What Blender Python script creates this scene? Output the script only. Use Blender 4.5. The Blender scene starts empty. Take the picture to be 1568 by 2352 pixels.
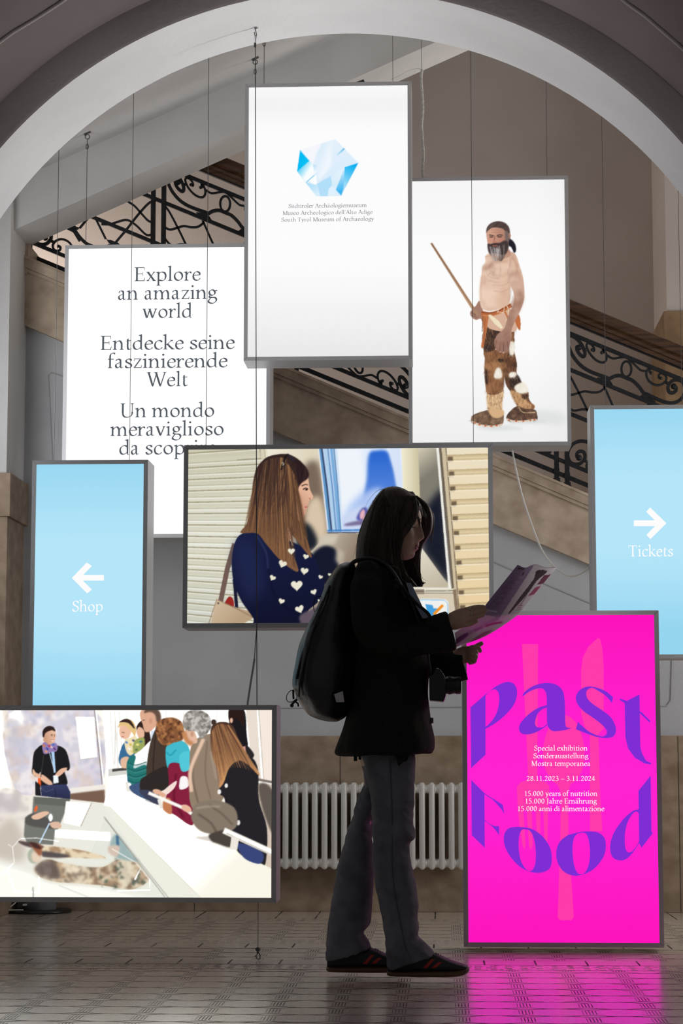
import bpy, bmesh, math, random
import numpy as np
from mathutils import Vector, Matrix

random.seed(7)
scene = bpy.context.scene
C = scene.collection

# ------------------------------------------------------------------ camera, world, lights, exposure
IMG_W, IMG_H = 1568.0, 2352.0
FPX = 4900.0                      # focal length in picture pixels
EYE = 0.75                        # the photographer crouches
def _n(v):
    v = np.array(v, float); return v / np.linalg.norm(v)
VPX, VPY = 1016.0, 1741.0         # where the depth axis of the hall vanishes
EY = _n((VPX - IMG_W / 2, IMG_H / 2 - VPY, FPX))
_s = -0.0055
_z = np.array((_s, 1.0, 0.0)); EZ = _n(_z - EY * _z.dot(EY))
EX = np.cross(EY, EZ); EX = EX if EX[0] > 0 else -EX
cam_data = bpy.data.cameras.new('camera')
cam = bpy.data.objects.new('camera', cam_data); C.objects.link(cam)
cam_data.sensor_fit = 'VERTICAL'; cam_data.sensor_height = 36.0
cam_data.lens = FPX / IMG_H * 36.0
cam_data.clip_start = 0.05; cam_data.clip_end = 100
_r = Vector((EX[0], EY[0], EZ[0])); _u = Vector((EX[1], EY[1], EZ[1])); _f = Vector((EX[2], EY[2], EZ[2]))
cam.matrix_world = Matrix(((_r.x, _u.x, -_f.x, 0), (_r.y, _u.y, -_f.y, 0), (_r.z, _u.z, -_f.z, EYE), (0, 0, 0, 1)))
scene.camera = cam

scene.view_settings.view_transform = 'Standard'
scene.view_settings.look = 'None'
scene.view_settings.exposure = 0.0
scene.view_settings.gamma = 1.0
scene.view_settings.use_curve_mapping = False
scene.cycles.max_bounces = 8
scene.cycles.diffuse_bounces = 4
scene.cycles.use_denoising = True
scene.cycles.sample_clamp_indirect = 4.0

world = bpy.data.worlds.new('hall_daylight'); scene.world = world
world.use_nodes = True
world.node_tree.nodes['Background'].inputs[0].default_value = (0.93, 0.96, 1.0, 1)
world.node_tree.nodes['Background'].inputs[1].default_value = 0.14

def area(name, loc, target, sx, sy, power, col):
    l = bpy.data.lights.new(name, 'AREA'); l.shape = 'RECTANGLE'; l.size = sx; l.size_y = sy
    l.energy = power; l.color = col
    o = bpy.data.objects.new(name, l); C.objects.link(o); o.location = loc
    d = Vector(target) - Vector(loc); o.rotation_euler = d.to_track_quat('-Z', 'Y').to_euler()
    return o
area('stair_fill_right', (3.9, 11.5, 3.0), (-0.5, 11.9, 2.0), 1.2, 1.8, 95, (1.0, 0.93, 0.87))  # added fill lamp that brightens the stairwell, no window is built
area('stair_fill_left', (-2.9, 11.6, 3.1), (0.5, 11.9, 2.6), 0.8, 1.2, 34, (1.0, 0.90, 0.82))  # second added lamp, lifts the wall behind the railing from the left
# added fill lamps out of frame: two beside the bay, two under the soffit
o = area('bay_fill_right', (3.5, 9.0, 1.6), (-0.6, 10.6, 2.4), 1.4, 1.6, 25, (0.97, 0.97, 1.0)); o.data.spread = math.radians(120)
o = area('bay_fill_left', (-2.36, 8.85, 2.2), (-0.6, 10.6, 2.4), 0.5, 1.6, 11.5, (0.97, 0.97, 1.0)); o.data.spread = math.radians(120)
o = area('soffit_fill_right', (1.12, 7.97, 0.25), (-0.50, 8.03, 3.6), 0.2, 0.2, 5.4, (1.0, 0.99, 0.98)); o.data.spread = math.radians(54)
o = area('soffit_fill_left', (-1.86, 7.97, 0.25), (-0.25, 8.03, 3.6), 0.2, 0.2, 4.2, (1.0, 0.99, 0.98)); o.data.spread = math.radians(54)

# ------------------------------------------------------------------ picture geometry
def ray(px, py):
    d = np.array((px - IMG_W / 2, IMG_H / 2 - py, FPX))
    return np.array((d.dot(EX), d.dot(EY), d.dot(EZ)))
def P(px, py, Y):
    """world point seen at picture position (px, py) on the plane at depth Y"""
    w = ray(px, py); t = Y / w[1]
    return Vector((w[0] * t, Y, EYE + w[2] * t))
def G(px, py):
    """world point on the floor"""
    w = ray(px, py); t = -EYE / w[2]
    return Vector((w[0] * t, w[1] * t, 0.0))
def project(X, Y, Z):
    Z = Z - EYE
    cx = EX[0] * X + EY[0] * Y + EZ[0] * Z
    cy = EX[1] * X + EY[1] * Y + EZ[1] * Z
    cz = EX[2] * X + EY[2] * Y + EZ[2] * Z
    return IMG_W / 2 + FPX * cx / cz, IMG_H / 2 - FPX * cy / cz

# ------------------------------------------------------------------ materials
def lin(c):
    return tuple(((x / 255.0) / 12.92 if x / 255.0 <= 0.04045 else ((x / 255.0 + 0.055) / 1.055) ** 2.4) for x in c)
def principled(name, base, rough=0.6, metal=0.0, spec=0.5, coat=0.0):
    m = bpy.data.materials.new(name); m.use_nodes = True
    b = m.node_tree.nodes['Principled BSDF']
    b.inputs['Base Color'].default_value = (*base, 1); b.inputs['Roughness'].default_value = rough
    b.inputs['Metallic'].default_value = metal; b.inputs['Specular IOR Level'].default_value = spec
    b.inputs['Coat Weight'].default_value = coat
    return m
def N(m, t, **kw):
    n = m.node_tree.nodes.new(t)
    for k, v in kw.items(): setattr(n, k, v)
    return n
def L(m, a, b): m.node_tree.links.new(a, b)
def noisy(name, c1, c2, scale=5.0, rough=0.7, bump=0.0, bscale=60.0, detail=5.0, spec=0.3, stretch=(1, 1, 1), lo=0.35, hi=0.65):
    m = principled(name, c1, rough, spec=spec)
    b = m.node_tree.nodes['Principled BSDF']
    tc = N(m, 'ShaderNodeTexCoord'); mp = N(m, 'ShaderNodeMapping'); mp.inputs['Scale'].default_value = stretch
    L(m, tc.outputs['Object'], mp.inputs['Vector'])
    nz = N(m, 'ShaderNodeTexNoise'); nz.inputs['Scale'].default_value = scale; nz.inputs['Detail'].default_value = detail
    L(m, mp.outputs[0], nz.inputs['Vector'])
    cr = N(m, 'ShaderNodeValToRGB'); cr.color_ramp.elements[0].position = lo; cr.color_ramp.elements[1].position = hi
    cr.color_ramp.elements[0].color = (*c1, 1); cr.color_ramp.elements[1].color = (*c2, 1)
    L(m, nz.outputs['Fac'], cr.inputs[0]); L(m, cr.outputs[0], b.inputs['Base Color'])
    if bump:
        n2 = N(m, 'ShaderNodeTexNoise'); n2.inputs['Scale'].default_value = bscale; n2.inputs['Detail'].default_value = 4
        L(m, mp.outputs[0], n2.inputs['Vector'])
        bp = N(m, 'ShaderNodeBump'); bp.inputs['Strength'].default_value = bump; bp.inputs['Distance'].default_value = 0.01
        L(m, n2.outputs['Fac'], bp.inputs['Height']); L(m, bp.outputs[0], b.inputs['Normal'])
    return m
def glow(name, srgb, strength=1.0):
    m = bpy.data.materials.new(name); m.use_nodes = True
    nt = m.node_tree; nt.nodes.clear()
    e = nt.nodes.new('ShaderNodeEmission'); e.inputs[0].default_value = (*lin(srgb), 1); e.inputs[1].default_value = strength
    o = nt.nodes.new('ShaderNodeOutputMaterial'); nt.links.new(e.outputs[0], o.inputs[0])
    return m
def glow_print(name, strength=1.0):
    """back-lit print: the colours of the print are stored on the mesh"""
    m = glow(name, (255, 255, 255), strength)
    a = N(m, 'ShaderNodeVertexColor'); a.layer_name = 'print'
    L(m, a.outputs[0], m.node_tree.nodes['Emission'].inputs[0])
    return m

# ------------------------------------------------------------------ mesh helpers
def link(name, me, mat=None, parent=None, smooth=False, loc=None):
    o = bpy.data.objects.new(name, me); C.objects.link(o)
    if mat is not None: me.materials.append(mat)
    if smooth:
        me.polygons.foreach_set('use_smooth', [True] * len(me.polygons))
    if parent is not None:
        o.parent = parent
        o.matrix_parent_inverse = Matrix.Translation(parent.location).inverted()
    return o
class MB:
    """collects vertices and faces for one mesh"""
    def __init__(s): s.v = []; s.f = []
    def add(s, vs, fs):
        k = len(s.v); s.v += [tuple(x) for x in vs]; s.f += [tuple(i + k for i in f) for f in fs]
    def box(s, x0, x1, y0, y1, z0, z1):
        s.add([(x0, y0, z0), (x1, y0, z0), (x1, y1, z0), (x0, y1, z0), (x0, y0, z1), (x1, y0, z1), (x1, y1, z1), (x0, y1, z1)],
              [(0, 3, 2, 1), (4, 5, 6, 7), (0, 1, 5, 4), (1, 2, 6, 5), (2, 3, 7, 6), (3, 0, 4, 7)])
    def prism(s, front, dvec):
        """polygon FRONT (seen counter-clockwise) pulled along dvec"""
        n = len(front); d = Vector(dvec)
        s.add([Vector(p) for p in front] + [Vector(p) + d for p in front],
              [tuple(range(n)), tuple(range(2 * n - 1, n - 1, -1))] + [(i, i + n, (i + 1) % n + n, (i + 1) % n) for i in range(n)])
    def tube(s, pts, r, n=8, closed=False, flat=None, caps=True):
        pts = [Vector(p) for p in pts]; m = len(pts)
        if m < 2: return
        rs = r if isinstance(r, (list, tuple)) else [r] * m
        up = None; rings = []
        for i, p in enumerate(pts):
            a = pts[(i - 1) % m] if (closed or i > 0) else p
            b = pts[(i + 1) % m] if (closed or i < m - 1) else p
            t = (b - a)
            t = t.normalized() if t.length > 1e-9 else Vector((0, 0, 1))
            if flat is not None:
                side = Vector((0, 1, 0)); w = t.cross(side)
                w = w.normalized() if w.length > 1e-6 else Vector((1, 0, 0))
                ring = [p + w * (rs[i] * math.cos(q)) + side * (flat * math.sin(q)) for q in [2 * math.pi * (k + .5) / n for k in range(n)]]
            else:
                if up is None:
                    up = Vector((0, 0, 1)) if abs(t.z) < 0.9 else Vector((1, 0, 0))
                x = t.cross(up)
                if x.length < 1e-6: x = t.cross(Vector((0.3, 1, 0.2)))
                x.normalize(); y = x.cross(t).normalized(); up = y
                ring = [p + x * (rs[i] * math.cos(q)) + y * (rs[i] * math.sin(q)) for q in [2 * math.pi * k / n for k in range(n)]]
            rings.append(ring)
        vs = [v for g in rings for v in g]; fs = []
        for i in range(m if closed else m - 1):
            j = (i + 1) % m
            for k in range(n):
                l = (k + 1) % n
                fs.append((i * n + k, i * n + l, j * n + l, j * n + k))
        if caps and not closed:
            fs.append(tuple(range(n - 1, -1, -1))); fs.append(tuple((m - 1) * n + k for k in range(n)))
        s.add(vs, fs)
    def lathe(s, cx, cy, prof, n=32):
        vs = []; m = len(prof)
        for r, z in prof:
            for k in range(n):
                a = 2 * math.pi * k / n; vs.append((cx + r * math.cos(a), cy + r * math.sin(a), z))
        fs = []
        for i in range(m - 1):
            for k in range(n):
                l = (k + 1) % n; fs.append((i * n + k, i * n + l, (i + 1) * n + l, (i + 1) * n + k))
        fs.append(tuple(range(n - 1, -1, -1))); fs.append(tuple((m - 1) * n + k for k in range(n)))
        s.add(vs, fs)
    def ball(s, c, r, nu=14, nv=9, sc=(1, 1, 1)):
        vs = []; fs = []
        for i in range(nv + 1):
            th = math.pi * i / nv
            for k in range(nu):
                ph = 2 * math.pi * k / nu
                vs.append((c[0] + r * sc[0] * math.sin(th) * math.cos(ph), c[1] + r * sc[1] * math.sin(th) * math.sin(ph), c[2] + r * sc[2] * math.cos(th)))
        for i in range(nv):
            for k in range(nu):
                l = (k + 1) % nu; fs.append((i * nu + k, (i + 1) * nu + k, (i + 1) * nu + l, i * nu + l))
        s.add(vs, fs)
    def build(s, name, mat=None, parent=None, smooth=False, fix=True, bevel=0.0):
        me = bpy.data.meshes.new(name); me.from_pydata(s.v, [], s.f); me.update()
        if fix or bevel:
            bm = bmesh.new(); bm.from_mesh(me)
            if bevel:
                bmesh.ops.remove_doubles(bm, verts=bm.verts, dist=1e-6)
                bmesh.ops.bevel(bm, geom=bm.edges[:], offset=bevel, segments=2, affect='EDGES', profile=0.6)
            bmesh.ops.recalc_face_normals(bm, faces=bm.faces[:])
            bm.to_mesh(me); bm.free()
        return link(name, me, mat, parent, smooth)
def tag(o, label=None, cat=None, group=None, kind=None):
    if label: o['label'] = label
    if cat: o['category'] = cat
    if group: o['group'] = group
    if kind: o['kind'] = kind
    return o
def thing(name, label, cat, loc=(0, 0, 0), group=None):
    o = bpy.data.objects.new(name, None); C.objects.link(o); o.location = loc; o.empty_display_size = 0.05
    return tag(o, label, cat, group)
def catmull(pts, n=8, closed=False):
    pts = [np.array(p, float) for p in pts]; m = len(pts); out = []
    rng = range(m) if closed else range(m - 1)
    for i in rng:
        p0 = pts[(i - 1) % m] if (closed or i > 0) else 2 * pts[i] - pts[i + 1]
        p1 = pts[i]; p2 = pts[(i + 1) % m]
        p3 = pts[(i + 2) % m] if (closed or i + 2 < m) else 2 * p2 - p1
        for k in range(n):
            t = k / n
            out.append(0.5 * ((2 * p1) + (-p0 + p2) * t + (2 * p0 - 5 * p1 + 4 * p2 - p3) * t * t + (-p0 + 3 * p1 - 3 * p2 + p3) * t ** 3))
    if not closed: out.append(pts[-1])
    return out

# ------------------------------------------------------------------ the setting
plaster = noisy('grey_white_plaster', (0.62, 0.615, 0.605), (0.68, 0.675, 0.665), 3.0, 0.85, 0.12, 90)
soffit_m = noisy('arch_white_plaster', (0.74, 0.74, 0.75), (0.80, 0.80, 0.81), 2.5, 0.85, 0.12, 70)
beige_m = noisy('beige_stairwell_plaster', (0.52, 0.46, 0.42), (0.56, 0.50, 0.455), 2.0, 0.9, 0.1, 80)
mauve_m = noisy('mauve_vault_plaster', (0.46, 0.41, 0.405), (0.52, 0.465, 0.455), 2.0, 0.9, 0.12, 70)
vault_shade_m = noisy('shaded_mauve_plaster', (0.23, 0.195, 0.19), (0.27, 0.23, 0.225), 2.0, 0.9, 0.12, 70)  # the band's mauve again, with the vault's shade put into the colour
string_m = noisy('pale_brown_limestone', (0.36, 0.275, 0.20), (0.58, 0.47, 0.36), 11.0, 0.5, 0.08, 120, 9.0, lo=0.3, hi=0.72)
stone_m = noisy('brown_limestone', (0.22, 0.155, 0.10), (0.37, 0.28, 0.20), 11.0, 0.55, 0.08, 120, 9.0, stretch=(1, 1, 1.2), lo=0.3, hi=0.72)
joint_m = principled('stone_joint', (0.06, 0.045, 0.035), 0.8)

Y_AF, Y_AB = 7.75, 8.25           # the arched wall: front and back face
Y_BF, Y_BK = 10.30, 10.65         # stair beam front, back wall
Y_ST = 12.3                       # far wall of the stairwell
XL = -2.115                       # left wall

# floor, patterned cement tiles
def floor_material():
    m = principled('patterned_cement_tiles', (0.4, 0.38, 0.35), 0.33, spec=0.5)
    b = m.node_tree.nodes['Principled BSDF']
    tc = N(m, 'ShaderNodeTexCoord'); sp = N(m, 'ShaderNodeSeparateXYZ'); L(m, tc.outputs['Object'], sp.inputs[0])
    X, Y = sp.outputs[0], sp.outputs[1]
    def M(op, a, c=None, c2=None):
        n = N(m, 'ShaderNodeMath', operation=op)
        for i, v in enumerate((a, c, c2)):
            if v is None: continue
            if isinstance(v, (int, float)): n.inputs[i].default_value = v
            else: L(m, v, n.inputs[i])
        return n.outputs[0]
    TX, TY = 0.188, 0.182
    u = M('FRACT', M('DIVIDE', M('ADD', X, 18.8 - 0.055), TX))      # 0..1 across a tile
    v = M('FRACT', M('DIVIDE', M('SUBTRACT', Y, 6.0235 - 1.82), TY))
    cu = M('ABSOLUTE', M('SUBTRACT', u, 0.5))                       # 0.5 on the column line
    vm = M('MINIMUM', v, M('SUBTRACT', 1.0, v))                     # 0 on the joint between two rows
    # spindles on the joints where the columns cross, their outline drawn darker
    sp_ = M('POWER', M('MINIMUM', 1.0, M('MAXIMUM', 0.0, M('MULTIPLY', M('SUBTRACT', cu, 0.06), 2.3))), 1.6)
    half = M('MULTIPLY', sp_, 0.17)
    l1 = M('LESS_THAN', M('ABSOLUTE', M('SUBTRACT', vm, half)), 0.030)
    fill = M('MULTIPLY', M('LESS_THAN', vm, half), 0.30)
    l2 = M('MAXIMUM', fill, M('MULTIPLY', M('LESS_THAN', vm, 0.013), 0.4))
    # upright bars on the columns
    near = M('GREATER_THAN', cu, 0.39)
    bars = M('LESS_THAN', M('FRACT', M('ADD', M('MULTIPLY', u, 19.0), 0.2)), 0.30)
    mid = M('GREATER_THAN', vm, 0.24)
    bars = M('MULTIPLY', M('MULTIPLY', bars, near), mid)
    tips = M('MULTIPLY', M('GREATER_THAN', cu, 0.30), M('MULTIPLY', M('GREATER_THAN', vm, 0.20), 0.10))
    # bands (a row of ornament) at set depths, plain rows beside them
    def band(y0, y1): return M('MULTIPLY', M('GREATER_THAN', Y, y0), M('LESS_THAN', Y, y1))
    b1 = M('MAXIMUM', band(7.74, 7.93), M('MAXIMUM', band(8.80, 8.99), band(10.0, 10.17)))
    pl = M('MAXIMUM', band(7.93, 8.11), M('MAXIMUM', band(8.62, 8.80), band(10.17, 10.7)))
    key = M('MULTIPLY', M('LESS_THAN', M('FRACT', M('MULTIPLY', X, 18.0)), 0.42), M('LESS_THAN', M('FRACT', M('MULTIPLY', Y, 15.0)), 0.6))
    vor = N(m, 'ShaderNodeTexVoronoi'); vor.inputs['Scale'].default_value = 42.0
    L(m, tc.outputs['Object'], vor.inputs['Vector'])
    blot = M('LESS_THAN', vor.outputs['Distance'], 0.33)
    edge = M('MAXIMUM', M('LESS_THAN', M('ABSOLUTE', M('SUBTRACT', Y, 7.74)), 0.006), M('LESS_THAN', M('ABSOLUTE', M('SUBTRACT', Y, 7.93)), 0.006))
    joint = M('MULTIPLY', pl, M('LESS_THAN', M('ABSOLUTE', M('SUBTRACT', u, 0.5)), 0.018))
    free = M('SUBTRACT', 1.0, M('MAXIMUM', b1, pl))
    fieldline = M('MULTIPLY', free, M('MAXIMUM', M('MAXIMUM', l1, l2), M('MAXIMUM', bars, tips)))
    bandline = M('MULTIPLY', b1, M('MAXIMUM', M('MULTIPLY', key, 0.6), M('MULTIPLY', blot, 0.75)))
    dark = M('MAXIMUM', M('MAXIMUM', fieldline, bandline), M('MAXIMUM', edge, joint))
    # speckle
    sv = N(m, 'ShaderNodeTexVoronoi'); sv.inputs['Scale'].default_value = 120.0
    L(m, tc.outputs['Object'], sv.inputs['Vector'])
    speck = M('MULTIPLY', M('LESS_THAN', sv.outputs['Distance'], 0.24), 0.5)
    dark = M('MAXIMUM', dark, M('MULTIPLY', speck, M('SUBTRACT', 1.0, b1)))
    nz = N(m, 'ShaderNodeTexNoise'); nz.inputs['Scale'].default_value = 4.0
    L(m, tc.outputs['Object'], nz.inputs['Vector'])
    dark = M('MULTIPLY', dark, M('MINIMUM', 1.0, M('ADD', 0.5, M('MULTIPLY', nz.outputs['Fac'], 0.9))))
    mix = N(m, 'ShaderNodeMix', data_type='RGBA')
    L(m, dark, mix.inputs['Factor'])
    mix.inputs['A'].default_value = (0.78, 0.675, 0.565, 1); mix.inputs['B'].default_value = (0.035, 0.028, 0.026, 1)
    L(m, mix.outputs['Result'], b.inputs['Base Color'])
    L(m, M('ADD', 0.27, M('MULTIPLY', dark, 0.3)), b.inputs['Roughness'])
    L(m, M('SUBTRACT', 1.0, M('MULTIPLY', dark, 0.95)), b.inputs['Specular IOR Level'])
    L(m, M('MULTIPLY', 1.0, M('SUBTRACT', 1.0, M('MINIMUM', 1.0, M('MULTIPLY', dark, 1.3)))), b.inputs['Coat Weight']); b.inputs['Coat Roughness'].default_value = 0.20; b.inputs['Coat IOR'].default_value = 1.6
    bp = N(m, 'ShaderNodeBump'); bp.inputs['Strength'].default_value = 0.12; bp.inputs['Distance'].default_value = 0.004
    n2 = N(m, 'ShaderNodeTexNoise'); n2.inputs['Scale'].default_value = 26.0
    L(m, tc.outputs['Object'], n2.inputs['Vector'])
    L(m, M('SUBTRACT', n2.outputs['Fac'], M('MULTIPLY', dark, 0.3)), bp.inputs['Height']); L(m, bp.outputs[0], b.inputs['Normal'])
    return m
f = MB(); f.box(-5, 5, 2.5, 12.4, -0.1, 0.0)
tag(f.build('floor', floor_material()), 'beige patterned cement tile floor with dark scrolling lines', 'floor', kind='structure')

# back wall under the stairs (plaster), its top cut along the string
string_px_top = [(-300, 430), (2000, 1417)]             # upper edge of the stone string (picture line, on the wall plane)
def str_top(px): return 581 + (px - 45) * 0.4235
def str_bot(px): return 742 + (px - 45) * 0.4235
bw = MB()
a0, a1 = P(20, str_bot(20) - 20, Y_BK), P(2100, str_bot(2100) - 20, Y_BK)
bw.prism([(-2.4, Y_BK, 0), (a1.x, Y_BK, 0), (a1.x, Y_BK, a1.z), (a0.x, Y_BK, a0.z), (-2.4, Y_BK, a0.z + 0.18)], (0, 0.25, 0))
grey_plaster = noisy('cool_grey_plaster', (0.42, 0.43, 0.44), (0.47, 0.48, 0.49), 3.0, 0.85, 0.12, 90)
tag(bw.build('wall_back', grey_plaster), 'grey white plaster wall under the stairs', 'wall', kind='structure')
# raised outline moulding on the back wall
ml = MB()
q = [P(x, y, Y_BK - 0.002) for x, y in [(128, 1500), (122, 1080), (111, 862), (118, 856), (150, 866), (620, 1066), (1136, 1292), (1356, 1386), (1540, 1466), (1544, 1480), (1540, 1608), (1530, 1622), (1200, 1623), (640, 1626), (140, 1628), (129, 1616)]]
ml.tube(q, 0.0035, 6, closed=True)
tag(ml.build('trim_1', noisy('moulding_shadow_grey', (0.34, 0.345, 0.35), (0.38, 0.385, 0.39), 4, 0.85)), 'thin incised outline running round the plaster wall under the stairs', 'moulding', kind='structure')
# stone wainscot
zw = P(800, 1690, Y_BK - 0.03).z
ws = MB(); ws.box(-2.4, 2.6, Y_BK - 0.03, Y_BK + 0.01, 0, zw)
wso = tag(ws.build('baseboard_back', stone_m, bevel=0.004), 'brown limestone wainscot along the foot of the back wall', 'wainscot', kind='structure')
jm = MB()
for px in (-160, 131, 448, 781, 1100, 1400, 1560):
    p = P(px, 1900, Y_BK - 0.031); jm.box(p.x - 0.0015, p.x + 0.0015, Y_BK - 0.0315, Y_BK - 0.028, 0.002, zw - 0.004)
jm.build('joint', joint_m, wso)
# stone string of the lower flight with its moulded top
st = MB()
def sline(px, off, Y): return P(px, str_top(px) + off, Y)
L0, R0 = 46, 1800
st.prism([sline(L0, 161, Y_BK - 0.05), sline(R0, 161, Y_BK - 0.05), sline(R0, 34, Y_BK - 0.05), sline(L0, 34, Y_BK - 0.05)], (0, 0.30, 0))
st.prism([sline(L0, 36, Y_BK - 0.064), sline(R0, 36, Y_BK - 0.064), sline(R0, 28, Y_BK - 0.064), sline(L0, 28, Y_BK - 0.064)], (0, 0.30, 0))
st.prism([sline(L0, 27, Y_BK - 0.072), sline(R0, 27, Y_BK - 0.072), sline(R0, 6, Y_BK - 0.085), sline(L0, 6, Y_BK - 0.085)], (0, 0.32, 0))
st.prism([sline(L0, 6, Y_BK - 0.09), sline(R0, 6, Y_BK - 0.09), sline(R0, 0, Y_BK - 0.085), sline(L0, 0, Y_BK - 0.085)], (0, 0.33, 0))
st.prism([P(44, 578, Y_BK - 0.06), P(45, 620, Y_BK - 0.06), P(62, 630, Y_BK - 0.06), P(66, 560, Y_BK - 0.06), P(52, 556, Y_BK - 0.06)], (0, 0.3, 0))
tag(st.build('trim_2', string_m), 'brown limestone stair string sloping down to the right under the railing', 'stair string', kind='structure')
# left pier with its stone dado
YP = 10.22
wl = MB(); wl.box(-4.0, XL, YP, Y_BK + 0.1, 0, 4.2)
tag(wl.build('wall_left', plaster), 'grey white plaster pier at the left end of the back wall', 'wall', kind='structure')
zt = P(40, 1113, Y_BK).z; zb = P(40, 1209, Y_BK).z
ld = MB(); ld.box(-4.0, XL + 0.012, YP - 0.012, Y_BK - 0.031, 0, zb)
ld.box(-4.0, XL + 0.026, YP - 0.026, Y_BK - 0.002, zb, zt)
tag(ld.build('baseboard_left', stone_m, bevel=0.003), 'tall brown limestone dado with a square cap on the left pier', 'dado', kind='structure')
# beam under the upper flight and the sloping ceiling of the bay
def beam_b(px): return 332 - 0.4455 * (px - 472)
def beam_t(px): return 220 - 0.4455 * (px - 472)
bm_ = MB()
A, B = P(-60, beam_b(-60), Y_BF), P(1250, beam_b(1250), Y_BF)
A2, B2 = P(-60, beam_t(-60), Y_BF), P(1250, beam_t(1250), Y_BF)
bm_.prism([A, B, B2 + Vector((0, 0, 0.05)), A2 + Vector((0, 0, 0.05))], (0, Y_BK - Y_BF, 0))
tag(bm_.build('trim_3', plaster), 'pale plaster beam of the upper stair flight rising to the right', 'stair beam', kind='structure')
slope = (B2.z - A2.z) / (B2.x - A2.x)
def ceil_z(X): return A2.z + slope * (X - A2.x)
cl = MB(); x0, x1 = -3.2, 2.9
cl.prism([(x0, Y_AB, ceil_z(x0)), (x1, Y_AB, ceil_z(x1)), (x1, Y_AB, ceil_z(x1) + 0.15), (x0, Y_AB, ceil_z(x0) + 0.15)], (0, Y_BF - Y_AB + 0.01, 0))
tag(cl.build('ceiling', plaster), 'sloping plaster underside of the upper stair flight', 'ceiling', kind='structure')
# stairwell
sw = MB(); sw.box(-3.2, 4.4, Y_ST, Y_ST + 0.1, 0, 6.6)
tag(sw.build('wall_stairwell', beige_m), 'dim beige plaster wall behind the stair railing', 'wall', kind='structure')
sl = MB(); sl.box(-3.3, -3.2, Y_BK, Y_ST + 0.1, 0, 6.6); sl.box(4.4, 4.5, Y_BK, Y_ST + 0.1, 0, 6.6); sl.box(-3.3, 4.5, Y_BK, Y_ST + 0.1, 6.6, 6.7)
tag(sl.build('wall_stairwell_sides', beige_m), 'beige side walls of the stairwell', 'wall', kind='structure')
pr = P(1529, 600, 11.6)
pl_ = MB(); pl_.box(pr.x, pr.x + 1.2, 11.6, Y_ST, 0, 6.6)
tag(pl_.build('wall_right', beige_m), 'pale beige pier at the right end of the stairwell', 'wall', kind='structure')
pd = MB(); pd.box(pr.x - 0.02, pr.x + 1.2, 11.58, Y_ST - 0.01, 0, P(1550, 714, 11.58).z)
tag(pd.build('baseboard_right', noisy('ochre_limestone', (0.20, 0.125, 0.065), (0.29, 0.19, 0.105), 9, 0.6), bevel=0.004), 'ochre stone dado on the pier at the right', 'dado', kind='structure')

# arched wall: soffit, front face, reveal moulding, vault
def arch_circle(cpx, cpy, rpx, Y):
    c = P(cpx, cpy, Y); e = P(cpx + rpx, cpy, Y); return c.x, c.z, (e - c).length
bx, bz, br = arch_circle(790, 1010, 972, Y_AB)
fx, fz, fr = arch_circle(773, 972, 1039, Y_AF)
na = 96
def arc_pts(cx, cz, r, Y, lo=-0.02, hi=1.02):
    return [Vector((cx - r * math.cos(math.pi * (lo + (hi - lo) * i / na)), Y, cz + r * math.sin(math.pi * (lo + (hi - lo) * i / na)))) for i in range(na + 1)]
fp, bp_ = arc_pts(fx, fz, fr, Y_AF), arc_pts(bx, bz, br, Y_AB)
def skin(rows, name, mat, label, cat, smooth=True):
    m = MB(); n = len(rows[0]); vs = [p for r in rows for p in r]; fs = []
    for i in range(len(rows) - 1):
        for k in range(n - 1): fs.append((i * n + k, i * n + k + 1, (i + 1) * n + k + 1, (i + 1) * n + k))
    m.add(vs, fs)
    o = m.build(name, mat, smooth=smooth)
    return tag(o, label, cat, kind='structure')
foot = lambda p: Vector((p.x, p.y, 0))
def with_feet(r): return [foot(r[0])] + r + [foot(r[-1])]
rows = [with_feet([fp[i].lerp(bp_[i], t) for i in range(na + 1)]) for t in (0, .25, .5, .75, 1)]
skin(rows, 'trim_4', soffit_m, 'pale plaster soffit of the wide round arch', 'arch')
# back face of the arched wall
big = with_feet([Vector((bx - 5.5 * math.cos(math.pi * (-0.02 + 1.04 * i / na)), Y_AB, bz + 4.4 * max(0, math.sin(math.pi * (-0.02 + 1.04 * i / na))))) for i in range(na + 1)])
skin([with_feet(bp_), big], 'wall_arch_back', plaster, 'rear face of the arched wall', 'wall', False)
# front: stepped archivolts, then the hall vault towards the camera
r1 = [with_feet(arc_pts(fx, fz, fr, Y_AF)), with_feet(arc_pts(fx, fz, fr + 0.012, Y_AF - 0.006)), with_feet(arc_pts(fx, fz, fr + 0.115, Y_AF - 0.012))]
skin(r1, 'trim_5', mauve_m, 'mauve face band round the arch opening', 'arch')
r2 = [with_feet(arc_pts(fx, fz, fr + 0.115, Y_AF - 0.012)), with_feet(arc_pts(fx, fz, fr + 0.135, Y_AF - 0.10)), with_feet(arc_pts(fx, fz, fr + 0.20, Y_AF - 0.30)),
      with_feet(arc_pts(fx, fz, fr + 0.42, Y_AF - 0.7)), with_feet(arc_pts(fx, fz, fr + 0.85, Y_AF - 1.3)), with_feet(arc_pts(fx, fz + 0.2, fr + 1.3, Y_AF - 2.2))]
skin(r2, 'trim_6', vault_shade_m, 'mauve vault of the hall in front of the arch, shade painted in', 'vault')
gl = MB()
rp = [(Y_AF - .012, fr + .115, fz), (Y_AF - .10, fr + .135, fz), (Y_AF - .30, fr + .20, fz), (Y_AF - .7, fr + .42, fz), (Y_AF - 1.3, fr + .85, fz), (Y_AF - 2.2, fr + 1.3, fz + .2)]
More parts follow.
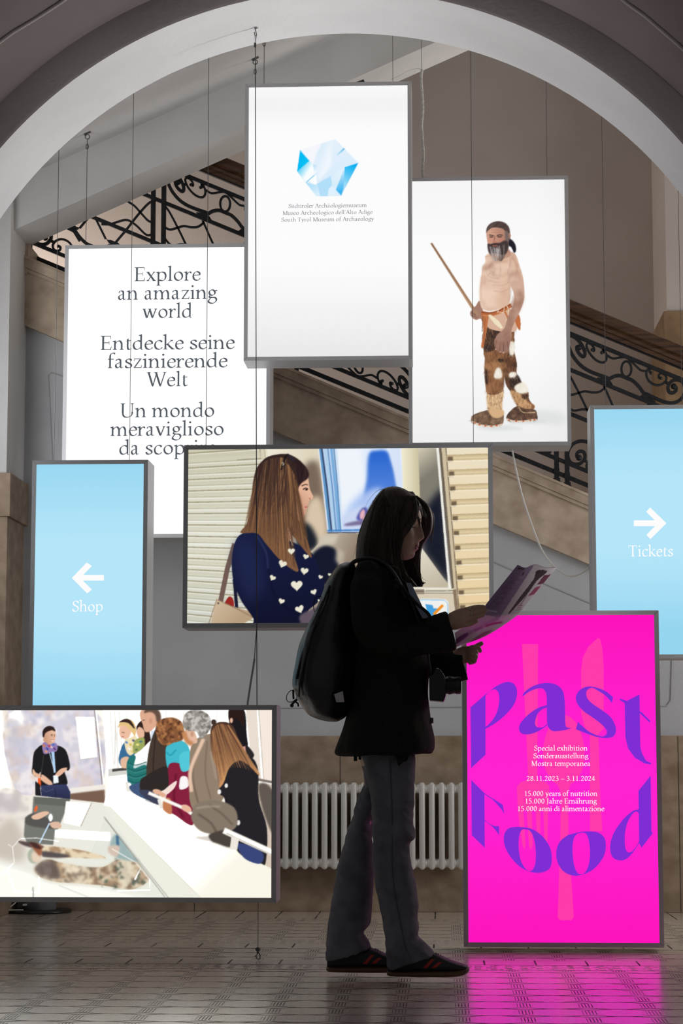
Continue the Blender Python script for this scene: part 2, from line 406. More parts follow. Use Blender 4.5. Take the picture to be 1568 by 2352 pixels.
def on_vault(px, py):
    '''point of the vault seen at a picture position'''
    for (ya, ra_, za), (yb, rb2, zb2) in zip(rp[:-1], rp[1:]):
        for i in range(60):
            t = i / 60; p = P(px, py, ya + (yb - ya) * t)
            if math.hypot(p.x - fx, p.z - (za + (zb2 - za) * t)) <= ra_ + (rb2 - ra_) * t: return p
    return P(px, py, rp[-1][0])
for pts in ([(-250, 400), (-180, 280), (-100, 180), (-30, 118), (30, 74), (80, 44), (130, 12), (165, -12), (260, -70), (380, -130)], [(1200, -140), (1310, -85), (1415, -14), (1440, 8), (1480, 36), (1510, 62), (1545, 92), (1600, 142), (1680, 225), (1750, 320), (1820, 440)]):
    gl.tube([on_vault(x, y) + Vector((0, -.004, -.002)) for x, y in pts], .007, 8)
    tag(gl.build('trim_7', mauve_m, smooth=True), 'thin raised rib along the mauve vault', 'rib', kind='structure'); gl = MB()

# ------------------------------------------------------------------ a drawn serif alphabet (broad-nib strokes and bracketed serifs)
class Pen:
    TH, TN, PHI = 0.082, 0.030, math.radians(28)
    def __init__(s): s.polys = []
    def stroke(s, pts, smooth=True, k=1.0, end=None):
        q = catmull(pts, 7) if smooth and len(pts) > 2 else [np.array(p, float) for p in pts]
        Lp, Rp = [], []; m = len(q)
        for i in range(m):
            t = q[min(i + 1, m - 1)] - q[max(i - 1, 0)]
            n = np.linalg.norm(t)
            if n < 1e-9: continue
            t = t / n; a = math.atan2(t[1], t[0])
            w = 0.5 * k * math.sqrt((s.TH * math.sin(a - s.PHI)) ** 2 + s.TN ** 2)
            if end is not None:
                u = i / (m - 1); w *= end[0] + (end[1] - end[0]) * u
            nx = np.array((-t[1], t[0])); Lp.append(q[i] + nx * w); Rp.append(q[i] - nx * w)
        for i in range(len(Lp) - 1):
            s.polys.append([Lp[i], Lp[i + 1], Rp[i + 1], Rp[i]])
    def poly(s, *p): s.polys.append([np.array(x, float) for x in p])
    def stem(s, x, y0, y1, w=0.078): s.poly((x - w / 2, y0), (x + w / 2, y0), (x + w / 2, y1), (x - w / 2, y1))
    def foot(s, x, y=0.0, w=0.078, a=0.062, b=None, up=1):
        b = a if b is None else b; h = w / 2
        s.poly((x - h - a, y), (x + h + b, y), (x + h + b, y + .018 * up), (x - h - a, y + .018 * up))
        s.poly((x - h - a * .75, y + .016 * up), (x + h + b * .75, y + .016 * up), (x + h, y + .055 * up), (x - h, y + .055 * up))
    def flag(s, x, y, w=0.078):
        h = w / 2
        s.poly((x - h - .075, y - .045), (x - h, y - .075), (x + h, y - .02), (x + h, y + .012), (x + h - .012, y + .012), (x - h - .07, y - .026))
    def dot(s, x, y, r=0.050):
        s.polys.append([np.array((x + r * math.cos(a), y + r * math.sin(a))) for a in [2 * math.pi * i / 14 for i in range(14)]])
    def ring(s, cx, cy, rx, ry, tilt=0.0, n=40):
        pts = [(cx + rx * math.cos(2 * math.pi * i / n) + tilt * math.sin(2 * math.pi * i / n), cy + ry * math.sin(2 * math.pi * i / n)) for i in range(n)]
        q = [np.array(p) for p in pts]; A, B = [], []
        for i in range(n):
            t = q[(i + 1) % n] - q[i - 1]; t /= np.linalg.norm(t); a = math.atan2(t[1], t[0])
            w = 0.5 * math.sqrt((s.TH * math.sin(a - s.PHI)) ** 2 + s.TN ** 2); nx = np.array((-t[1], t[0]))
            A.append(q[i] + nx * w); B.append(q[i] - nx * w)
        for i in range(n):
            j = (i + 1) % n; s.polys.append([A[i], A[j], B[j], B[i]])
GL = {}
def glyph(ch, adv):
    def d(fn):
        p = Pen(); fn(p); GL[ch] = (p.polys, adv); return fn
    return d
XH, AS, CP, DS = 0.437, 0.715, 0.655, -0.225
def _n_arch(p, x0, x1, top=XH):
    p.stroke([(x0, .30), (x0 + .05, .365), (x0 + .13, .412), (x1 - .055, .395), (x1, .29), (x1, .20)], k=1.0)
@glyph('a', .44)
def _(p):
    p.stroke([(.075, .335), (.12, .395), (.19, .415), (.262, .385), (.278, .30)])
    p.stem(.280, .09, .32, .074)
    p.stroke([(.28, .265), (.20, .235), (.10, .185), (.075, .10), (.115, .03), (.18, .022), (.275, .10)])
    p.stroke([(.280, .12), (.292, .045), (.325, .012), (.40, .045)], k=.8)
@glyph('b', .51)
def _(p):
    p.stem(.10, .03, AS - .03); p.flag(.10, AS - .01)
    p.stroke([(.11, .31), (.18, .385), (.28, .415), (.39, .37), (.435, .22), (.39, .07), (.27, .012), (.11, .04)])
@glyph('c', .43)
def _(p): p.stroke([(.385, .345), (.33, .40), (.25, .415), (.13, .36), (.072, .21), (.12, .06), (.24, .012), (.33, .035), (.40, .10)])
@glyph('d', .525)
def _(p):
    p.stem(.405, .05, AS - .03); p.flag(.405, AS - .01)
    p.stroke([(.40, .36), (.33, .405), (.24, .41), (.12, .34), (.072, .20), (.12, .06), (.22, .018), (.32, .05), (.40, .11)])
    p.stroke([(.405, .10), (.415, .03), (.45, .008), (.50, .022)], k=.6)
@glyph('e', .425)
def _(p):
    p.stroke([(.085, .245), (.36, .262)], False, .75)
    p.stroke([(.372, .255), (.355, .36), (.24, .418), (.12, .35), (.072, .21), (.12, .06), (.24, .012), (.33, .04), (.395, .105)])
@glyph('f', .315)
def _(p):
    p.stem(.135, .03, .55); p.foot(.135)
    p.stroke([(.135, .50), (.15, .62), (.22, .695), (.30, .70), (.345, .675)])
    p.poly((.03, .40), (.29, .40), (.30, .437), (.04, .437)); p.dot(.33, .668, .03)
@glyph('g', .46)
def _(p):
    p.ring(.215, .295, .13, .125)
    p.stroke([(.15, .185), (.10, .135), (.105, .085), (.20, .068), (.33, .062), (.40, .005), (.395, -.10), (.29, -.195), (.16, -.20), (.06, -.145), (.07, -.06), (.16, .055)])
    p.stroke([(.32, .37), (.38, .40), (.445, .395)], k=.8); p.dot(.43, .385, .026)
@glyph('h', .53)
def _(p):
    p.stem(.105, .03, AS - .03); p.flag(.105, AS - .01); p.foot(.105)
    _n_arch(p, .13, .40); p.stem(.405, .03, .27); p.foot(.405)
@glyph('i', .262)
def _(p): p.stem(.13, .03, XH - .03); p.flag(.13, XH - .005); p.foot(.13); p.dot(.122, .605)
@glyph('k', .50)
def _(p):
    p.stem(.105, .03, AS - .03); p.flag(.105, AS - .01); p.foot(.105)
    p.stroke([(.13, .21), (.25, .30), (.37, .415)], False, .8); p.foot(.385, .437, .05, .055, .05, -1)
    p.stroke([(.19, .265), (.30, .13), (.43, .015)], False, 1.0); p.foot(.44, 0, .05, .05, .055)
@glyph('l', .255)
def _(p): p.stem(.13, .03, AS - .03); p.flag(.13, AS - .01); p.foot(.13)
@glyph('m', .80)
def _(p):
    for x in (.105, .395, .675): p.stem(x, .03, .30); p.foot(x)
    p.stem(.105, .03, XH - .03); p.flag(.105, XH - .005)
    _n_arch(p, .13, .39); _n_arch(p, .42, .67)
@glyph('n', .535)
def _(p):
    p.stem(.105, .03, XH - .03); p.flag(.105, XH - .005); p.foot(.105)
    _n_arch(p, .13, .40); p.stem(.405, .03, .27); p.foot(.405)
@glyph('o', .515)
def _(p): p.ring(.257, .214, .178, .196)
@glyph('p', .525)
def _(p):
    p.stem(.11, DS + .02, XH - .03); p.flag(.11, XH - .005); p.foot(.11, DS)
    p.stroke([(.12, .32), (.19, .39), (.285, .415), (.40, .365), (.445, .22), (.40, .07), (.285, .012), (.12, .045)])
@glyph('r', .355)
def _(p):
    p.stem(.105, .03, XH - .03); p.flag(.105, XH - .005); p.foot(.105, 0, .078, .062, .085)
    p.stroke([(.13, .28), (.19, .37), (.26, .405), (.33, .385)], k=1.05); p.dot(.315, .375, .036)
@glyph('s', .375)
def _(p): p.stroke([(.305, .33), (.285, .395), (.19, .418), (.095, .37), (.10, .285), (.20, .225), (.30, .155), (.305, .06), (.19, .012), (.085, .045), (.068, .12)])
@glyph('t', .325)
def _(p):
    p.stroke([(.135, .50), (.135, .30), (.135, .12), (.16, .035), (.22, .015), (.305, .055)], k=1.0)
    p.poly((.03, .40), (.135, .437), (.155, .535), (.172, .535), (.172, .437), (.295, .437), (.285, .402))
@glyph('u', .525)
def _(p):
    p.stem(.105, .14, XH - .03); p.flag(.105, XH - .005); p.stem(.395, .06, XH - .03); p.flag(.395, XH - .005)
    p.stroke([(.105, .16), (.13, .06), (.20, .022), (.29, .05), (.385, .125)])
    p.stroke([(.395, .10), (.405, .03), (.44, .008), (.49, .022)], k=.6)
@glyph('v', .475)
def _(p):
    p.stroke([(.085, .42), (.24, .02)], False, 1.05); p.stroke([(.405, .42), (.255, .02)], False, .8)
    p.foot(.09, .437, .06, .05, .055, -1); p.foot(.40, .437, .04, .055, .045, -1); p.poly((.215, .03), (.275, .03), (.255, -.012), (.238, -.012))
@glyph('w', .725)
def _(p):
    p.stroke([(.085, .42), (.215, .02)], False, 1.05); p.stroke([(.36, .42), (.235, .02)], False, .8)
    p.stroke([(.35, .42), (.485, .02)], False, 1.05); p.stroke([(.645, .42), (.50, .02)], False, .8)
    p.foot(.09, .437, .06, .05, .05, -1); p.foot(.355, .437, .06, .05, .04, -1); p.foot(.64, .437, .04, .055, .045, -1)
    p.poly((.19, .03), (.252, .03), (.233, -.012), (.215, -.012)); p.poly((.46, .03), (.52, .03), (.502, -.012), (.484, -.012))
@glyph('x', .47)
def _(p):
    p.stroke([(.085, .42), (.38, .015)], False, 1.05); p.stroke([(.375, .42), (.095, .015)], False, .75)
    p.foot(.09, .437, .06, .05, .05, -1); p.foot(.375, .437, .03, .055, .05, -1); p.foot(.085, 0, .03, .05, .06); p.foot(.39, 0, .06, .05, .05)
@glyph('y', .475)
def _(p):
    p.stroke([(.085, .42), (.25, .04)], False, 1.05); p.stroke([(.41, .42), (.29, .13), (.19, -.12), (.12, -.195), (.05, -.19)], k=.85)
    p.foot(.09, .437, .06, .05, .055, -1); p.foot(.40, .437, .04, .055, .045, -1); p.dot(.07, -.185, .034)
@glyph('z', .42)
def _(p):
    p.poly((.06, .437), (.385, .437), (.385, .40), (.06, .40)); p.poly((.06, .437), (.085, .437), (.075, .325), (.05, .325))
    p.stroke([(.345, .415), (.075, .02)], False, 1.15)
    p.poly((.045, 0), (.385, 0), (.385, .037), (.045, .037)); p.poly((.385, 0), (.40, .125), (.375, .125), (.355, 0))
for base, ch in (('u', 'ü'), ('a', 'ä')):
    pol, adv = GL[base]; p = Pen(); p.dot(adv * .5 - .10, .60, .042); p.dot(adv * .5 + .09, .60, .042); GL[ch] = (pol + p.polys, adv)
@glyph('E', .565)
def _(p):
    p.stem(.145, .02, CP - .02, .086); p.foot(.145, 0, .086, .07, .06); p.foot(.145, CP, .086, .07, .06, -1)
    p.poly((.10, CP), (.485, CP), (.485, CP - .033), (.10, CP - .033)); p.poly((.455, CP), (.485, CP), (.50, CP - .15), (.48, CP - .15))
    p.poly((.14, .32), (.42, .32), (.42, .354), (.14, .354)); p.poly((.40, .25), (.42, .25), (.42, .42), (.40, .42))
    p.poly((.10, 0), (.50, 0), (.50, .034), (.10, .034)); p.poly((.485, 0), (.53, .16), (.508, .16), (.44, 0))
@glyph('W', .92)
def _(p):
    p.stroke([(.10, .63), (.285, .02)], False, 1.05); p.stroke([(.46, .60), (.30, .02)], False, .75)
    p.stroke([(.44, .63), (.635, .02)], False, 1.05); p.stroke([(.845, .63), (.65, .02)], False, .75)
    p.foot(.10, CP, .07, .055, .06, -1); p.foot(.44, CP, .06, .055, .05, -1); p.foot(.84, CP, .03, .06, .055, -1)
    p.poly((.255, .03), (.32, .03), (.30, -.015), (.28, -.015)); p.poly((.605, .03), (.67, .03), (.65, -.015), (.63, -.015))
@glyph('U', .71)
def _(p):
    p.stem(.145, .20, CP - .02, .086); p.foot(.145, CP, .086, .07, .065, -1); p.stem(.575, .22, CP - .02, .036); p.foot(.575, CP, .036, .07, .065, -1)
    p.stroke([(.145, .24), (.16, .11), (.24, .025), (.37, .012), (.50, .05), (.57, .16), (.575, .25)], k=.95)
@glyph('S', .49)
def _(p): p.stroke([(.40, .50), (.375, .595), (.26, .638), (.13, .59), (.095, .49), (.15, .395), (.28, .325), (.39, .25), (.405, .12), (.32, .03), (.20, .012), (.09, .06), (.06, .165)], k=1.05)
@glyph('T', .62)
def _(p):
    p.stem(.31, .02, CP - .02, .086); p.foot(.31, 0, .086, .075)
    p.poly((.045, CP), (.575, CP), (.575, CP - .036), (.045, CP - .036)); p.poly((.045, CP), (.07, CP), (.055, CP - .15), (.03, CP - .15)); p.poly((.55, CP), (.575, CP), (.59, CP - .15), (.565, CP - .15))
@glyph('A', .66)
def _(p):
    p.stroke([(.315, .645), (.10, .015)], False, .75); p.stroke([(.325, .66), (.555, .015)], False, 1.1)
    p.poly((.18, .225), (.46, .225), (.46, .26), (.17, .26)); p.foot(.095, 0, .03, .06, .07); p.foot(.56, 0, .08, .06, .06)
    p.poly((.29, .63), (.35, .63), (.335, .672), (.315, .672))
@glyph('M', .84)
def _(p):
    p.stroke([(.155, .635), (.125, .015)], False, .72); p.stroke([(.15, .64), (.41, .02)], False, 1.08); p.stroke([(.68, .64), (.425, .02)], False, .75)
    p.stem(.71, .02, CP - .02, .086); p.foot(.12, 0, .03, .06, .075); p.foot(.715, 0, .086, .065); p.foot(.15, CP, .05, .07, .02, -1); p.foot(.70, CP, .07, .01, .075, -1)
@glyph('J', .34)
def _(p):
    p.stem(.18, .10, CP - .02, .086); p.foot(.18, CP, .086, .07, .065, -1); p.stroke([(.18, .14), (.17, .0), (.12, -.10), (.03, -.155)], k=.9)
@glyph('0', .475)
def _(p): p.ring(.237, .315, .155, .300, 0)
@glyph('1', .475)
def _(p): p.stem(.245, .03, .60); p.foot(.245, 0, .078, .09); p.stroke([(.105, .545), (.20, .60), (.27, .635)], False, .75)
@glyph('2', .475)
def _(p):
    p.stroke([(.075, .48), (.11, .575), (.21, .618), (.32, .565), (.345, .45), (.27, .30), (.075, .03)]); p.poly((.05, 0), (.39, 0), (.395, .055), (.06, .055)); p.poly((.375, 0), (.42, .13), (.40, .135), (.35, .03))
@glyph('3', .475)
def _(p): p.stroke([(.09, .52), (.14, .595), (.23, .618), (.33, .565), (.32, .42), (.19, .345), (.33, .29), (.385, .17), (.31, .04), (.17, .005), (.06, .05)])
@glyph('4', .475)
def _(p): p.stroke([(.30, .62), (.045, .19)], False, .8); p.poly((.03, .17), (.44, .17), (.44, .215), (.05, .215)); p.stem(.315, .0, .625, .075)
@glyph('5', .475)
def _(p): p.poly((.13, .60), (.37, .60), (.40, .655), (.13, .655)); p.stroke([(.145, .62), (.115, .37)], False, .8); p.stroke([(.115, .35), (.22, .37), (.35, .31), (.375, .18), (.30, .05), (.17, .005), (.06, .05)])
@glyph('8', .475)
def _(p): p.ring(.238, .475, .125, .14); p.ring(.238, .16, .15, .155)
@glyph('.', .235)
def _(p): p.dot(.117, .038, .046)
@glyph('–', .50)
def _(p): p.poly((.03, .20), (.47, .20), (.47, .24), (.03, .24))
@glyph("'", .215)
def _(p): p.dot(.115, .645, .042); p.stroke([(.15, .65), (.14, .58), (.07, .525)], k=.5)
GL[' '] = ([], .235)
def text_polys(s, track=0.0):
    out = []; x = 0.0
    for ch in s:
        pol, adv = GL[ch]
        out += [[q + np.array((x, 0)) for q in pg] for pg in pol]; x += adv + track
    return out, x - track

# ------------------------------------------------------------------ hanging light-box signs
alu = principled('brushed_aluminium_frame', (0.46, 0.46, 0.47), 0.45, 0.25)
T_BOX, FR_W = 0.20, 0.0178
mono_m = {}
def gmat(srgb, s=1.0, nm='print_ink'):
    k = (srgb, s)
    if k not in mono_m: mono_m[k] = glow(nm, srgb, s)
    return mono_m[k]
class Sign:
    def __init__(s, label, cat, px, Y, group=None, thick=T_BOX, name='light_box_sign', frame=alu):
        xl, xr, yt, yb = px; xm, ym = (xl + xr) / 2, (yt + yb) / 2
        s.Y = Y; s.x0 = P(xl, ym, Y).x; s.x1 = P(xr, ym, Y).x; s.z1 = P(xm, yt, Y).z; s.z0 = max(0.0, P(xm, yb, Y).z)
        s.top = Vector(((s.x0 + s.x1) / 2, Y + thick / 2, s.z1))
        s.root = thing(name, label, cat, ((s.x0 + s.x1) / 2, Y + thick / 2, s.z0), group)
        x0, x1, z0, z1, w = s.x0, s.x1, s.z0, s.z1, FR_W
        b = MB(); e = 0.0012
        # mitred face profiles
        def bar(a, bb, c, d):
            b.prism([(a[0], Y, a[1]), (bb[0], Y, bb[1]), (c[0], Y, c[1]), (d[0], Y, d[1])], (0, thick, 0))
        o = [(x0, z0), (x1, z0), (x1, z1), (x0, z1)]; i = [(x0 + w, z0 + w), (x1 - w, z0 + w), (x1 - w, z1 - w), (x0 + w, z1 - w)]
        bar(o[0], o[1], i[1], i[0]); bar(o[2], o[3], i[3], i[2])
        def bar2(k, l, sg):
            b.prism([(o[k][0], Y, o[k][1] + e * sg), (o[l][0], Y, o[l][1] - e * sg), (i[l][0], Y, i[l][1] - e * sg), (i[k][0], Y, i[k][1] + e * sg)], (0, thick, 0))
        bar2(1, 2, 1); bar2(3, 0, -1)
        b.build('frame', frame, s.root, bevel=0.0)
        r = MB(); r.box(x0 + w, x1 - w, Y + thick - 0.01, Y + thick - 0.002, z0 + w, z1 - w)
        r.build('back_panel', frame, s.root)
    def face(s, mat, name='display_panel'):
        m = MB(); w = FR_W; m.box(s.x0 + w, s.x1 - w, s.Y + .004, s.Y + .012, s.z0 + w, s.z1 - w)
        return m.build(name, mat, s.root)
    def at(s, px, py, off=0.0): return P(px, py, s.Y + .004 - off)
    def polys(s, name, polys, mat, off=.0008):
        m = MB()
        for pg in polys:
            q = [s.at(x, y, off) for x, y in pg]; m.add(q, [tuple(range(len(q)))])
        return m.build(name, mat, s.root, fix=False)
    def text(s, lines, mat, size, cx, base_ys, name='lettering', widths=None, off=.0008):
        """lines of print: SIZE is the em in picture pixels, CX the centre line, BASE_YS the baselines; the lines run true on the panel"""
        m = MB(); u0 = s.at(cx, base_ys[0]); k = (s.at(cx + 10, base_ys[0]) - u0).x / 10
        for n, (ln, by) in enumerate(zip(lines, base_ys)):
            pol, wd = text_polys(ln); c = s.at(cx, by, off); em = size * k; ex = em
            if widths and widths[n]: ex = widths[n] * k / wd
            for pg in pol:
                q = [Vector((c.x + (v[0] - wd / 2) * ex, c.y, c.z + v[1] * em)) for v in pg]
                m.add(q, [tuple(range(len(q)))])
        return m.build(name, mat, s.root, fix=False)
    def printed(s, raster, ox, oy, step=1.6, strength=1.0, name='display_panel', beyond=0.0):
        """raster: colours (sRGB 0..1) of the print, sampled where each mesh point stands"""
        w = FR_W; x0, x1, z0, z1, Y = s.x0 + w, s.x1 - w, s.z0 + w, s.z1 - w, s.Y + .004
        wp = (x1 - x0) * FPX / Y; hp = (z1 - z0) * FPX / Y
        nx, nz = int(wp / step) + 1, int(hp / step) + 1
        gx, gz = np.meshgrid(np.linspace(x0, x1, nx), np.linspace(z0, z1, nz)); gx, gz = gx.ravel(), gz.ravel()
        px, py = project(gx, np.full_like(gx, Y), gz)
        H, W = raster.shape[:2]
        fx_, fy_ = np.clip(px - ox - .5, 0, W - 1.001), np.clip(py - oy - .5, 0, H - 1.001)
        ix, iy = fx_.astype(int), fy_.astype(int); tx, ty = (fx_ - ix)[:, None], (fy_ - iy)[:, None]
        c = (raster[iy, ix] * (1 - tx) + raster[iy, ix + 1] * tx) * (1 - ty) + (raster[iy + 1, ix] * (1 - tx) + raster[iy + 1, ix + 1] * tx) * ty
        over = np.clip((c.min(1) - .92) / .05, 0, 1)[:, None]     # clear paper: the lamps behind it outshine the exposure
        c = np.where(c <= .04045, c / 12.92, ((c + .055) / 1.055) ** 2.4) * (1 + beyond * over)
        me = bpy.data.meshes.new(name); nv = nx * nz
        me.vertices.add(nv); me.vertices.foreach_set('co', np.stack([gx, np.full(nv, Y), gz], 1).ravel())
        a = (np.arange(nz - 1)[:, None] * nx + np.arange(nx - 1)[None, :]).ravel()
        quads = np.stack([a, a + 1, a + 1 + nx, a + nx], 1)
        nf = len(quads); me.loops.add(nf * 4); me.loops.foreach_set('vertex_index', quads.ravel())
        me.polygons.add(nf); me.polygons.foreach_set('loop_start', np.arange(nf) * 4); me.update(calc_edges=True)
        at_ = me.color_attributes.new('print', 'FLOAT_COLOR', 'POINT')
        at_.data.foreach_set('color', np.concatenate([c, np.ones((nv, 1))], 1).astype(np.float32).ravel())
        return link(name, me, glow_print('backlit_photo_print', strength), s.root)

# ------------------------------------------------------------------ drawing of the printed pictures
class Art:
    """a small painter; coordinates are those of the enlarged view the drawing was made in"""
    def __init__(s, x0, y0, x1, y1, k, bg=(255, 255, 255)):
        s.ox, s.oy, s.k = x0, y0, k; s.W, s.H = int(x1 - x0) + 2, int(y1 - y0) + 2
        s.im = np.ones((s.H, s.W, 3)) * np.array(bg) / 255.0
        s.X, s.Y = np.meshgrid((np.arange(s.W) + .5) * k, (np.arange(s.H) + .5) * k)
        s.rng = np.random.RandomState(3)
    def mask(s, pts, smooth=False, n=6, soft=0.0):
        q = np.array(catmull(pts, n, True) if smooth else pts, float)
        x0, y0 = np.floor(q.min(0) / s.k).astype(int) - 1; x1, y1 = np.ceil(q.max(0) / s.k).astype(int) + 2
        x0, y0, x1, y1 = max(x0, 0), max(y0, 0), min(x1, s.W), min(y1, s.H)
        m = np.zeros((s.H, s.W))
        if x1 <= x0 or y1 <= y0: return m
        acc = np.zeros((y1 - y0, x1 - x0))
        for sx in (-.25, .25):
            for sy in (-.25, .25):
                X = s.X[y0:y1, x0:x1] + sx * s.k; Y = s.Y[y0:y1, x0:x1] + sy * s.k
                ins = np.zeros(X.shape, bool); j = len(q) - 1
                for i in range(len(q)):
                    xi, yi = q[i]; xj, yj = q[j]
                    if yi != yj:
                        c = ((yi > Y) != (yj > Y)) & (X < (xj - xi) * (Y - yi) / (yj - yi) + xi); ins ^= c
                    j = i
                acc += ins
        m[y0:y1, x0:x1] = acc / 4
        return s.blur(m, soft / s.k) if soft else m
    def blur(s, m, r):
        if r < .3: return m
        h = int(r * 2.5) + 1; g = np.exp(-.5 * (np.arange(-h, h + 1) / r) ** 2); g /= g.sum()
        pad = np.pad(m, ((h, h), (h, h)) + ((0, 0),) * (m.ndim - 2), 'edge')
        a = sum(g[i] * pad[i:i + m.shape[0]] for i in range(2 * h + 1))
        return sum(g[i] * a[:, i:i + m.shape[1]] for i in range(2 * h + 1))
    def put(s, m, col, alpha=1.0):
        ys, xs = np.nonzero(m.max(1) > 0)[0], np.nonzero(m.max(0) > 0)[0]
        if len(ys) == 0: return
        w = np.s_[ys[0]:ys[-1] + 1, xs[0]:xs[-1] + 1]; c = np.array(col, float) / 255.0; c = c if c.ndim == 1 else c[w]
        s.im[w] = s.im[w] * (1 - m[w][..., None] * alpha) + c * m[w][..., None] * alpha; return
    def put_all(s, m, col, alpha=1.0):
        c = np.array(col, float)
        c = (c / 255.0) if c.ndim == 1 else c / 255.0
        s.im = s.im * (1 - m[..., None] * alpha) + c * m[..., None] * alpha
    def poly(s, pts, col, smooth=False, soft=0.0, alpha=1.0, n=6): s.put(s.mask(pts, smooth, n, soft), col, alpha)
    def grad(s, pts, c0, p0, c1, p1, smooth=False, soft=0.0, alpha=1.0):
        d = np.array(p1, float) - np.array(p0, float); t = np.clip(((s.X - p0[0]) * d[0] + (s.Y - p0[1]) * d[1]) / d.dot(d), 0, 1)[..., None]
        s.put(s.mask(pts, smooth, 6, soft), np.array(c0, float) * (1 - t) + np.array(c1, float) * t, alpha)
    def line(s, pts, w, col, smooth=False, soft=0.0, alpha=1.0, w1=None):
        q = np.array(catmull(pts, 6) if smooth and len(pts) > 2 else pts, float); m = len(q); A, B = [], []
        for i in range(m):
            t = q[min(i + 1, m - 1)] - q[max(i - 1, 0)]; t = t / (np.linalg.norm(t) + 1e-9); u = i / max(1, m - 1)
            ww = (w if w1 is None else w + (w1 - w) * u) / 2; nx = np.array((-t[1], t[0])); A.append(q[i] + nx * ww); B.append(q[i] - nx * ww)
        s.poly(A + B[::-1], col, False, soft, alpha)
    def ell(s, cx, cy, rx, ry, col, soft=0.0, alpha=1.0, rot=0.0):
        c, n = math.cos(rot), math.sin(rot)
        s.poly([(cx + rx * math.cos(a) * c - ry * math.sin(a) * n, cy + rx * math.cos(a) * n + ry * math.sin(a) * c) for a in [2 * math.pi * i / 28 for i in range(28)]], col, False, soft, alpha)
    def noise(s, scale, seed=1):
        r = np.random.RandomState(seed); h, w = max(2, int(s.H * s.k / scale) + 2), max(2, int(s.W * s.k / scale) + 2); g = r.rand(h, w)
        y = np.clip(s.Y / scale, 0, h - 1.001); x = np.clip(s.X / scale, 0, w - 1.001); iy, ix = y.astype(int), x.astype(int); ty, tx = y - iy, x - ix
        ty, tx = ty * ty * (3 - 2 * ty), tx * tx * (3 - 2 * tx)
        return (g[iy, ix] * (1 - tx) + g[iy, ix + 1] * tx) * (1 - ty) + (g[iy + 1, ix] * (1 - tx) + g[iy + 1, ix + 1] * tx) * ty
    def mottle(s, pts, col, scale, thr=.55, alpha=1.0, smooth=True, seed=1, soft=1.0, sx=1.0):
        n = s.noise(scale, seed) * .6 + s.noise(scale * .4, seed + 9) * .4
        s.put(s.mask(pts, smooth) * s.blur((n > thr).astype(float), soft), col, alpha)
    def fur(s, pts, n, cols, ln, w, seed=3, dirn=(0.1, 1.0), alpha=.8, smooth=True):
        """short strokes inside an outline"""
        r = random.Random(seed); m = s.mask(pts, smooth); ys, xs = np.nonzero(m > .5)
        if len(xs) == 0: return
        for i in range(n):
            k = r.randrange(len(xs)); x, y = (xs[k] + .5) * s.k, (ys[k] + .5) * s.k; l = ln * r.uniform(.6, 1.4); q = r.uniform(-.5, .5)
            s.line([(x, y), (x + l * (dirn[0] + q), y + l * dirn[1])], w * r.uniform(.6, 1.3), cols[r.randrange(len(cols))], alpha=alpha * r.uniform(.4, 1), w1=w * .3)
    def hair(s, roots, tips, n, cols, w, seed=2, bend=0.0, alpha=.8):
        """strands from the line ROOTS to the line TIPS"""
        r = random.Random(seed); R, T = catmull(roots, 10), catmull(tips, 10)
        for i in range(n):
            u = r.random(); a = R[int(u * (len(R) - 1))]; b = T[int(min(1, max(0, u + r.uniform(-.05, .05))) * (len(T) - 1))]
            mid = (a + b) / 2 + np.array((r.uniform(-1, 1) * 8 + bend, r.uniform(-6, 6)))
            s.line([a, mid, b], w * r.uniform(.5, 1.3), cols[int(r.random() * len(cols))], True, 0, alpha * r.uniform(.5, 1), w1=w * .3)

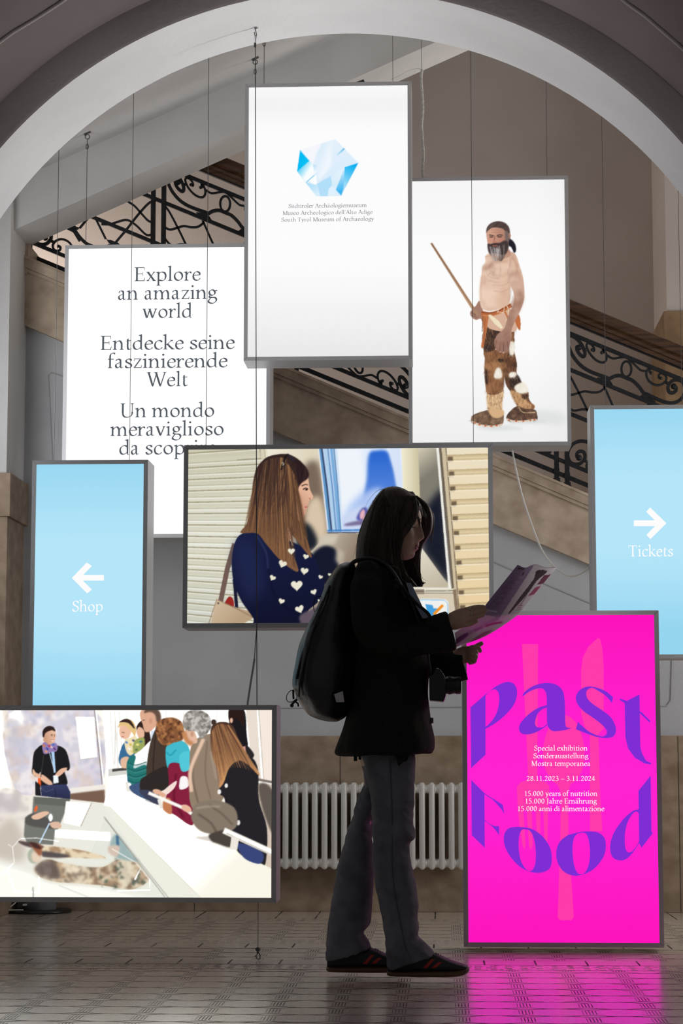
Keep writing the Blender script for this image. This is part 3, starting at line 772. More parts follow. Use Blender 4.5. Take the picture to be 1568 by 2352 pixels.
def art_woman():
    a = Art(425, 1020, 1135, 1440, 2.0907, (228, 222, 200)); K = 2.0907
    ox, oy = (425 - 400) * K, (1020 - 1000) * K
    s = a; sh = lambda p: [(x - ox, y - oy) for x, y in p]
    poly = lambda p, c, sm=False, so=0.0, al=1.0: s.poly(sh(p), c, sm, so, al)
    line = lambda p, w, c, sm=False, so=0.0, al=1.0, w1=None: s.line(sh(p), w, c, sm, so, al, w1)
    grad = lambda p, c0, p0, c1, p1, sm=False, so=0.0, al=1.0: s.grad(sh(p), c0, sh([p0])[0], c1, sh([p1])[0], sm, so, al)
    # shutters at the left
    grad([(40, 40), (420, 40), (420, 960), (40, 960)], (205, 202, 178), (60, 60), (228, 228, 216), (100, 500))
    grad([(40, 560), (330, 560), (330, 960), (40, 960)], (226, 224, 206), (60, 560), (208, 210, 202), (60, 900))
    ys = [88, 135, 158, 188, 214, 243, 268, 298, 322, 352, 376, 407, 430, 460, 484, 513, 536, 566, 590, 620, 643, 673, 697, 727, 750, 780, 804, 833, 857, 886]
    for i, y in enumerate(ys):
        sl = (405 - y) * .085; d = i % 2
        line([(50, y), (440, y - sl * 1.0)], 3.2 if d else 5.5, (150, 142, 112) if not d else (172, 166, 140), so=1.0)
        line([(50, y + 6), (440, y + 6 - sl)], 4, (244, 244, 234), so=1.0, al=.8)
        if not d: line([(50, y + 17), (440, y + 17 - sl)], 16, (196, 192, 166), so=5, al=.5)
    poly([(408, 40), (432, 40), (440, 110), (412, 110)], (214, 206, 180)); line([(410, 60), (416, 110), (300, 118)], 3, (140, 130, 105)); line([(431, 50), (438, 112)], 3, (176, 166, 140))
    # wall and doorway
    grad([(436, 40), (700, 40), (745, 470), (660, 560), (560, 560)], (238, 232, 214), (450, 60), (222, 212, 188), (640, 130))
    poly([(610, 180), (690, 130), (725, 330), (740, 470), (600, 470)], (122, 104, 90), True, 14)
    poly([(640, 330), (700, 300), (735, 470), (665, 510), (630, 460)], (216, 196, 168), True, 12)
    poly([(590, 430), (650, 430), (690, 520), (640, 560), (590, 540)], (30, 34, 44), True, 10)
    # the blue window
    grad([(690, 40), (1092, 40), (1112, 300), (1000, 466), (735, 468)], (236, 243, 252), (1040, 80), (186, 208, 246), (820, 300))
    poly([(760, 50), (900, 50), (930, 240), (840, 330), (790, 440)], (240, 244, 250), so=16)
    grad([(935, 90), (975, 72), (1020, 75), (1040, 120), (1062, 200), (1060, 330), (920, 330), (925, 200)], (44, 104, 208), (980, 90), (98, 140, 222), (980, 320), True, 7)
    poly([(1030, 60), (1085, 50), (1100, 250), (1070, 250), (1050, 150)], (214, 226, 248), so=5)
    poly([(890, 300), (1000, 260), (1000, 470), (850, 430)], (172, 196, 240), True, 12)
    poly([(800, 400), (900, 340), (960, 400), (940, 460), (800, 460)], (204, 216, 242), True, 10)
    poly([(875, 395), (900, 352), (925, 350), (930, 400), (890, 410)], (84, 88, 168), True, 4); poly([(893, 372), (912, 355), (915, 400), (893, 400)], (226, 176, 186), True, 3)
    poly([(820, 425), (900, 408), (920, 425), (830, 435)], (120, 110, 150), True, 4)
    for x0, x1, w, c in ((700, 748, 16, (96, 148, 196)), (706, 756, 6, (28, 44, 72)), (722, 770, 14, (176, 208, 232)), (735, 778, 5, (66, 120, 176)), (752, 792, 14, (120, 172, 218)), (765, 800, 5, (52, 104, 160)), (776, 806, 8, (206, 226, 244))):
        line([(x0, 45), (x0 + (x1 - x0) * .55, 250), (x1, 462)], w, c, so=1.5)
    line([(690, 45), (740, 468)], 4, (240, 240, 236)); line([(735, 458), (1000, 452)], 8, (66, 128, 196), so=1.5); line([(735, 468), (900, 466)], 5, (58, 62, 78))
    # steel console
    grad([(735, 472), (900, 470), (1200, 500), (1200, 900), (640, 900), (655, 560)], (196, 184, 166), (720, 490), (146, 130, 114), (860, 560))
    poly([(700, 480), (790, 474), (770, 520), (690, 540)], (206, 196, 178), so=8)
    poly([(655, 590), (690, 545), (730, 530), (775, 548), (800, 600), (760, 680), (720, 720), (660, 700)], (22, 26, 44), True, 6)
    poly([(780, 540), (815, 560), (805, 640), (775, 600)], (190, 178, 160), so=8)
    # right side: wall, dark reflection, light plate, frame
    grad([(1090, 40), (1190, 40), (1220, 600), (1110, 600)], (238, 232, 204), (1100, 100), (196, 186, 152), (1190, 100))
    grad([(1170, 40), (1275, 40), (1325, 720), (1190, 560)], (206, 198, 176), (1180, 60), (128, 124, 112), (1260, 160))
    poly([(1210, 340), (1290, 240), (1330, 730), (1200, 560), (1180, 450)], (26, 30, 44), so=16)
    grad([(1150, 520), (1188, 540), (1328, 735), (1140, 735)], (226, 220, 204), (1170, 540), (192, 182, 160), (1250, 735))
    line([(1262, 40), (1322, 735)], 12, (240, 238, 230)); line([(1275, 40), (1338, 735)], 12, (110, 98, 84)); line([(1290, 40), (1360, 840)], 16, (206, 190, 160))
    line([(1302, 40), (1372, 900)], 5, (120, 104, 84)); line([(1140, 735), (1330, 735)], 8, (232, 228, 216)); line([(1140, 748), (1350, 746)], 3, (90, 80, 70)); line([(1140, 757), (1350, 757)], 5, (150, 138, 120))
    poly([(1130, 764), (1345, 762), (1355, 900), (1130, 900)], (214, 202, 180)); line([(1345, 740), (1362, 900)], 16, (138, 118, 96)); poly([(1180, 784), (1300, 786), (1316, 800), (1318, 900), (1180, 900)], (240, 240, 238))
    line([(1180, 789), (1296, 791), (1312, 806), (1314, 900)], 4, (142, 194, 232)); poly([(1205, 810), (1240, 815), (1245, 830), (1275, 832), (1240, 870), (1215, 850)], (70, 158, 220)); line([(1245, 860), (1290, 815)], 13, (240, 148, 44))
    # louvres at the right
    grad([(1308, 40), (1530, 40), (1530, 960), (1378, 960)], (236, 224, 196), (1400, 60), (232, 206, 160), (1400, 860))
    for i in range(12):
        v = 47 + 71.3 * i; xl = 1308 + (v - 47) * .083
        poly([(xl, v + 50), (1530, v + 42), (1530, v + 68), (xl, v + 76)], (206, 186, 146)); poly([(xl + 4, v + 56), (xl + 30, v + 55), (xl + 30, v + 78), (xl + 4, v + 80)], (112, 96, 74), so=2)
        line([(xl, v + 49), (1530, v + 41)], 3, (168, 142, 100), so=1); line([(xl, v + 78), (1530, v + 70)], 4, (250, 240, 216), so=1)
        poly([(xl + 30, v + 58), (1530, v + 52), (1530, v + 60), (xl + 30, v + 66)], (224, 206, 168), so=2)
    # bag
    line([(290, 520), (255, 640), (222, 800)], 24, (112, 90, 82)); line([(288, 690), (300, 830)], 16, (24, 26, 48))
    poly([(240, 810), (262, 775), (282, 785), (285, 830), (245, 830)], (152, 40, 36), True)
    grad([(205, 785), (250, 812), (352, 842), (388, 872), (330, 905), (330, 960), (160, 960), (178, 890)], (206, 184, 156), (200, 800), (182, 156, 126), (300, 900)); line([(210, 790), (300, 832), (380, 875)], 4, (140, 116, 92)); line([(205, 785), (165, 905)], 4, (158, 132, 104)); s.ell(211 - ox, 806 - oy, 5, 5, (90, 80, 76))
    # the sweater
    grad([(335, 468), (300, 495), (280, 560), (276, 640), (290, 720), (325, 800), (380, 880), (392, 930), (640, 930), (690, 900), (640, 850), (690, 800), (720, 740), (716, 690), (690, 630), (664, 570), (620, 540), (545, 500), (470, 470), (400, 455)], (26, 32, 66), (330, 480), (18, 20, 46), (420, 900), True)
    poly([(610, 900), (700, 850), (760, 880), (760, 930), (600, 930)], (112, 96, 104), True, 3)
    poly([(600, 870), (670, 830), (740, 800), (760, 860), (640, 920)], (96, 84, 96), True, 4)
    line([(395, 480), (440, 560), (450, 640)], 5, (52, 60, 98), True, 3); line([(450, 640), (490, 780), (600, 870)], 4, (12, 14, 34), True, 3)
    poly([(290, 560), (330, 500), (400, 560), (430, 720), (360, 800), (310, 700)], (34, 42, 82), True, 24, .7)
    # neck, face
    poly([(500, 380), (600, 380), (585, 440), (552, 510), (535, 505), (520, 440)], (198, 148, 122), True)
    grad([(560, 200), (610, 190), (642, 196), (647, 236), (652, 262), (667, 292), (664, 306), (648, 314), (646, 326), (640, 336), (641, 348), (634, 356), (632, 372), (622, 392), (602, 400), (560, 380)], (232, 184, 156), (640, 260), (206, 156, 130), (585, 330), False)
    line([(612, 243), (628, 236), (642, 238)], 5, (78, 54, 44), True); line([(618, 260), (630, 253), (643, 258)], 5, (44, 32, 32), True); s.ell(634 - ox, 261 - oy, 6, 4, (40, 30, 30)); line([(626, 344), (640, 343)], 6, (178, 92, 92)); line([(648, 300), (654, 308)], 4, (160, 106, 88)); poly([(570, 270), (610, 300), (600, 390), (565, 380)], (178, 126, 102), True, 8, .7)
    # hair
    grad([(385, 190), (400, 150), (440, 108), (490, 92), (545, 90), (592, 112), (628, 148), (644, 178), (640, 206), (612, 226), (598, 250), (592, 300), (584, 350), (592, 398), (612, 430), (632, 480), (660, 582), (640, 570), (600, 520), (560, 470), (545, 440), (552, 520), (596, 646), (560, 640), (500, 590), (440, 520), (395, 470), (318, 468), (350, 420), (368, 330), (375, 250)], (52, 36, 34), (540, 130), (128, 90, 62), (470, 540), True)
    s.hair(sh([(395, 200), (430, 130), (500, 105), (545, 120)]), sh([(330, 465), (400, 470), (520, 600), (590, 640)]), 150, [(190, 140, 90), (104, 72, 52), (72, 50, 42), (150, 108, 72), (52, 36, 32), (84, 58, 46)], 5, 3, 0, .6)
    s.hair(sh([(420, 130), (500, 104), (580, 125)]), sh([(380, 330), (460, 380), (560, 330)]), 60, [(48, 33, 32), (62, 44, 40), (84, 58, 48)], 6, 13, 0, .6)
    s.hair(sh([(540, 130), (566, 170), (588, 230)]), sh([(550, 440), (604, 500), (655, 578)]), 64, [(84, 58, 46), (58, 40, 36), (160, 116, 74), (120, 84, 56)], 5, 4)
    poly([(590, 118), (628, 148), (645, 180), (640, 206), (612, 228), (598, 238), (586, 170)], (48, 32, 34), True, 3)
    s.hair(sh([(592, 118), (625, 150), (640, 175)]), sh([(598, 236), (612, 226), (638, 206)]), 24, [(36, 24, 28), (74, 52, 48)], 4, 6)
    # sunglasses
    line([(514, 165), (524, 130), (542, 92), (560, 104), (585, 130)], 7, (20, 18, 24), True); poly([(542, 92), (566, 100), (586, 130), (572, 126), (552, 110)], (46, 40, 50)); s.ell(522 - ox, 136 - oy, 5, 8, (214, 204, 186)); line([(536, 100), (520, 140), (514, 168)], 3, (30, 26, 30))
    # hearts
    for cx, cy, w, r in ((562, 556, 34, 0), (632, 582, 28, .25), (625, 651, 38, .15), (588, 720, 56, -.05), (472, 684, 30, .5), (702, 680, 22, .35), (670, 752, 30, -.35), (515, 796, 30, .3), (602, 834, 42, -.35), (520, 617, 40, .35), (745, 668, 16, .2), (694, 792, 12, .5)):
        h = []
        for i in range(26):
            t = 2 * math.pi * i / 26; x = 16 * math.sin(t) ** 3 * w / 32; y = -(13 * math.cos(t) - 5 * math.cos(2 * t) - 2 * math.cos(3 * t) - math.cos(4 * t)) * w / 32
            h.append((cx + x * math.cos(r) - y * math.sin(r), cy + x * math.sin(r) + y * math.cos(r)))
        poly(h, (232, 228, 208))
    line([(560, 505), (570, 530)], 2, (200, 190, 170))
    a.im = a.blur(a.im, .45); return a

def art_tour():
    K = 1568 / 660.0
    a = Art(-20, 1610, 640, 2080, K, (240, 234, 226)); ox, oy = -20 * K, 10 * K; s = a
    sh = lambda p: [(x - ox, y - oy) for x, y in p]
    poly = lambda p, c, sm=False, so=0.0, al=1.0: s.poly(sh(p), c, sm, so, al)
    line = lambda p, w, c, sm=False, so=0.0, al=1.0, w1=None: s.line(sh(p), w, c, sm, so, al, w1)
    grad = lambda p, c0, p0, c1, p1, sm=False, so=0.0, al=1.0: s.grad(sh(p), c0, sh([p0])[0], c1, sh([p1])[0], sm, so, al)
    ell = lambda x, y, rx, ry, c, so=0.0, al=1.0, r=0.0: s.ell(x - ox, y - oy, rx, ry, c, so, al, r)
    mott = lambda p, c, sc, th, al, sd, so=4.0: s.mottle(sh(p), c, sc, th, al, True, sd, so)
    # wall with a large pale mural
    poly([(-60, 60), (60, 60), (110, 560), (-60, 560)], (246, 240, 230)); line([(30, 60), (90, 540)], 26, (228, 218, 206), so=8)
    grad([(40, 70), (520, 70), (565, 480), (385, 505), (100, 545)], (236, 230, 230), (60, 100), (224, 216, 220), (500, 400))
    for sc, th, c, al, sd in ((120, .52, (206, 200, 214), .7, 4), (60, .58, (186, 186, 206), .55, 5), (46, .64, (214, 192, 176), .6, 6), (26, .66, (168, 170, 196), .5, 7)):
        mott([(45, 75), (520, 75), (560, 470), (380, 500), (100, 535)], c, sc, th, al, sd, 3)
    poly([(52, 190), (100, 190), (96, 330), (62, 330)], (190, 186, 196), True, 16, .7)
    poly([(412, 110), (515, 112), (530, 330), (440, 345)], (240, 236, 234)); line([(440, 344), (530, 332)], 4, (190, 182, 178)); line([(515, 75), (566, 560)], 4, (120, 108, 102)); line([(524, 75), (575, 560)], 6, (244, 240, 234))
    poly([(385, 500), (570, 478), (575, 560), (385, 560)], (232, 226, 218)); poly([(382, 530), (570, 508), (575, 590), (382, 568)], (116, 90, 74), so=3)
    # bright far room
    poly([(560, 60), (1500, 60), (1500, 500), (590, 500)], (244, 242, 236))
    for x in (600, 625, 650, 690, 905, 1000, 1180): line([(x, 80), (x + 22, 400)], 4, (216, 214, 204), so=2)
    poly([(590, 395), (690, 385), (690, 425), (590, 436)], (206, 206, 198)); poly([(612, 395), (690, 388), (690, 402), (612, 410)], (70, 66, 66)); line([(640, 120), (640, 390)], 3, (208, 204, 196)); line([(628, 130), (628, 370)], 3, (200, 196, 188))
    line([(1410, 60), (1438, 450)], 5, (190, 178, 166)); poly([(1415, 60), (1500, 60), (1500, 460), (1440, 450)], (236, 222, 210)); poly([(1340, 60), (1400, 60), (1425, 450), (1380, 450)], (224, 212, 200)); line([(1405, 452), (1500, 470)], 14, (120, 108, 100)); poly([(1400, 470), (1500, 480), (1500, 960), (1440, 960)], (206, 190, 174))
    # the guide
    ell(265, 235, 30, 20, (206, 158, 130)); grad([(234, 200), (240, 180), (268, 168), (298, 180), (304, 215), (298, 245), (282, 262), (262, 262), (242, 245)], (226, 180, 152), (290, 210), (196, 146, 120), (245, 220), True)
    poly([(232, 215), (234, 185), (250, 166), (272, 160), (294, 168), (302, 190), (284, 184), (262, 190), (246, 202), (240, 222)], (44, 30, 28), True)
    line([(276, 208), (288, 206)], 3, (60, 42, 36)); line([(293, 208), (300, 209)], 3, (60, 42, 36)); ell(283, 213, 4, 2.5, (40, 30, 30)); ell(297, 214, 3, 2.5, (40, 30, 30)); poly([(278, 238), (296, 236), (288, 245)], (238, 226, 220)); line([(276, 237), (297, 235)], 2.5, (160, 76, 72)); line([(291, 215), (294, 226)], 2, (176, 126, 104))
    poly([(232, 264), (205, 280), (184, 310), (176, 380), (176, 420), (205, 440), (222, 412), (228, 490), (362, 485), (350, 400), (372, 404), (382, 380), (370, 320), (352, 285), (310, 266)], (28, 27, 29), True)
    poly([(180, 395), (200, 418), (240, 430), (285, 470), (278, 484), (250, 474), (210, 445), (180, 425)], (222, 176, 148), True); poly([(300, 428), (330, 395), (364, 388), (360, 402), (330, 430), (308, 440)], (222, 176, 148), True)
    poly([(230, 265), (245, 248), (268, 262), (300, 252), (314, 270), (308, 298), (275, 306), (240, 312)], (142, 120, 170), True)
    for x, y, c in ((240, 268, (206, 120, 60)), (258, 285, (60, 70, 150)), (280, 275, (224, 200, 190)), (298, 285, (96, 52, 120)), (252, 300, (220, 150, 90)), (290, 262, (70, 110, 180)), (268, 270, (180, 60, 90))): ell(x, y, 9, 5, c, 1, 1, .7)
    poly([(280, 302), (296, 302), (304, 414), (294, 416)], (170, 204, 236)); line([(270, 305), (298, 410)], 4, (196, 220, 240)); poly([(290, 430), (316, 430), (320, 470), (292, 474)], (226, 232, 238))
    line([(238, 320), (222, 440)], 4, (60, 58, 58)); poly([(206, 446), (222, 446), (224, 492), (208, 492)], (230, 88, 40)); poly([(192, 460), (218, 480), (226, 560), (192, 560)], (32, 30, 34))
    grad([(222, 484), (362, 478), (384, 520), (384, 565), (226, 560)], (52, 58, 92), (300, 490), (38, 42, 70), (300, 560)); line([(300, 500), (306, 560)], 3, (26, 28, 50)); line([(225, 500), (250, 520), (290, 505)], 2, (96, 100, 130))
    # glass case in the lower left
    grad([(-60, 522), (200, 540), (566, 580), (620, 650), (930, 1110), (-60, 1110)], (232, 224, 214), (40, 560), (224, 226, 216), (500, 1000))
    poly([(-60, 522), (120, 535), (90, 640), (-60, 640)], (214, 206, 206), so=8); mott([(-60, 530), (150, 545), (110, 780), (-60, 900)], (176, 166, 166), 70, .5, .5, 12)
    poly([(-60, 780), (60, 660), (130, 780), (120, 900), (-60, 860)], (196, 186, 174), True, 20)
    poly([(-60, 880), (200, 960), (900, 1110), (-60, 1110)], (234, 234, 226), so=10)
    poly([(182, 545), (384, 560), (330, 690), (296, 770), (290, 810), (150, 800), (130, 760), (136, 660), (176, 636)], (112, 114, 108), so=2)
    poly([(190, 548), (382, 560), (372, 600), (190, 585)], (96, 98, 92)); poly([(150, 650), (210, 640), (300, 690), (290, 720), (150, 700)], (76, 72, 70), True, 3, .8)
    poly([(176, 650), (240, 626), (268, 636), (215, 668), (180, 668)], (222, 182, 156), True); poly([(272, 690), (320, 684), (334, 715), (290, 718)], (214, 178, 154), True); ell(276, 660, 12, 22, (228, 230, 228)); ell(196, 612, 8, 18, (222, 96, 52), 1, 1, .3); line([(270, 690), (215, 800)], 8, (186, 210, 232))
    poly([(360, 570), (500, 580), (440, 710), (345, 690)], (238, 236, 228)); line([(500, 580), (440, 710)], 3, (150, 140, 130)); poly([(300, 725), (600, 740), (605, 790), (296, 766)], (250, 250, 246), so=2)
    for i in range(9): line([(580 + i * 6, 660 + i * 9), (500 + i * 10, 850 + i * 2)], 2, (196, 198, 190), al=.8)
    # exhibit: a lying brown mottled form under the glass
    base = [(185, 945), (250, 890), (330, 905), (440, 925), (560, 930), (640, 890), (740, 900), (780, 950), (812, 1000), (760, 1040), (690, 1052), (560, 1030), (420, 1020), (300, 1010), (230, 990)]
    poly(base, (212, 192, 162), True, 7, .8)
    for sc, th, c, al, sd in ((60, .5, (166, 132, 98), .6, 21), (34, .58, (110, 86, 70), .6, 22), (22, .62, (84, 68, 58), .55, 23), (28, .62, (236, 222, 196), .8, 24)): mott(base, c, sc, th, al, sd, 2.5)
    poly([(195, 925), (240, 895), (300, 905), (330, 990), (260, 985), (200, 955)], (92, 80, 78), True, 8, .8)
    up = [(230, 815), (330, 822), (450, 840), (560, 868), (560, 885), (420, 880), (300, 876), (222, 866)]
    poly(up, (224, 206, 176), True, 4); mott(up, (150, 118, 88), 30, .55, .8, 31, 2); poly([(100, 788), (190, 800), (240, 820), (200, 830), (130, 812)], (86, 70, 70), True, 3); poly([(225, 845), (300, 850), (380, 868), (330, 880), (230, 872)], (84, 76, 78), True, 4)
    ell(186, 868, 36, 44, (170, 176, 158), 3); ell(200, 872, 28, 34, (222, 200, 178), 4); poly([(165, 800), (225, 812), (222, 868), (196, 850)], (150, 90, 66), True, 4); poly([(160, 796), (200, 800), (226, 830), (190, 826)], (70, 44, 40), True, 3)
    poly([(640, 900), (700, 880), (720, 960), (690, 1040), (650, 1000)], (222, 212, 190), True, 5, .8); mott([(560, 890), (760, 890), (810, 1000), (700, 1050), (540, 1030)], (52, 70, 60), 26, .66, .7, 41, 2)
    poly([(600, 810), (640, 750), (720, 860), (760, 900), (640, 880)], (120, 152, 156), True, 5, .7); poly([(632, 756), (648, 760), (650, 820), (634, 810)], (70, 110, 140), False, 2); poly([(590, 820), (650, 815), (640, 870), (600, 860)], (206, 186, 170), True, 4)
    line([(735, 1000), (765, 940)], 8, (244, 244, 240), w1=4)
    for q in ([(110, 775), (68, 822), (44, 806)], [(68, 822), (78, 905), (10, 972)], [(10, 972), (44, 955), (78, 1062), (212, 1070), (212, 975)], [(110, 775), (200, 772), (320, 790)], [(610, 830), (740, 905), (816, 1000), (818, 1055), (640, 1060)]): line(q, 4.5, (250, 250, 246), so=1, al=.85)
    line([(180, 1040), (182, 1110)], 6, (150, 160, 150), so=1); line([(320, 1030), (520, 1110)], 3, (206, 208, 198))
    # white counter
    grad([(590, 485), (660, 500), (830, 580), (1500, 950), (1500, 1110), (915, 1110), (566, 590)], (252, 250, 246), (700, 560), (240, 236, 222), (1200, 1090))
    poly([(566, 590), (600, 600), (1110, 1110), (915, 1110)], (230, 228, 216)); line([(566, 655), (920, 1100)], 7, (186, 184, 174), so=1); line([(572, 665), (900, 1095)], 3, (120, 120, 112)); line([(600, 600), (1105, 1110)], 3, (214, 210, 198)); line([(590, 492), (850, 640), (1100, 770)], 3, (226, 222, 214), so=1)
    poly([(775, 565), (830, 572), (845, 585)], (180, 176, 170), so=2); poly([(1060, 770), (1150, 760), (1150, 790)], (206, 200, 190), so=3)
    # the visitors, far to near
    poly([(1250, 70), (1330, 70), (1345, 200), (1350, 280), (1310, 310), (1290, 220), (1255, 160)], (26, 24, 28), True); poly([(1250, 70), (1290, 60), (1325, 80), (1328, 160), (1290, 120), (1258, 150)], (40, 24, 22), True); ell(1262, 130, 8, 14, (222, 176, 150)); poly([(1310, 275), (1345, 270), (1350, 310), (1325, 312)], (206, 150, 140)); poly([(1340, 260), (1384, 310), (1376, 335), (1345, 312)], (40, 36, 38), True)
    ell(1166, 140, 14, 16, (60, 44, 40))
    # blond, denim jacket
    poly([(680, 250), (655, 300), (648, 350), (665, 385), (690, 380), (700, 470), (760, 400), (740, 240)], (54, 104, 146), True); poly([(660, 340), (700, 330), (700, 385), (664, 386)], (222, 178, 150), True)
    poly([(678, 240), (700, 230), (742, 215), (748, 280), (715, 320), (690, 300)], (232, 216, 176), True)
    for x, y, c in ((690, 250, (90, 130, 190)), (712, 262, (206, 180, 80)), (728, 240, (90, 90, 110)), (705, 285, (240, 236, 226)), (730, 275, (150, 140, 60)), (720, 300, (220, 200, 120))): ell(x, y, 9, 6, c, 1, 1, .6)
    ell(682, 190, 32, 42, (228, 182, 154)); poly([(645, 170), (655, 140), (690, 122), (725, 135), (742, 175), (735, 215), (715, 190), (690, 165), (660, 160)], (222, 188, 126), True); poly([(650, 140), (680, 122), (712, 130), (735, 170), (728, 172), (700, 145), (668, 140)], (50, 34, 30), True); line([(664, 195), (680, 198)], 3, (80, 54, 44)); line([(662, 218), (676, 218)], 3, (180, 96, 90))
    # woman in white with a teal quilted vest
    poly([(744, 170), (780, 130), (812, 180), (822, 260), (800, 330), (770, 250)], (48, 32, 30), True); poly([(745, 190), (760, 165), (785, 185), (785, 220), (760, 230)], (222, 176, 148), True)
    poly([(735, 240), (785, 225), (785, 280), (745, 310), (725, 300)], (150, 160, 90), True); ell(750, 262, 9, 6, (226, 220, 130), 1); ell(768, 246, 8, 5, (60, 110, 140), 1); ell(744, 290, 8, 6, (84, 110, 70), 1)
    poly([(720, 330), (770, 290), (830, 240), (820, 360), (770, 410), (715, 385)], (236, 234, 232), True)
    poly([(692, 360), (720, 320), (740, 330), (730, 390), (790, 372), (808, 400), (800, 470), (730, 490), (698, 440)], (36, 112, 108), True)
    for y in (360, 392, 424, 456): line([(696, y), (740, y + 14), (800, y - 4)], 4, (20, 76, 76), True, 1); line([(700, y + 9), (740, y + 23), (800, y + 6)], 4, (78, 150, 142), True, 2, .7)
    poly([(710, 486), (800, 470), (815, 560), (780, 555), (720, 520)], (62, 84, 120), True)
    # man in a brown jacket
    poly([(764, 110), (768, 80), (800, 66), (850, 66), (872, 90), (874, 130), (850, 160), (820, 190), (790, 190), (778, 150)], (214, 164, 136), True); poly([(800, 66), (850, 66), (874, 90), (876, 130), (856, 140), (846, 100), (820, 84), (786, 90)], (96, 74, 62), True, 3); ell(822, 132, 10, 16, (202, 148, 122)); line([(776, 130), (790, 128)], 4, (90, 66, 54))
    poly([(822, 190), (850, 180), (850, 230), (828, 300)], (206, 220, 236))
    poly([(830, 220), (870, 150), (905, 190), (935, 260), (940, 360), (905, 450), (840, 470), (800, 440), (806, 330)], (66, 54, 46), True); poly([(765, 460), (800, 430), (900, 380), (935, 420), (910, 500), (830, 525), (770, 520)], (44, 38, 36), True); line([(850, 190), (838, 330), (836, 420)], 5, (40, 32, 28), True); poly([(760, 510), (860, 525), (870, 590), (800, 560)], (58, 62, 84), True)
    # curly hair, turquoise and crimson
    poly([(905, 280), (960, 236), (1020, 260), (1040, 330), (1035, 400), (960, 380), (915, 390)], (62, 178, 196), True); poly([(918, 380), (960, 360), (1032, 395), (1046, 470), (1048, 560), (1052, 700), (960, 650), (900, 600), (920, 480)], (128, 30, 58), True); poly([(980, 320), (1036, 300), (1040, 390), (990, 405)], (78, 192, 206), True); poly([(985, 440), (1020, 440), (1028, 490), (980, 505)], (232, 226, 226), True); line([(960, 420), (950, 560), (1000, 660)], 9, (96, 18, 42), True, 3); line([(905, 300), (930, 320), (960, 290)], 6, (34, 140, 160), True, 2); poly([(885, 520), (960, 460), (950, 500), (900, 540)], (236, 216, 206), True); ell(858, 520, 26, 14, (222, 172, 144), 1, 1, .3); ell(885, 535, 22, 12, (218, 166, 138), 1, 1, .4); poly([(895, 560), (930, 560), (935, 640), (890, 615)], (190, 120, 80), True, 2)
    hc = [(850, 195), (858, 140), (900, 118), (950, 116), (990, 140), (1004, 190), (996, 235), (950, 250), (905, 268), (868, 245)]
    poly(hc, (128, 82, 52), True, 2); mott(hc, (176, 120, 74), 16, .55, .9, 51, 1); mott(hc, (78, 46, 32), 14, .6, .9, 52, 1)
    # grey haired woman in a tan coat
    poly([(1040, 280), (1090, 220), (1170, 210), (1210, 300), (1230, 420), (1210, 570), (1100, 590), (1060, 620), (1034, 560), (1034, 420)], (140, 122, 104), True); line([(1090, 260), (1050, 420), (1080, 580)], 8, (104, 88, 74), True, 3); line([(1130, 240), (1120, 420), (1150, 560)], 6, (112, 96, 82), True, 3); line([(1110, 230), (1040, 400), (1044, 520)], 20, (222, 188, 164), True, 3); line([(1150, 300), (1180, 450)], 8, (164, 146, 128), True, 4)
    poly([(1000, 210), (1020, 180), (1060, 190), (1075, 250), (1030, 250)], (218, 176, 152), True); ell(1048, 205, 9, 15, (196, 146, 122))
    hg = [(998, 150), (1010, 95), (1050, 75), (1100, 78), (1140, 105), (1152, 160), (1130, 200), (1095, 230), (1070, 190), (1020, 185)]
    poly(hg, (142, 136, 130), True, 2); mott(hg, (196, 192, 186), 18, .52, .9, 61, 1); mott(hg, (92, 86, 82), 14, .6, .8, 62, 1)
    line([(1000, 190), (1020, 240), (1050, 260)], 26, (190, 130, 84), True, 4); ell(1016, 610, 30, 18, (224, 176, 150), 1, 1, .5)
    # nearest visitor: long fair hair, black top, coat over the arm
    poly([(1230, 400), (1290, 330), (1370, 330), (1408, 400), (1412, 560), (1456, 720), (1450, 900), (1420, 910), (1300, 850), (1240, 700), (1225, 560), (1195, 520)], (34, 32, 36), True); poly([(1300, 800), (1430, 850), (1418, 912), (1330, 880)], (54, 66, 116), True); ell(1234, 486, 9, 12, (232, 228, 224)); ell(1196, 520, 10, 14, (232, 228, 224)); ell(1300, 688, 10, 14, (232, 228, 224))
    poly([(1410, 490), (1460, 480), (1500, 560), (1500, 760), (1440, 640)], (92, 84, 76), True, 4)
    hf = [(1150, 175), (1180, 145), (1225, 138), (1270, 160), (1300, 230), (1350, 320), (1405, 400), (1412, 430), (1350, 370), (1300, 350), (1250, 390), (1220, 470), (1195, 495), (1200, 430), (1170, 360), (1150, 280)]
    grad(hf, (66, 44, 36), (1220, 150), (196, 142, 92), (1230, 440), True)
    s.hair(sh([(1155, 190), (1190, 150), (1250, 155)]), sh([(1195, 490), (1260, 390), (1405, 410)]), 80, [(214, 160, 106), (120, 80, 54), (84, 54, 42), (176, 122, 78)], 5, 8)
    ct = [(1042, 640), (1080, 580), (1180, 565), (1270, 600), (1296, 660), (1280, 720), (1200, 750), (1110, 740), (1060, 700)]
    poly(ct, (128, 114, 100), True, 2); line([(1080, 640), (1150, 690), (1180, 740)], 10, (92, 80, 70), True, 4); line([(1140, 590), (1210, 640), (1270, 700)], 9, (98, 86, 76), True, 4); line([(1070, 610), (1130, 600), (1200, 600)], 9, (160, 146, 130), True, 4); poly([(1145, 750), (1250, 730), (1262, 820), (1180, 800), (1150, 785)], (70, 62, 56), True, 3)
    # rail
    for p in ([(690, 465), (700, 520)], [(866, 560), (880, 612)]): line(p, 16, (226, 222, 214))
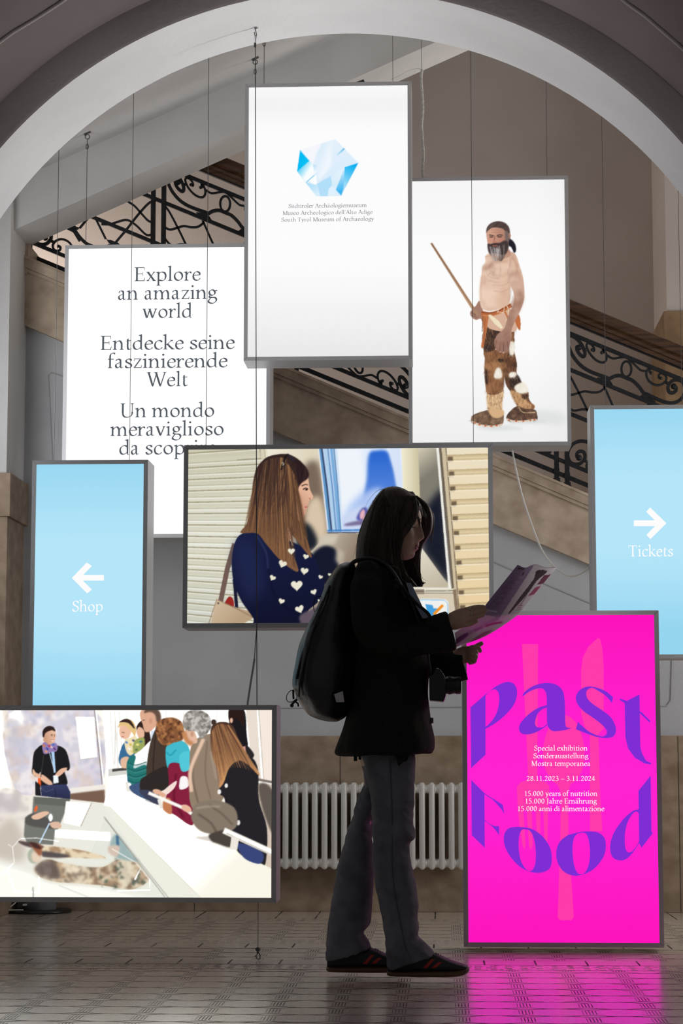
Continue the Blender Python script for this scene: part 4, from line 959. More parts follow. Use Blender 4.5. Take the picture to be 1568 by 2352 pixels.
    line([(810, 525), (1010, 612), (1045, 640)], 18, (236, 232, 226), so=1); line([(1220, 730), (1500, 858)], 34, (240, 236, 228), so=1.5); line([(1235, 745), (1500, 872)], 4, (180, 172, 160), so=1); poly([(1262, 760), (1304, 772), (1294, 836), (1254, 832)], (228, 222, 212))
    ell(1016, 612, 28, 15, (224, 176, 150), 1, 1, .5)
    a.im = np.clip(a.blur(a.im, .5) * 1.03 + .012, 0, 1); return a

def art_hunter():
    K = 1396 / 380.0
    a = Art(940, 405, 1315, 1025, K, (252, 252, 252)); ox, oy = 0, 5 * K; s = a
    sh = lambda p: [(x - ox, y - oy) for x, y in p]
    poly = lambda p, c, sm=False, so=0.0, al=1.0: s.poly(sh(p), c, sm, so, al)
    line = lambda p, w, c, sm=False, so=0.0, al=1.0, w1=None: s.line(sh(p), w, c, sm, so, al, w1)
    grad = lambda p, c0, p0, c1, p1, sm=False, so=0.0, al=1.0: s.grad(sh(p), c0, sh([p0])[0], c1, sh([p1])[0], sm, so, al)
    ell = lambda x, y, rx, ry, c, so=0.0, al=1.0, r=0.0: s.ell(x - ox, y - oy, rx, ry, c, so, al, r)
    mott = lambda p, c, sc, th, al, sd, so=5.0: s.mottle(sh(p), c, sc, th, al, True, sd, so)
    # paper: a little greyer to the edges
    yy = s.Y / (s.H * s.k); xx = s.X / (s.W * s.k)
    s.im *= (1 - .03 * np.clip((.35 - yy) / .35, 0, 1) ** 1.2 - .055 * np.clip((yy - .6) / .4, 0, 1) - .02 * np.clip((xx - .75) / .25, 0, 1))[..., None]
    poly([(1060, 2000), (1290, 2020), (1290, 2110), (1060, 2080)], (222, 226, 224), True, 26); poly([(560, 2130), (800, 2120), (960, 2150), (700, 2160)], (218, 222, 222), True, 14); poly([(830, 2085), (1090, 2070), (1150, 2095), (900, 2105)], (216, 220, 220), True, 12)
    skin = (234, 204, 182); dsk = (190, 148, 126)
    # staff
    grad([(176, 585), (192, 578), (575, 1165), (548, 1178)], (156, 120, 92), (190, 600), (188, 150, 118), (540, 1150)); line([(188, 590), (566, 1168)], 4, (118, 86, 66))
    # far hand and wrist
    poly([(590, 1070), (560, 1110), (515, 1160), (520, 1200), (560, 1230), (600, 1220), (625, 1270), (640, 1230), (620, 1150)], (164, 124, 108), True); line([(520, 1165), (560, 1190)], 6, (112, 80, 72)); line([(526, 1190), (570, 1210)], 5, (112, 80, 72)); line([(548, 1150), (575, 1190)], 22, (170, 134, 106))
    # legs: far leg (right in the view) then near leg
    fl = [(790, 1340), (880, 1370), (882, 1480), (905, 1590), (905, 1680), (950, 1760), (1000, 1830), (1010, 1900), (1050, 1960), (1040, 1985), (960, 1985), (905, 1950), (860, 1850), (810, 1760), (800, 1600)]
    poly(fl, (132, 92, 66), True); mott(fl, (92, 60, 46), 50, .5, .8, 71, 4); mott(fl, (60, 44, 40), 30, .62, .7, 72, 3)
    poly([(835, 1720), (905, 1690), (940, 1760), (880, 1800), (850, 1780)], (52, 42, 42), True, 4); poly([(890, 1790), (960, 1760), (1000, 1830), (940, 1850), (900, 1830)], (236, 224, 202), True, 6); poly([(845, 1680), (890, 1672), (900, 1695), (850, 1716)], (240, 232, 220), True, 5); poly([(835, 1420), (880, 1420), (882, 1510), (850, 1520)], (240, 234, 224), True, 5)
    poly([(850, 1830), (930, 1850), (1000, 1920), (1040, 1970), (960, 1985), (905, 1950)], (200, 156, 112), True, 5); poly([(945, 1865), (1000, 1860), (985, 1900), (955, 1895)], (70, 54, 48), True, 3); line([(905, 1960), (960, 1935), (1030, 1950)], 9, (206, 172, 128), True); line([(1015, 1930), (1052, 1960), (1030, 1990)], 14, (160, 110, 72), True)
    nl = [(640, 1300), (720, 1290), (870, 1300), (880, 1390), (850, 1480), (810, 1550), (806, 1640), (796, 1760), (790, 1860), (775, 1950), (770, 1990), (670, 1990), (660, 1900), (640, 1780), (632, 1660), (636, 1560), (624, 1500), (636, 1390)]
    poly(nl, (142, 98, 68), True); mott(nl, (104, 68, 48), 56, .5, .8, 74, 4); mott(nl, (168, 120, 82), 40, .58, .7, 75, 4); mott([(640, 1300), (880, 1300), (870, 1400), (640, 1500)], (56, 44, 42), 60, .48, .9, 76, 5)
    poly([(640, 1450), (670, 1440), (680, 1480), (650, 1500)], (56, 46, 46), True, 5); poly([(745, 1560), (790, 1560), (790, 1590), (760, 1590)], (52, 40, 36), True, 4); poly([(735, 1640), (765, 1640), (780, 1700), (765, 1720), (715, 1712)], (242, 234, 222), True, 5); poly([(650, 1600), (800, 1590), (800, 1640), (650, 1650)], (188, 138, 96), True, 9, .7); poly([(640, 1660), (655, 1660), (660, 1770), (640, 1750)], (60, 46, 44), True, 4)
    poly([(655, 1850), (720, 1860), (790, 1820), (782, 1930), (772, 1990), (668, 1990)], (222, 186, 144), True, 5); line([(660, 1850), (720, 1858), (790, 1826)], 8, (110, 72, 52), True, 2); line([(665, 1930), (720, 1940), (775, 1920)], 5, (176, 134, 96), True, 3); line([(664, 1975), (720, 1982), (785, 1972)], 8, (214, 184, 140), True)
    brn = [(92, 58, 42), (150, 104, 72), (120, 78, 54), (74, 50, 42), (182, 138, 100)]
    s.fur(sh(fl[:10] + fl[10:]), 420, brn, 26, 4, 71, (.12, 1)); s.fur(sh(nl), 620, brn, 28, 4, 72, (-.05, 1))
    for cl in ([(735, 1640), (765, 1640), (780, 1700), (765, 1720), (715, 1712)], [(890, 1790), (960, 1760), (1000, 1830), (940, 1850), (900, 1830)], [(835, 1420), (880, 1420), (882, 1510), (850, 1520)], [(845, 1680), (890, 1672), (900, 1695), (850, 1716)]): poly(cl, (242, 236, 224), True, 5, .9); s.fur(sh(cl), 40, [(250, 246, 238), (226, 210, 186)], 24, 4, 73, (.1, 1))
    s.fur(sh([(655, 1850), (720, 1860), (790, 1820), (782, 1930), (772, 1990), (668, 1990)]), 150, [(232, 200, 156), (206, 164, 118), (190, 144, 100), (240, 216, 180)], 22, 4, 74); s.fur(sh([(850, 1830), (930, 1850), (1000, 1920), (1040, 1970), (960, 1985), (905, 1950)]), 120, [(214, 172, 126), (176, 130, 90), (196, 150, 106)], 20, 4, 75, (.4, 1))
    s.fur(sh([(640, 1300), (760, 1295), (740, 1400), (660, 1440), (640, 1400)]), 130, [(48, 38, 38), (66, 50, 46), (150, 108, 78)], 30, 5, 76, (.2, 1))
    line([(808, 1500), (800, 1640), (796, 1800)], 6, (66, 44, 36), True, 4, .7)
    # shoes
    n1 = [(670, 1990), (740, 1990), (790, 2010), (785, 2110), (700, 2130), (560, 2110), (522, 2090), (530, 2040), (590, 2010)]
    poly(n1, (124, 98, 78), True); mott(n1, (88, 66, 54), 26, .5, .8, 81, 2); mott(n1, (160, 130, 104), 22, .6, .7, 82, 2); s.fur(sh(n1), 200, [(90, 68, 56), (166, 136, 110), (126, 100, 80), (70, 52, 44)], 24, 4, 85, (-.6, .4)); poly([(670, 1985), (780, 1985), (796, 2030), (740, 2060), (690, 2040)], (214, 176, 132), True, 4); line([(526, 2088), (600, 2118), (700, 2128), (786, 2112)], 14, (226, 206, 186), True)
    for x, y in ((550, 2100), (590, 2114), (640, 2124), (690, 2128), (735, 2122)): ell(x, y, 10, 6, (198, 96, 58))
    n2 = [(905, 1960), (980, 1980), (1060, 1990), (1076, 2030), (1070, 2075), (960, 2085), (850, 2085), (816, 2060), (840, 2010)]
    poly(n2, (100, 74, 60), True); mott(n2, (66, 48, 44), 26, .5, .8, 83, 2); mott(n2, (150, 122, 96), 20, .6, .8, 84, 2); s.fur(sh(n2), 180, [(66, 48, 44), (120, 92, 76), (90, 68, 58), (158, 130, 106)], 22, 4, 86, (.3, .8)); line([(818, 2066), (880, 2084), (960, 2084), (1072, 2070)], 13, (226, 206, 186), True); line([(920, 1965), (960, 2010), (1060, 2010)], 5, (214, 186, 140), True)
    for x, y in ((840, 2076), (900, 2084), (960, 2084), (1020, 2078), (1055, 2072)): ell(x, y, 9, 6, (192, 96, 60))
    # bare hip, loin cloth, belt
    poly([(660, 1180), (870, 1140), (905, 1250), (880, 1330), (670, 1300)], (214, 176, 152), True); poly([(870, 1140), (930, 1200), (936, 1305), (918, 1308), (890, 1240)], (192, 110, 66), True); poly([(610, 1170), (665, 1180), (660, 1260), (628, 1450), (604, 1452), (622, 1330)], (190, 116, 74), True); line([(640, 1210), (626, 1440)], 5, (146, 82, 50)); line([(620, 1200), (612, 1330)], 5, (96, 66, 52))
    line([(606, 1170), (680, 1182), (760, 1160), (860, 1105)], 36, (184, 106, 66), True); line([(606, 1165), (680, 1172), (760, 1150), (856, 1098)], 8, (136, 72, 44), True); line([(620, 1190), (700, 1196), (770, 1172)], 5, (216, 150, 104), True)
    poly([(662, 1190), (684, 1184), (755, 1240), (790, 1296), (772, 1306), (720, 1266)], (238, 224, 192)); line([(740, 1170), (770, 1120), (858, 1085)], 5, (240, 224, 190), True); line([(770, 1125), (820, 1110), (836, 1180), (815, 1240)], 5, (240, 226, 196), True); line([(800, 1120), (790, 1165), (745, 1160)], 5, (240, 226, 196), True); line([(805, 1160), (830, 1220), (820, 1280)], 14, (190, 110, 66), True)
    # trunk
    tr = [(640, 690), (690, 665), (790, 680), (850, 655), (905, 700), (890, 860), (850, 960), (845, 1080), (800, 1120), (700, 1150), (620, 1140), (596, 1080), (594, 960), (606, 860), (614, 790), (640, 740)]
    grad(tr, skin, (700, 900), (222, 184, 158), (880, 950), True)
    for p, w, c, so, al in (([(620, 800), (660, 790), (700, 760)], 26, (168, 126, 106), 12, .8), ([(640, 860), (630, 930)], 14, (196, 156, 132), 10, .8), ([(690, 850), (780, 860), (840, 830)], 12, (206, 168, 144), 9, .9), ([(700, 910), (780, 915), (840, 890)], 9, (206, 168, 144), 8, .9), ([(700, 960), (780, 965), (840, 940)], 9, (210, 172, 148), 8, .9), ([(720, 1010), (800, 1010), (842, 985)], 9, (212, 174, 150), 8, .8), ([(620, 1060), (640, 1130), (740, 1140)], 20, (206, 166, 142), 12, .8), ([(835, 800), (840, 900), (850, 1000), (835, 1090)], 10, (172, 130, 110), 8, .9), ([(610, 860), (600, 980), (604, 1080)], 12, (206, 166, 142), 8, .9), ([(690, 700), (740, 740), (830, 730)], 16, (196, 152, 128), 10, .9)): line(p, w, c, True, so, al)
    mott([(620, 760), (760, 740), (760, 880), (640, 900)], (150, 110, 94), 30, .62, .5, 91, 4)
    # near arm and hand
    ar = [(850, 655), (900, 690), (925, 760), (955, 860), (968, 960), (968, 1050), (940, 1140), (890, 1240), (860, 1320), (866, 1370), (850, 1420), (835, 1490), (800, 1510), (760, 1500), (725, 1475), (716, 1410), (745, 1350), (800, 1300), (830, 1200), (880, 1090), (880, 1010), (850, 930), (838, 850), (840, 760)]
    grad(ar, (230, 196, 172), (900, 760), (150, 112, 98), (800, 1440), True); line([(880, 700), (925, 850), (940, 960)], 16, (206, 164, 140), True, 9); line([(930, 980), (950, 1060), (900, 1180)], 22, (172, 128, 108), True, 12, .8); line([(890, 1040), (870, 1150), (840, 1240)], 14, (178, 134, 114), True, 8, .8); mott([(880, 1000), (968, 1000), (900, 1240), (830, 1260)], (150, 108, 92), 26, .55, .5, 95, 3)
    for x0, y0, x1, y1 in ((735, 1400, 722, 1475), (765, 1420, 760, 1497), (795, 1420, 795, 1505), (825, 1410, 834, 1480)): line([(x0, y0), (x1, y1)], 5, (104, 74, 68), False, 1)
    for x, y in ((728, 1478), (764, 1500), (794, 1506)): ell(x, y, 6, 5, (222, 190, 178))
    line([(840, 1330), (800, 1360), (760, 1390)], 10, (120, 88, 80), True, 6, .6)
    # neck, head
    poly([(690, 660), (800, 620), (850, 650), (840, 700), (720, 720)], (178, 134, 114), True, 4)
    poly([(835, 545), (870, 560), (895, 600), (898, 650), (880, 662), (862, 620), (836, 600)], (36, 34, 44), True, 2); line([(850, 580), (868, 630), (890, 660)], 8, (30, 28, 36), True, w1=2)
    grad([(650, 470), (690, 440), (770, 435), (820, 470), (836, 540), (825, 600), (790, 660), (700, 660), (664, 600), (652, 540)], (206, 158, 136), (690, 520), (168, 120, 102), (820, 560), True)
    poly([(648, 500), (654, 450), (690, 412), (745, 397), (800, 408), (838, 445), (850, 510), (846, 560), (830, 540), (806, 480), (770, 455), (700, 452), (660, 480)], (84, 68, 64), True, 2); s.hair(sh([(660, 470), (700, 450), (780, 455)]), sh([(700, 410), (750, 398), (830, 440)]), 30, [(58, 46, 46), (116, 98, 92), (74, 60, 58)], 4, 9)
    ell(842, 520, 12, 24, (176, 126, 108), 1); poly([(806, 480), (836, 500), (836, 580), (812, 570)], (120, 102, 98), True, 4)
    line([(672, 512), (690, 516), (712, 522)], 8, (70, 52, 48), True, 2); line([(735, 520), (760, 512), (786, 516)], 8, (70, 52, 48), True, 2); line([(674, 530), (706, 532)], 7, (50, 36, 36), True, 2); line([(742, 530), (778, 528)], 7, (50, 36, 36), True, 2)
    line([(720, 520), (714, 560), (702, 576)], 9, (150, 100, 84), True, 3); poly([(700, 572), (720, 560), (742, 576), (722, 586)], (190, 130, 110), True, 2); line([(690, 470), (780, 472)], 4, (164, 116, 98), True, 2); line([(688, 490), (776, 492)], 4, (160, 112, 94), True, 2); ell(684, 556, 16, 14, (206, 140, 120), 6); ell(776, 556, 20, 16, (196, 130, 112), 6)
    br = [(658, 590), (690, 590), (720, 580), (760, 580), (800, 560), (828, 570), (836, 620), (810, 680), (775, 735), (740, 720), (700, 700), (668, 660)]
    poly(br, (70, 58, 56), True, 3); poly([(690, 640), (730, 620), (756, 640), (752, 690), (730, 735), (704, 725), (690, 690)], (176, 172, 172), True, 5); s.hair(sh([(670, 610), (720, 612), (820, 590)]), sh([(690, 680), (740, 740), (810, 690)]), 50, [(50, 42, 42), (120, 112, 110), (196, 192, 192), (86, 74, 70)], 4, 11)
    line([(700, 602), (720, 606), (742, 602)], 8, (176, 106, 96), True, 1); line([(690, 592), (716, 590), (748, 590)], 7, (56, 44, 42), True, 2)
    # muscle, veins and hair on the bare skin
    mott(tr, (196, 150, 126), 34, .56, .35, 96, 6); mott(tr, (246, 224, 206), 30, .58, .45, 97, 6); mott(ar, (150, 106, 90), 30, .58, .45, 98, 4); mott(ar, (228, 196, 174), 26, .62, .4, 99, 4)
    s.fur(sh([(640, 760), (720, 750), (720, 830), (640, 830)]), 70, [(120, 84, 70), (150, 108, 90)], 14, 2, 77, (.2, 1), .5)
    for p in ([(652, 850), (700, 875), (760, 880)], [(700, 935), (780, 940), (838, 915)], [(705, 985), (790, 990), (842, 962)]): line(p, 5, (186, 140, 116), True, 4, .7)
    line([(640, 700), (690, 690), (760, 715)], 6, (186, 140, 118), True, 3, .7); line([(860, 700), (905, 760), (900, 850)], 7, (190, 146, 122), True, 5, .7)
    a.im = a.blur(a.im, .4); return a

# ------------------------------------------------------------------ the signs
def shade(x0, y0, x1, y1, fn):
    H, W = int(y1 - y0) + 4, int(x1 - x0) + 4
    u, v = np.meshgrid(np.linspace(0, 1, W), np.linspace(0, 1, H)); return fn(u, v) / 255.0
def mixc(c0, c1, t): return np.array(c0, float) * (1 - t[..., None]) + np.array(c1, float) * t[..., None]
GRP = 'backlit box signs hanging in the entrance hall'
dark_ink = gmat((84, 90, 98)); thin_ink = gmat((110, 114, 120)); white_ink = gmat((252, 252, 252)); 

# white sign with the museum's name
SG = {}
s = SG['logo'] = Sign('tall white backlit sign with blue ice-crystal logo and museum name', 'sign', (561, 945.5, 189.5, 827), 9.67, GRP)
K = 1349 / 390.0
a = Art(555, 180, 955, 845, K, (252, 252, 253)); o_ = (555 - 560) * K
yy = a.Y / (a.H * a.k)
a.im *= (1 - .035 * np.exp(-((yy - .09) / .06) ** 2) - .085 * np.clip((yy - .62) / .36, 0, 1) ** 1.3)[..., None]
sh = lambda p: [(x - o_, y) for x, y in p]
a.grad(sh([(446, 570), (610, 520), (727, 483), (908, 672), (772, 932), (605, 937), (575, 937), (422, 738)]), (232, 242, 252), (500, 560), (214, 234, 250), (700, 900))
a.poly(sh([(446, 570), (606, 522), (612, 545), (580, 580), (548, 684)]), (244, 246, 252))
a.grad(sh([(446, 570), (520, 655), (424, 740), (422, 738)]), (0, 184, 242), (430, 640), (10, 190, 244), (500, 660))
a.grad(sh([(520, 655), (548, 684), (560, 765), (493, 828), (424, 740)]), (60, 196, 244), (452, 690), (250, 253, 255), (530, 740))
a.grad(sh([(548, 684), (575, 690), (580, 740), (560, 768)]), (170, 220, 246), (548, 690), (235, 245, 252), (580, 740))
a.poly(sh([(560, 768), (577, 770), (580, 838), (565, 846), (510, 815)]), (250, 252, 254))
a.grad(sh([(422, 738), (493, 828), (565, 846), (580, 838), (605, 937), (575, 937)]), (120, 206, 246), (440, 760), (216, 238, 252), (590, 930))
a.grad(sh([(580, 835), (800, 708), (772, 932), (605, 937)]), (206, 232, 250), (620, 860), (226, 242, 252), (780, 740))
a.poly(sh([(582, 838), (690, 775), (700, 850), (672, 880), (664, 936), (605, 937)]), (178, 222, 249)); a.poly(sh([(664, 936), (672, 880), (700, 850), (740, 900), (765, 930)]), (222, 240, 252))
a.grad(sh([(800, 706), (830, 700), (786, 905), (772, 932), (730, 885)]), (226, 242, 252), (740, 720), (60, 180, 242), (790, 900))
a.grad(sh([(908, 672), (800, 706), (790, 880), (772, 932)]), (0, 172, 240), (905, 680), (196, 228, 250), (790, 880))
a.grad(sh([(620, 520), (700, 492), (690, 700), (590, 820), (580, 720), (590, 590)]), (214, 234, 250), (590, 600), (240, 246, 253), (690, 640), False, 8)
a.line(sh([(493, 828), (560, 768)]), 7, (120, 200, 238)); a.grad(sh([(728, 612), (792, 552), (803, 562), (740, 618)]), (235, 244, 252), (730, 612), (120, 196, 234), (798, 556))
a.im = a.blur(a.im, .4)
s.printed(a.im, 555, 180, 1.7, 1.0)
s.text(['Südtiroler Archäologiemuseum', "Museo Archeologico dell'Alto Adige", 'South Tyrol Museum of Archaeology'], thin_ink, 14.2, 752, [476.5, 492.5, 508], widths=[180, 207, 213])

# three-language slogan
s = SG['explore'] = Sign('wide white backlit sign with a grey slogan in three languages', 'sign', (144.5, 620, 560.5, 1235), 9.99, GRP)
s.face(glow('white_backlit_acrylic', (255, 255, 255), 1.06))
s.text(['Explore', 'an amazing', 'world', 'Entdecke seine', 'faszinierende', 'Welt', 'Un mondo', 'meraviglioso', 'da scoprire'], dark_ink, 49.5, 384,
       [645, 687.5, 730, 802.5, 844.5, 887, 958, 1000.5, 1043.5], widths=[154, 230, 115, 309, 276, 95, 217.5, 260, 222])

# hunter
s = SG['hunter'] = Sign('white backlit sign picturing a bare-chested man with a wooden staff', 'sign', (937.5, 1308, 405.5, 1024), 9.98, GRP)
h = art_hunter(); s.printed(h.im, h.ox, h.oy, 1.25, 1.0)

# Shop and Tickets
def blue(u, v): return mixc((150, 213, 240), (180, 229, 249), np.clip(np.sin(np.clip(v * 1.15, 0, 1) * math.pi) * 1.15 - .05 * np.abs(u - .5), 0, 1))
s = SG['shop'] = Sign('narrow light blue backlit sign reading Shop under an arrow pointing left', 'sign', (69, 336.5, 1056.5, 1690), 8.9, GRP)
s.printed(shade(60, 1050, 345, 1700, blue), 60, 1050, 5.0, 1.0)
s.text(['Shop'], white_ink, 38, 201, [1404.5], widths=[72])
s.polys('arrow', [[(182, 1320.5), (238.5, 1320.5), (238.5, 1333.5), (182, 1333.5)], [(165, 1327.5), (199, 1292), (211, 1300), (184, 1327.5)], [(165, 1327.5), (184, 1327.5), (211, 1354), (200, 1363)]], white_ink)
s = SG['tickets'] = Sign('light blue backlit sign reading Tickets under an arrow pointing right', 'sign', (1358.5, 1632, 930, 1512.5), 9.5, GRP)
s.printed(shade(1350, 920, 1640, 1520, blue), 1350, 920, 5.0, 1.0)
s.text(['Tickets'], white_ink, 39, 1494, [1278], widths=[104])
s.polys('arrow', [[(1455, 1195), (1512, 1195), (1512, 1208.5), (1455, 1208.5)], [(1483.5, 1175.5), (1492.5, 1165.5), (1530, 1201.8), (1510, 1201.8)], [(1510, 1201.8), (1530, 1201.8), (1493, 1238.5), (1484, 1228.5)]], white_ink)

# picture of the woman at the window
s = SG['woman'] = Sign('wide backlit picture sign of a long-haired woman in a navy heart-pattern sweater', 'sign', (420.5, 1132.5, 1020, 1441), 8.25, GRP)
h = art_woman(); s.printed(h.im, h.ox, h.oy, 1.5, 1.0)
# picture of the guided tour
s = SG['tour'] = Sign('wide low backlit picture sign showing a guided group round a glass case', 'sign', (-108, 634.5, 1620, 2072.5), 7.9, GRP)
h = art_tour(); s.printed(h.im, h.ox, h.oy, 1.5, 1.0, beyond=1.0)

# pink poster standing on the floor
warm_alu = alu
s = SG['past'] = Sign('tall pink backlit floor sign lettered Past Food in purple', 'sign', (1062.5, 1518.5, 1402.5, 2176), 8.45, 'backlit floor sign')
s.printed(shade(1050, 1395, 1530, 2190, lambda u, v: mixc((252, 12, 178), (255, 34, 208), np.clip(.25 + .75 * np.sin(v * math.pi), 0, 1))), 1050, 1395, 6.0, 1.0)
pm = lambda p: [(1040 + x / 2.7992, 1380 + y / 2.8) for x, y in p]
def strip(o, i, n=7):
    A, B = catmull(o, n), catmull(i, n); k = max(len(A), len(B)) - 1
    rs = lambda c: [c[int(round(t / k * (len(c) - 1)))] if len(c) - 1 == k else (lambda f: c[int(f)] * (1 - f % 1) + c[min(int(f) + 1, len(c) - 1)] * (f % 1))(t / k * (len(c) - 1)) for t in range(k + 1)]
    A, B = rs(A), rs(B)
    return [pm([A[j], A[j + 1], B[j + 1], B[j]]) for j in range(k)]
cut = gmat((255, 58, 172))
fork = [pm([(443, 278), (547, 278), (541, 1152), (484, 1152)]), pm([(484, 1150), (541, 1150), (600, 1168), (619, 1192), (612, 1345), (416, 1345), (410, 1196), (432, 1168)]),
        pm([(416, 1344), (452, 1344), (466, 1570), (458, 1600), (446, 1570)]), pm([(474, 1344), (506, 1344), (512, 1570), (500, 1602), (488, 1570)]), pm([(532, 1344), (562, 1344), (560, 1570), (550, 1600), (540, 1570)]), pm([(580, 1344), (612, 1344), (606, 1560), (598, 1590), (588, 1560)])]
s.polys('fork_motif', fork, cut, .0005)
s.polys('spoon_motif', [pm(catmull([(712 + 133 * math.sin(t) * (1 - .10 * math.cos(t)), 962 - 228 * math.cos(t)) for t in [2 * math.pi * i / 24 for i in range(24)]], 3, True)), pm([(660, 1150), (764, 1150), (738, 1240), (742, 1500), (776, 2036), (760, 2054), (690, 2054), (673, 2036), (690, 1500), (694, 1240)])], cut, .0005)
s.polys('knife_motif', [pm([(932, 238), (868, 296), (834, 366), (823, 450), (823, 720), (846, 810), (880, 862), (936, 856), (968, 822), (968, 420), (960, 310), (946, 246)]), pm([(880, 855), (934, 855), (944, 1200), (960, 1480), (880, 1480)])], cut, .0006)
purple = gmat((126, 46, 212))
s.polys('lettering', [pm([(112, 685), (209, 602), (209, 990), (117, 1075)]), *strip([(200, 609), (250, 568), (305, 535), (355, 521), (395, 538), (412, 590), (395, 660), (345, 725), (275, 785), (209, 824)], [(207, 612), (232, 583), (258, 570), (278, 573), (293, 595), (297, 640), (287, 700), (265, 750), (238, 785), (209, 812)]),
    *strip([(443, 608), (475, 573), (530, 542), (600, 528), (665, 540), (705, 580), (717, 640), (720, 720), (722, 790), (732, 814), (764, 817)], [(452, 611), (490, 584), (535, 566), (570, 563), (592, 580), (602, 620), (603, 700), (604, 770), (612, 812), (645, 838), (720, 832)]),
    *strip([(604, 670), (545, 690), (480, 735), (432, 790), (425, 830), (445, 855), (490, 858), (545, 840), (604, 802)], [(604, 686), (575, 697), (545, 725), (530, 765), (528, 795), (540, 812), (562, 815), (585, 808), (604, 790)]),
    *strip([(1028, 620), (985, 584), (930, 560), (870, 551), (820, 570), (791, 612), (798, 660), (840, 710), (900, 752), (950, 790), (985, 830), (985, 858), (960, 872), (920, 864), (870, 838), (825, 800), (803, 778)], [(1021, 656), (980, 610), (935, 580), (895, 560), (865, 572), (856, 595), (865, 630), (900, 665), (960, 705), (1010, 745), (1040, 795), (1047, 838), (1030, 872), (985, 883), (920, 874), (850, 850), (790, 826)]),
    pm([(1103, 658), (1115, 645), (1198, 602), (1200, 715), (1204, 940)]), pm([(1103, 658), (1204, 940), (1214, 980), (1106, 800)]), pm([(1106, 800), (1214, 980), (1240, 1028), (1274, 1044), (1271, 1053), (1230, 1045), (1170, 1010), (1125, 950), (1108, 880)]), pm([(1072, 627), (1116, 644), (1103, 658), (1072, 638)]), pm([(1200, 711), (1216, 720), (1269, 773), (1264, 783), (1200, 723)]),
    pm([(117, 1152), (202, 1240), (204, 1588), (121, 1508)]), *strip([(117, 1152), (200, 1234), (260, 1274), (320, 1312)], [(160, 1200), (202, 1243), (258, 1282), (318, 1348)]), pm([(320, 1312), (329, 1372), (314, 1344)]), *strip([(202, 1408), (230, 1430), (262, 1447), (296, 1449)], [(202, 1414), (230, 1434), (262, 1462), (292, 1500)]), pm([(296, 1449), (296, 1508), (288, 1494)]),
    *strip([(415, 1453), (500, 1465), (570, 1510), (620, 1580), (635, 1650), (625, 1715), (580, 1745), (510, 1746), (430, 1710), (365, 1640), (330, 1565), (330, 1500), (360, 1462), (415, 1453)], [(455, 1468), (495, 1480), (520, 1530), (531, 1600), (530, 1680), (515, 1725), (495, 1738), (475, 1733), (447, 1695), (430, 1650), (422, 1580), (425, 1515), (438, 1478), (455, 1468)]),
    *strip([(740, 1505), (830, 1485), (920, 1487), (970, 1520), (982, 1580), (965, 1650), (910, 1720), (840, 1758), (770, 1767), (705, 1735), (668, 1670), (666, 1600), (690, 1545), (740, 1505)], [(800, 1497), (835, 1491), (860, 1505), (876, 1560), (880, 1640), (868, 1710), (845, 1750), (818, 1758), (795, 1742), (776, 1690), (768, 1610), (770, 1560), (780, 1520), (800, 1497)]),
    pm([(1192, 1222), (1270, 1125), (1275, 1480), (1283, 1495), (1212, 1588), (1196, 1560)]), *strip([(1197, 1338), (1150, 1355), (1090, 1410), (1035, 1490), (1010, 1570), (1020, 1640), (1060, 1668), (1110, 1662), (1155, 1620), (1197, 1556)], [(1197, 1372), (1178, 1354), (1150, 1375), (1120, 1430), (1105, 1500), (1105, 1570), (1115, 1608), (1135, 1618), (1165, 1598), (1197, 1545)])], purple, .0010)
s.text(['Special exhibition', 'Sonderausstellung', 'Mostra temporanea', '28.11.2023 – 3.11.2024', '15.000 years of nutrition', '15.000 Jahre Ernährung', '15.000 anni di alimentazione'], white_ink, 17.6, 1287.5,
       [1724, 1741.7, 1759.2, 1793.6, 1828.2, 1845.6, 1863], 'caption', [123, 126.5, 136, 157.5, 168, 165, 199.7], .0013)
feet = MB()
for x in (s.x0 + .03, s.x1 - .03): feet.box(x - .02, x + .02, 8.47, 8.63, 0, .002)

# ------------------------------------------------------------------ cables and hooks
steel = principled('steel_wire', (0.10, 0.10, 0.10), 0.45, 0.7); zinc = principled('zinc_hardware', (0.17, 0.165, 0.155), 0.4, 0.7); chrome = principled('polished_chrome', (0.75, 0.75, 0.75), 0.15, 1.0)
CG = 'thin steel cables carrying the signs'
def eye_hook(root, p, r=.011):
    """plate under the slope, ring and clamp; returns the point where the wire starts"""
    pl = MB(); pl.tube([p + Vector((-.016, 0, -.016 * slope)), p + Vector((.016, 0, .016 * slope))], .004, 8, flat=.016); pl.build('ceiling_plate', zinc, root)
    c = p + Vector((0, 0, -.008 - r)); m = MB(); m.tube([c + Vector((r * math.cos(t), 0, r * math.sin(t))) for t in [2 * math.pi * i / 20 for i in range(20)]], .0026, 6, closed=True); m.build('eye_ring', zinc, root)
    e = c + Vector((0, 0, -r)); m = MB(); m.tube([e, e + Vector((0, 0, -.025))], .0022, 6)
    q = e + Vector((0, 0, -.038)); m.tube([q + Vector((.006 * math.cos(t), 0, .013 * math.sin(t))) for t in [2 * math.pi * i / 16 for i in range(16)]], .0022, 6, closed=True); m.build('wire_clamp', zinc, root)
    return e
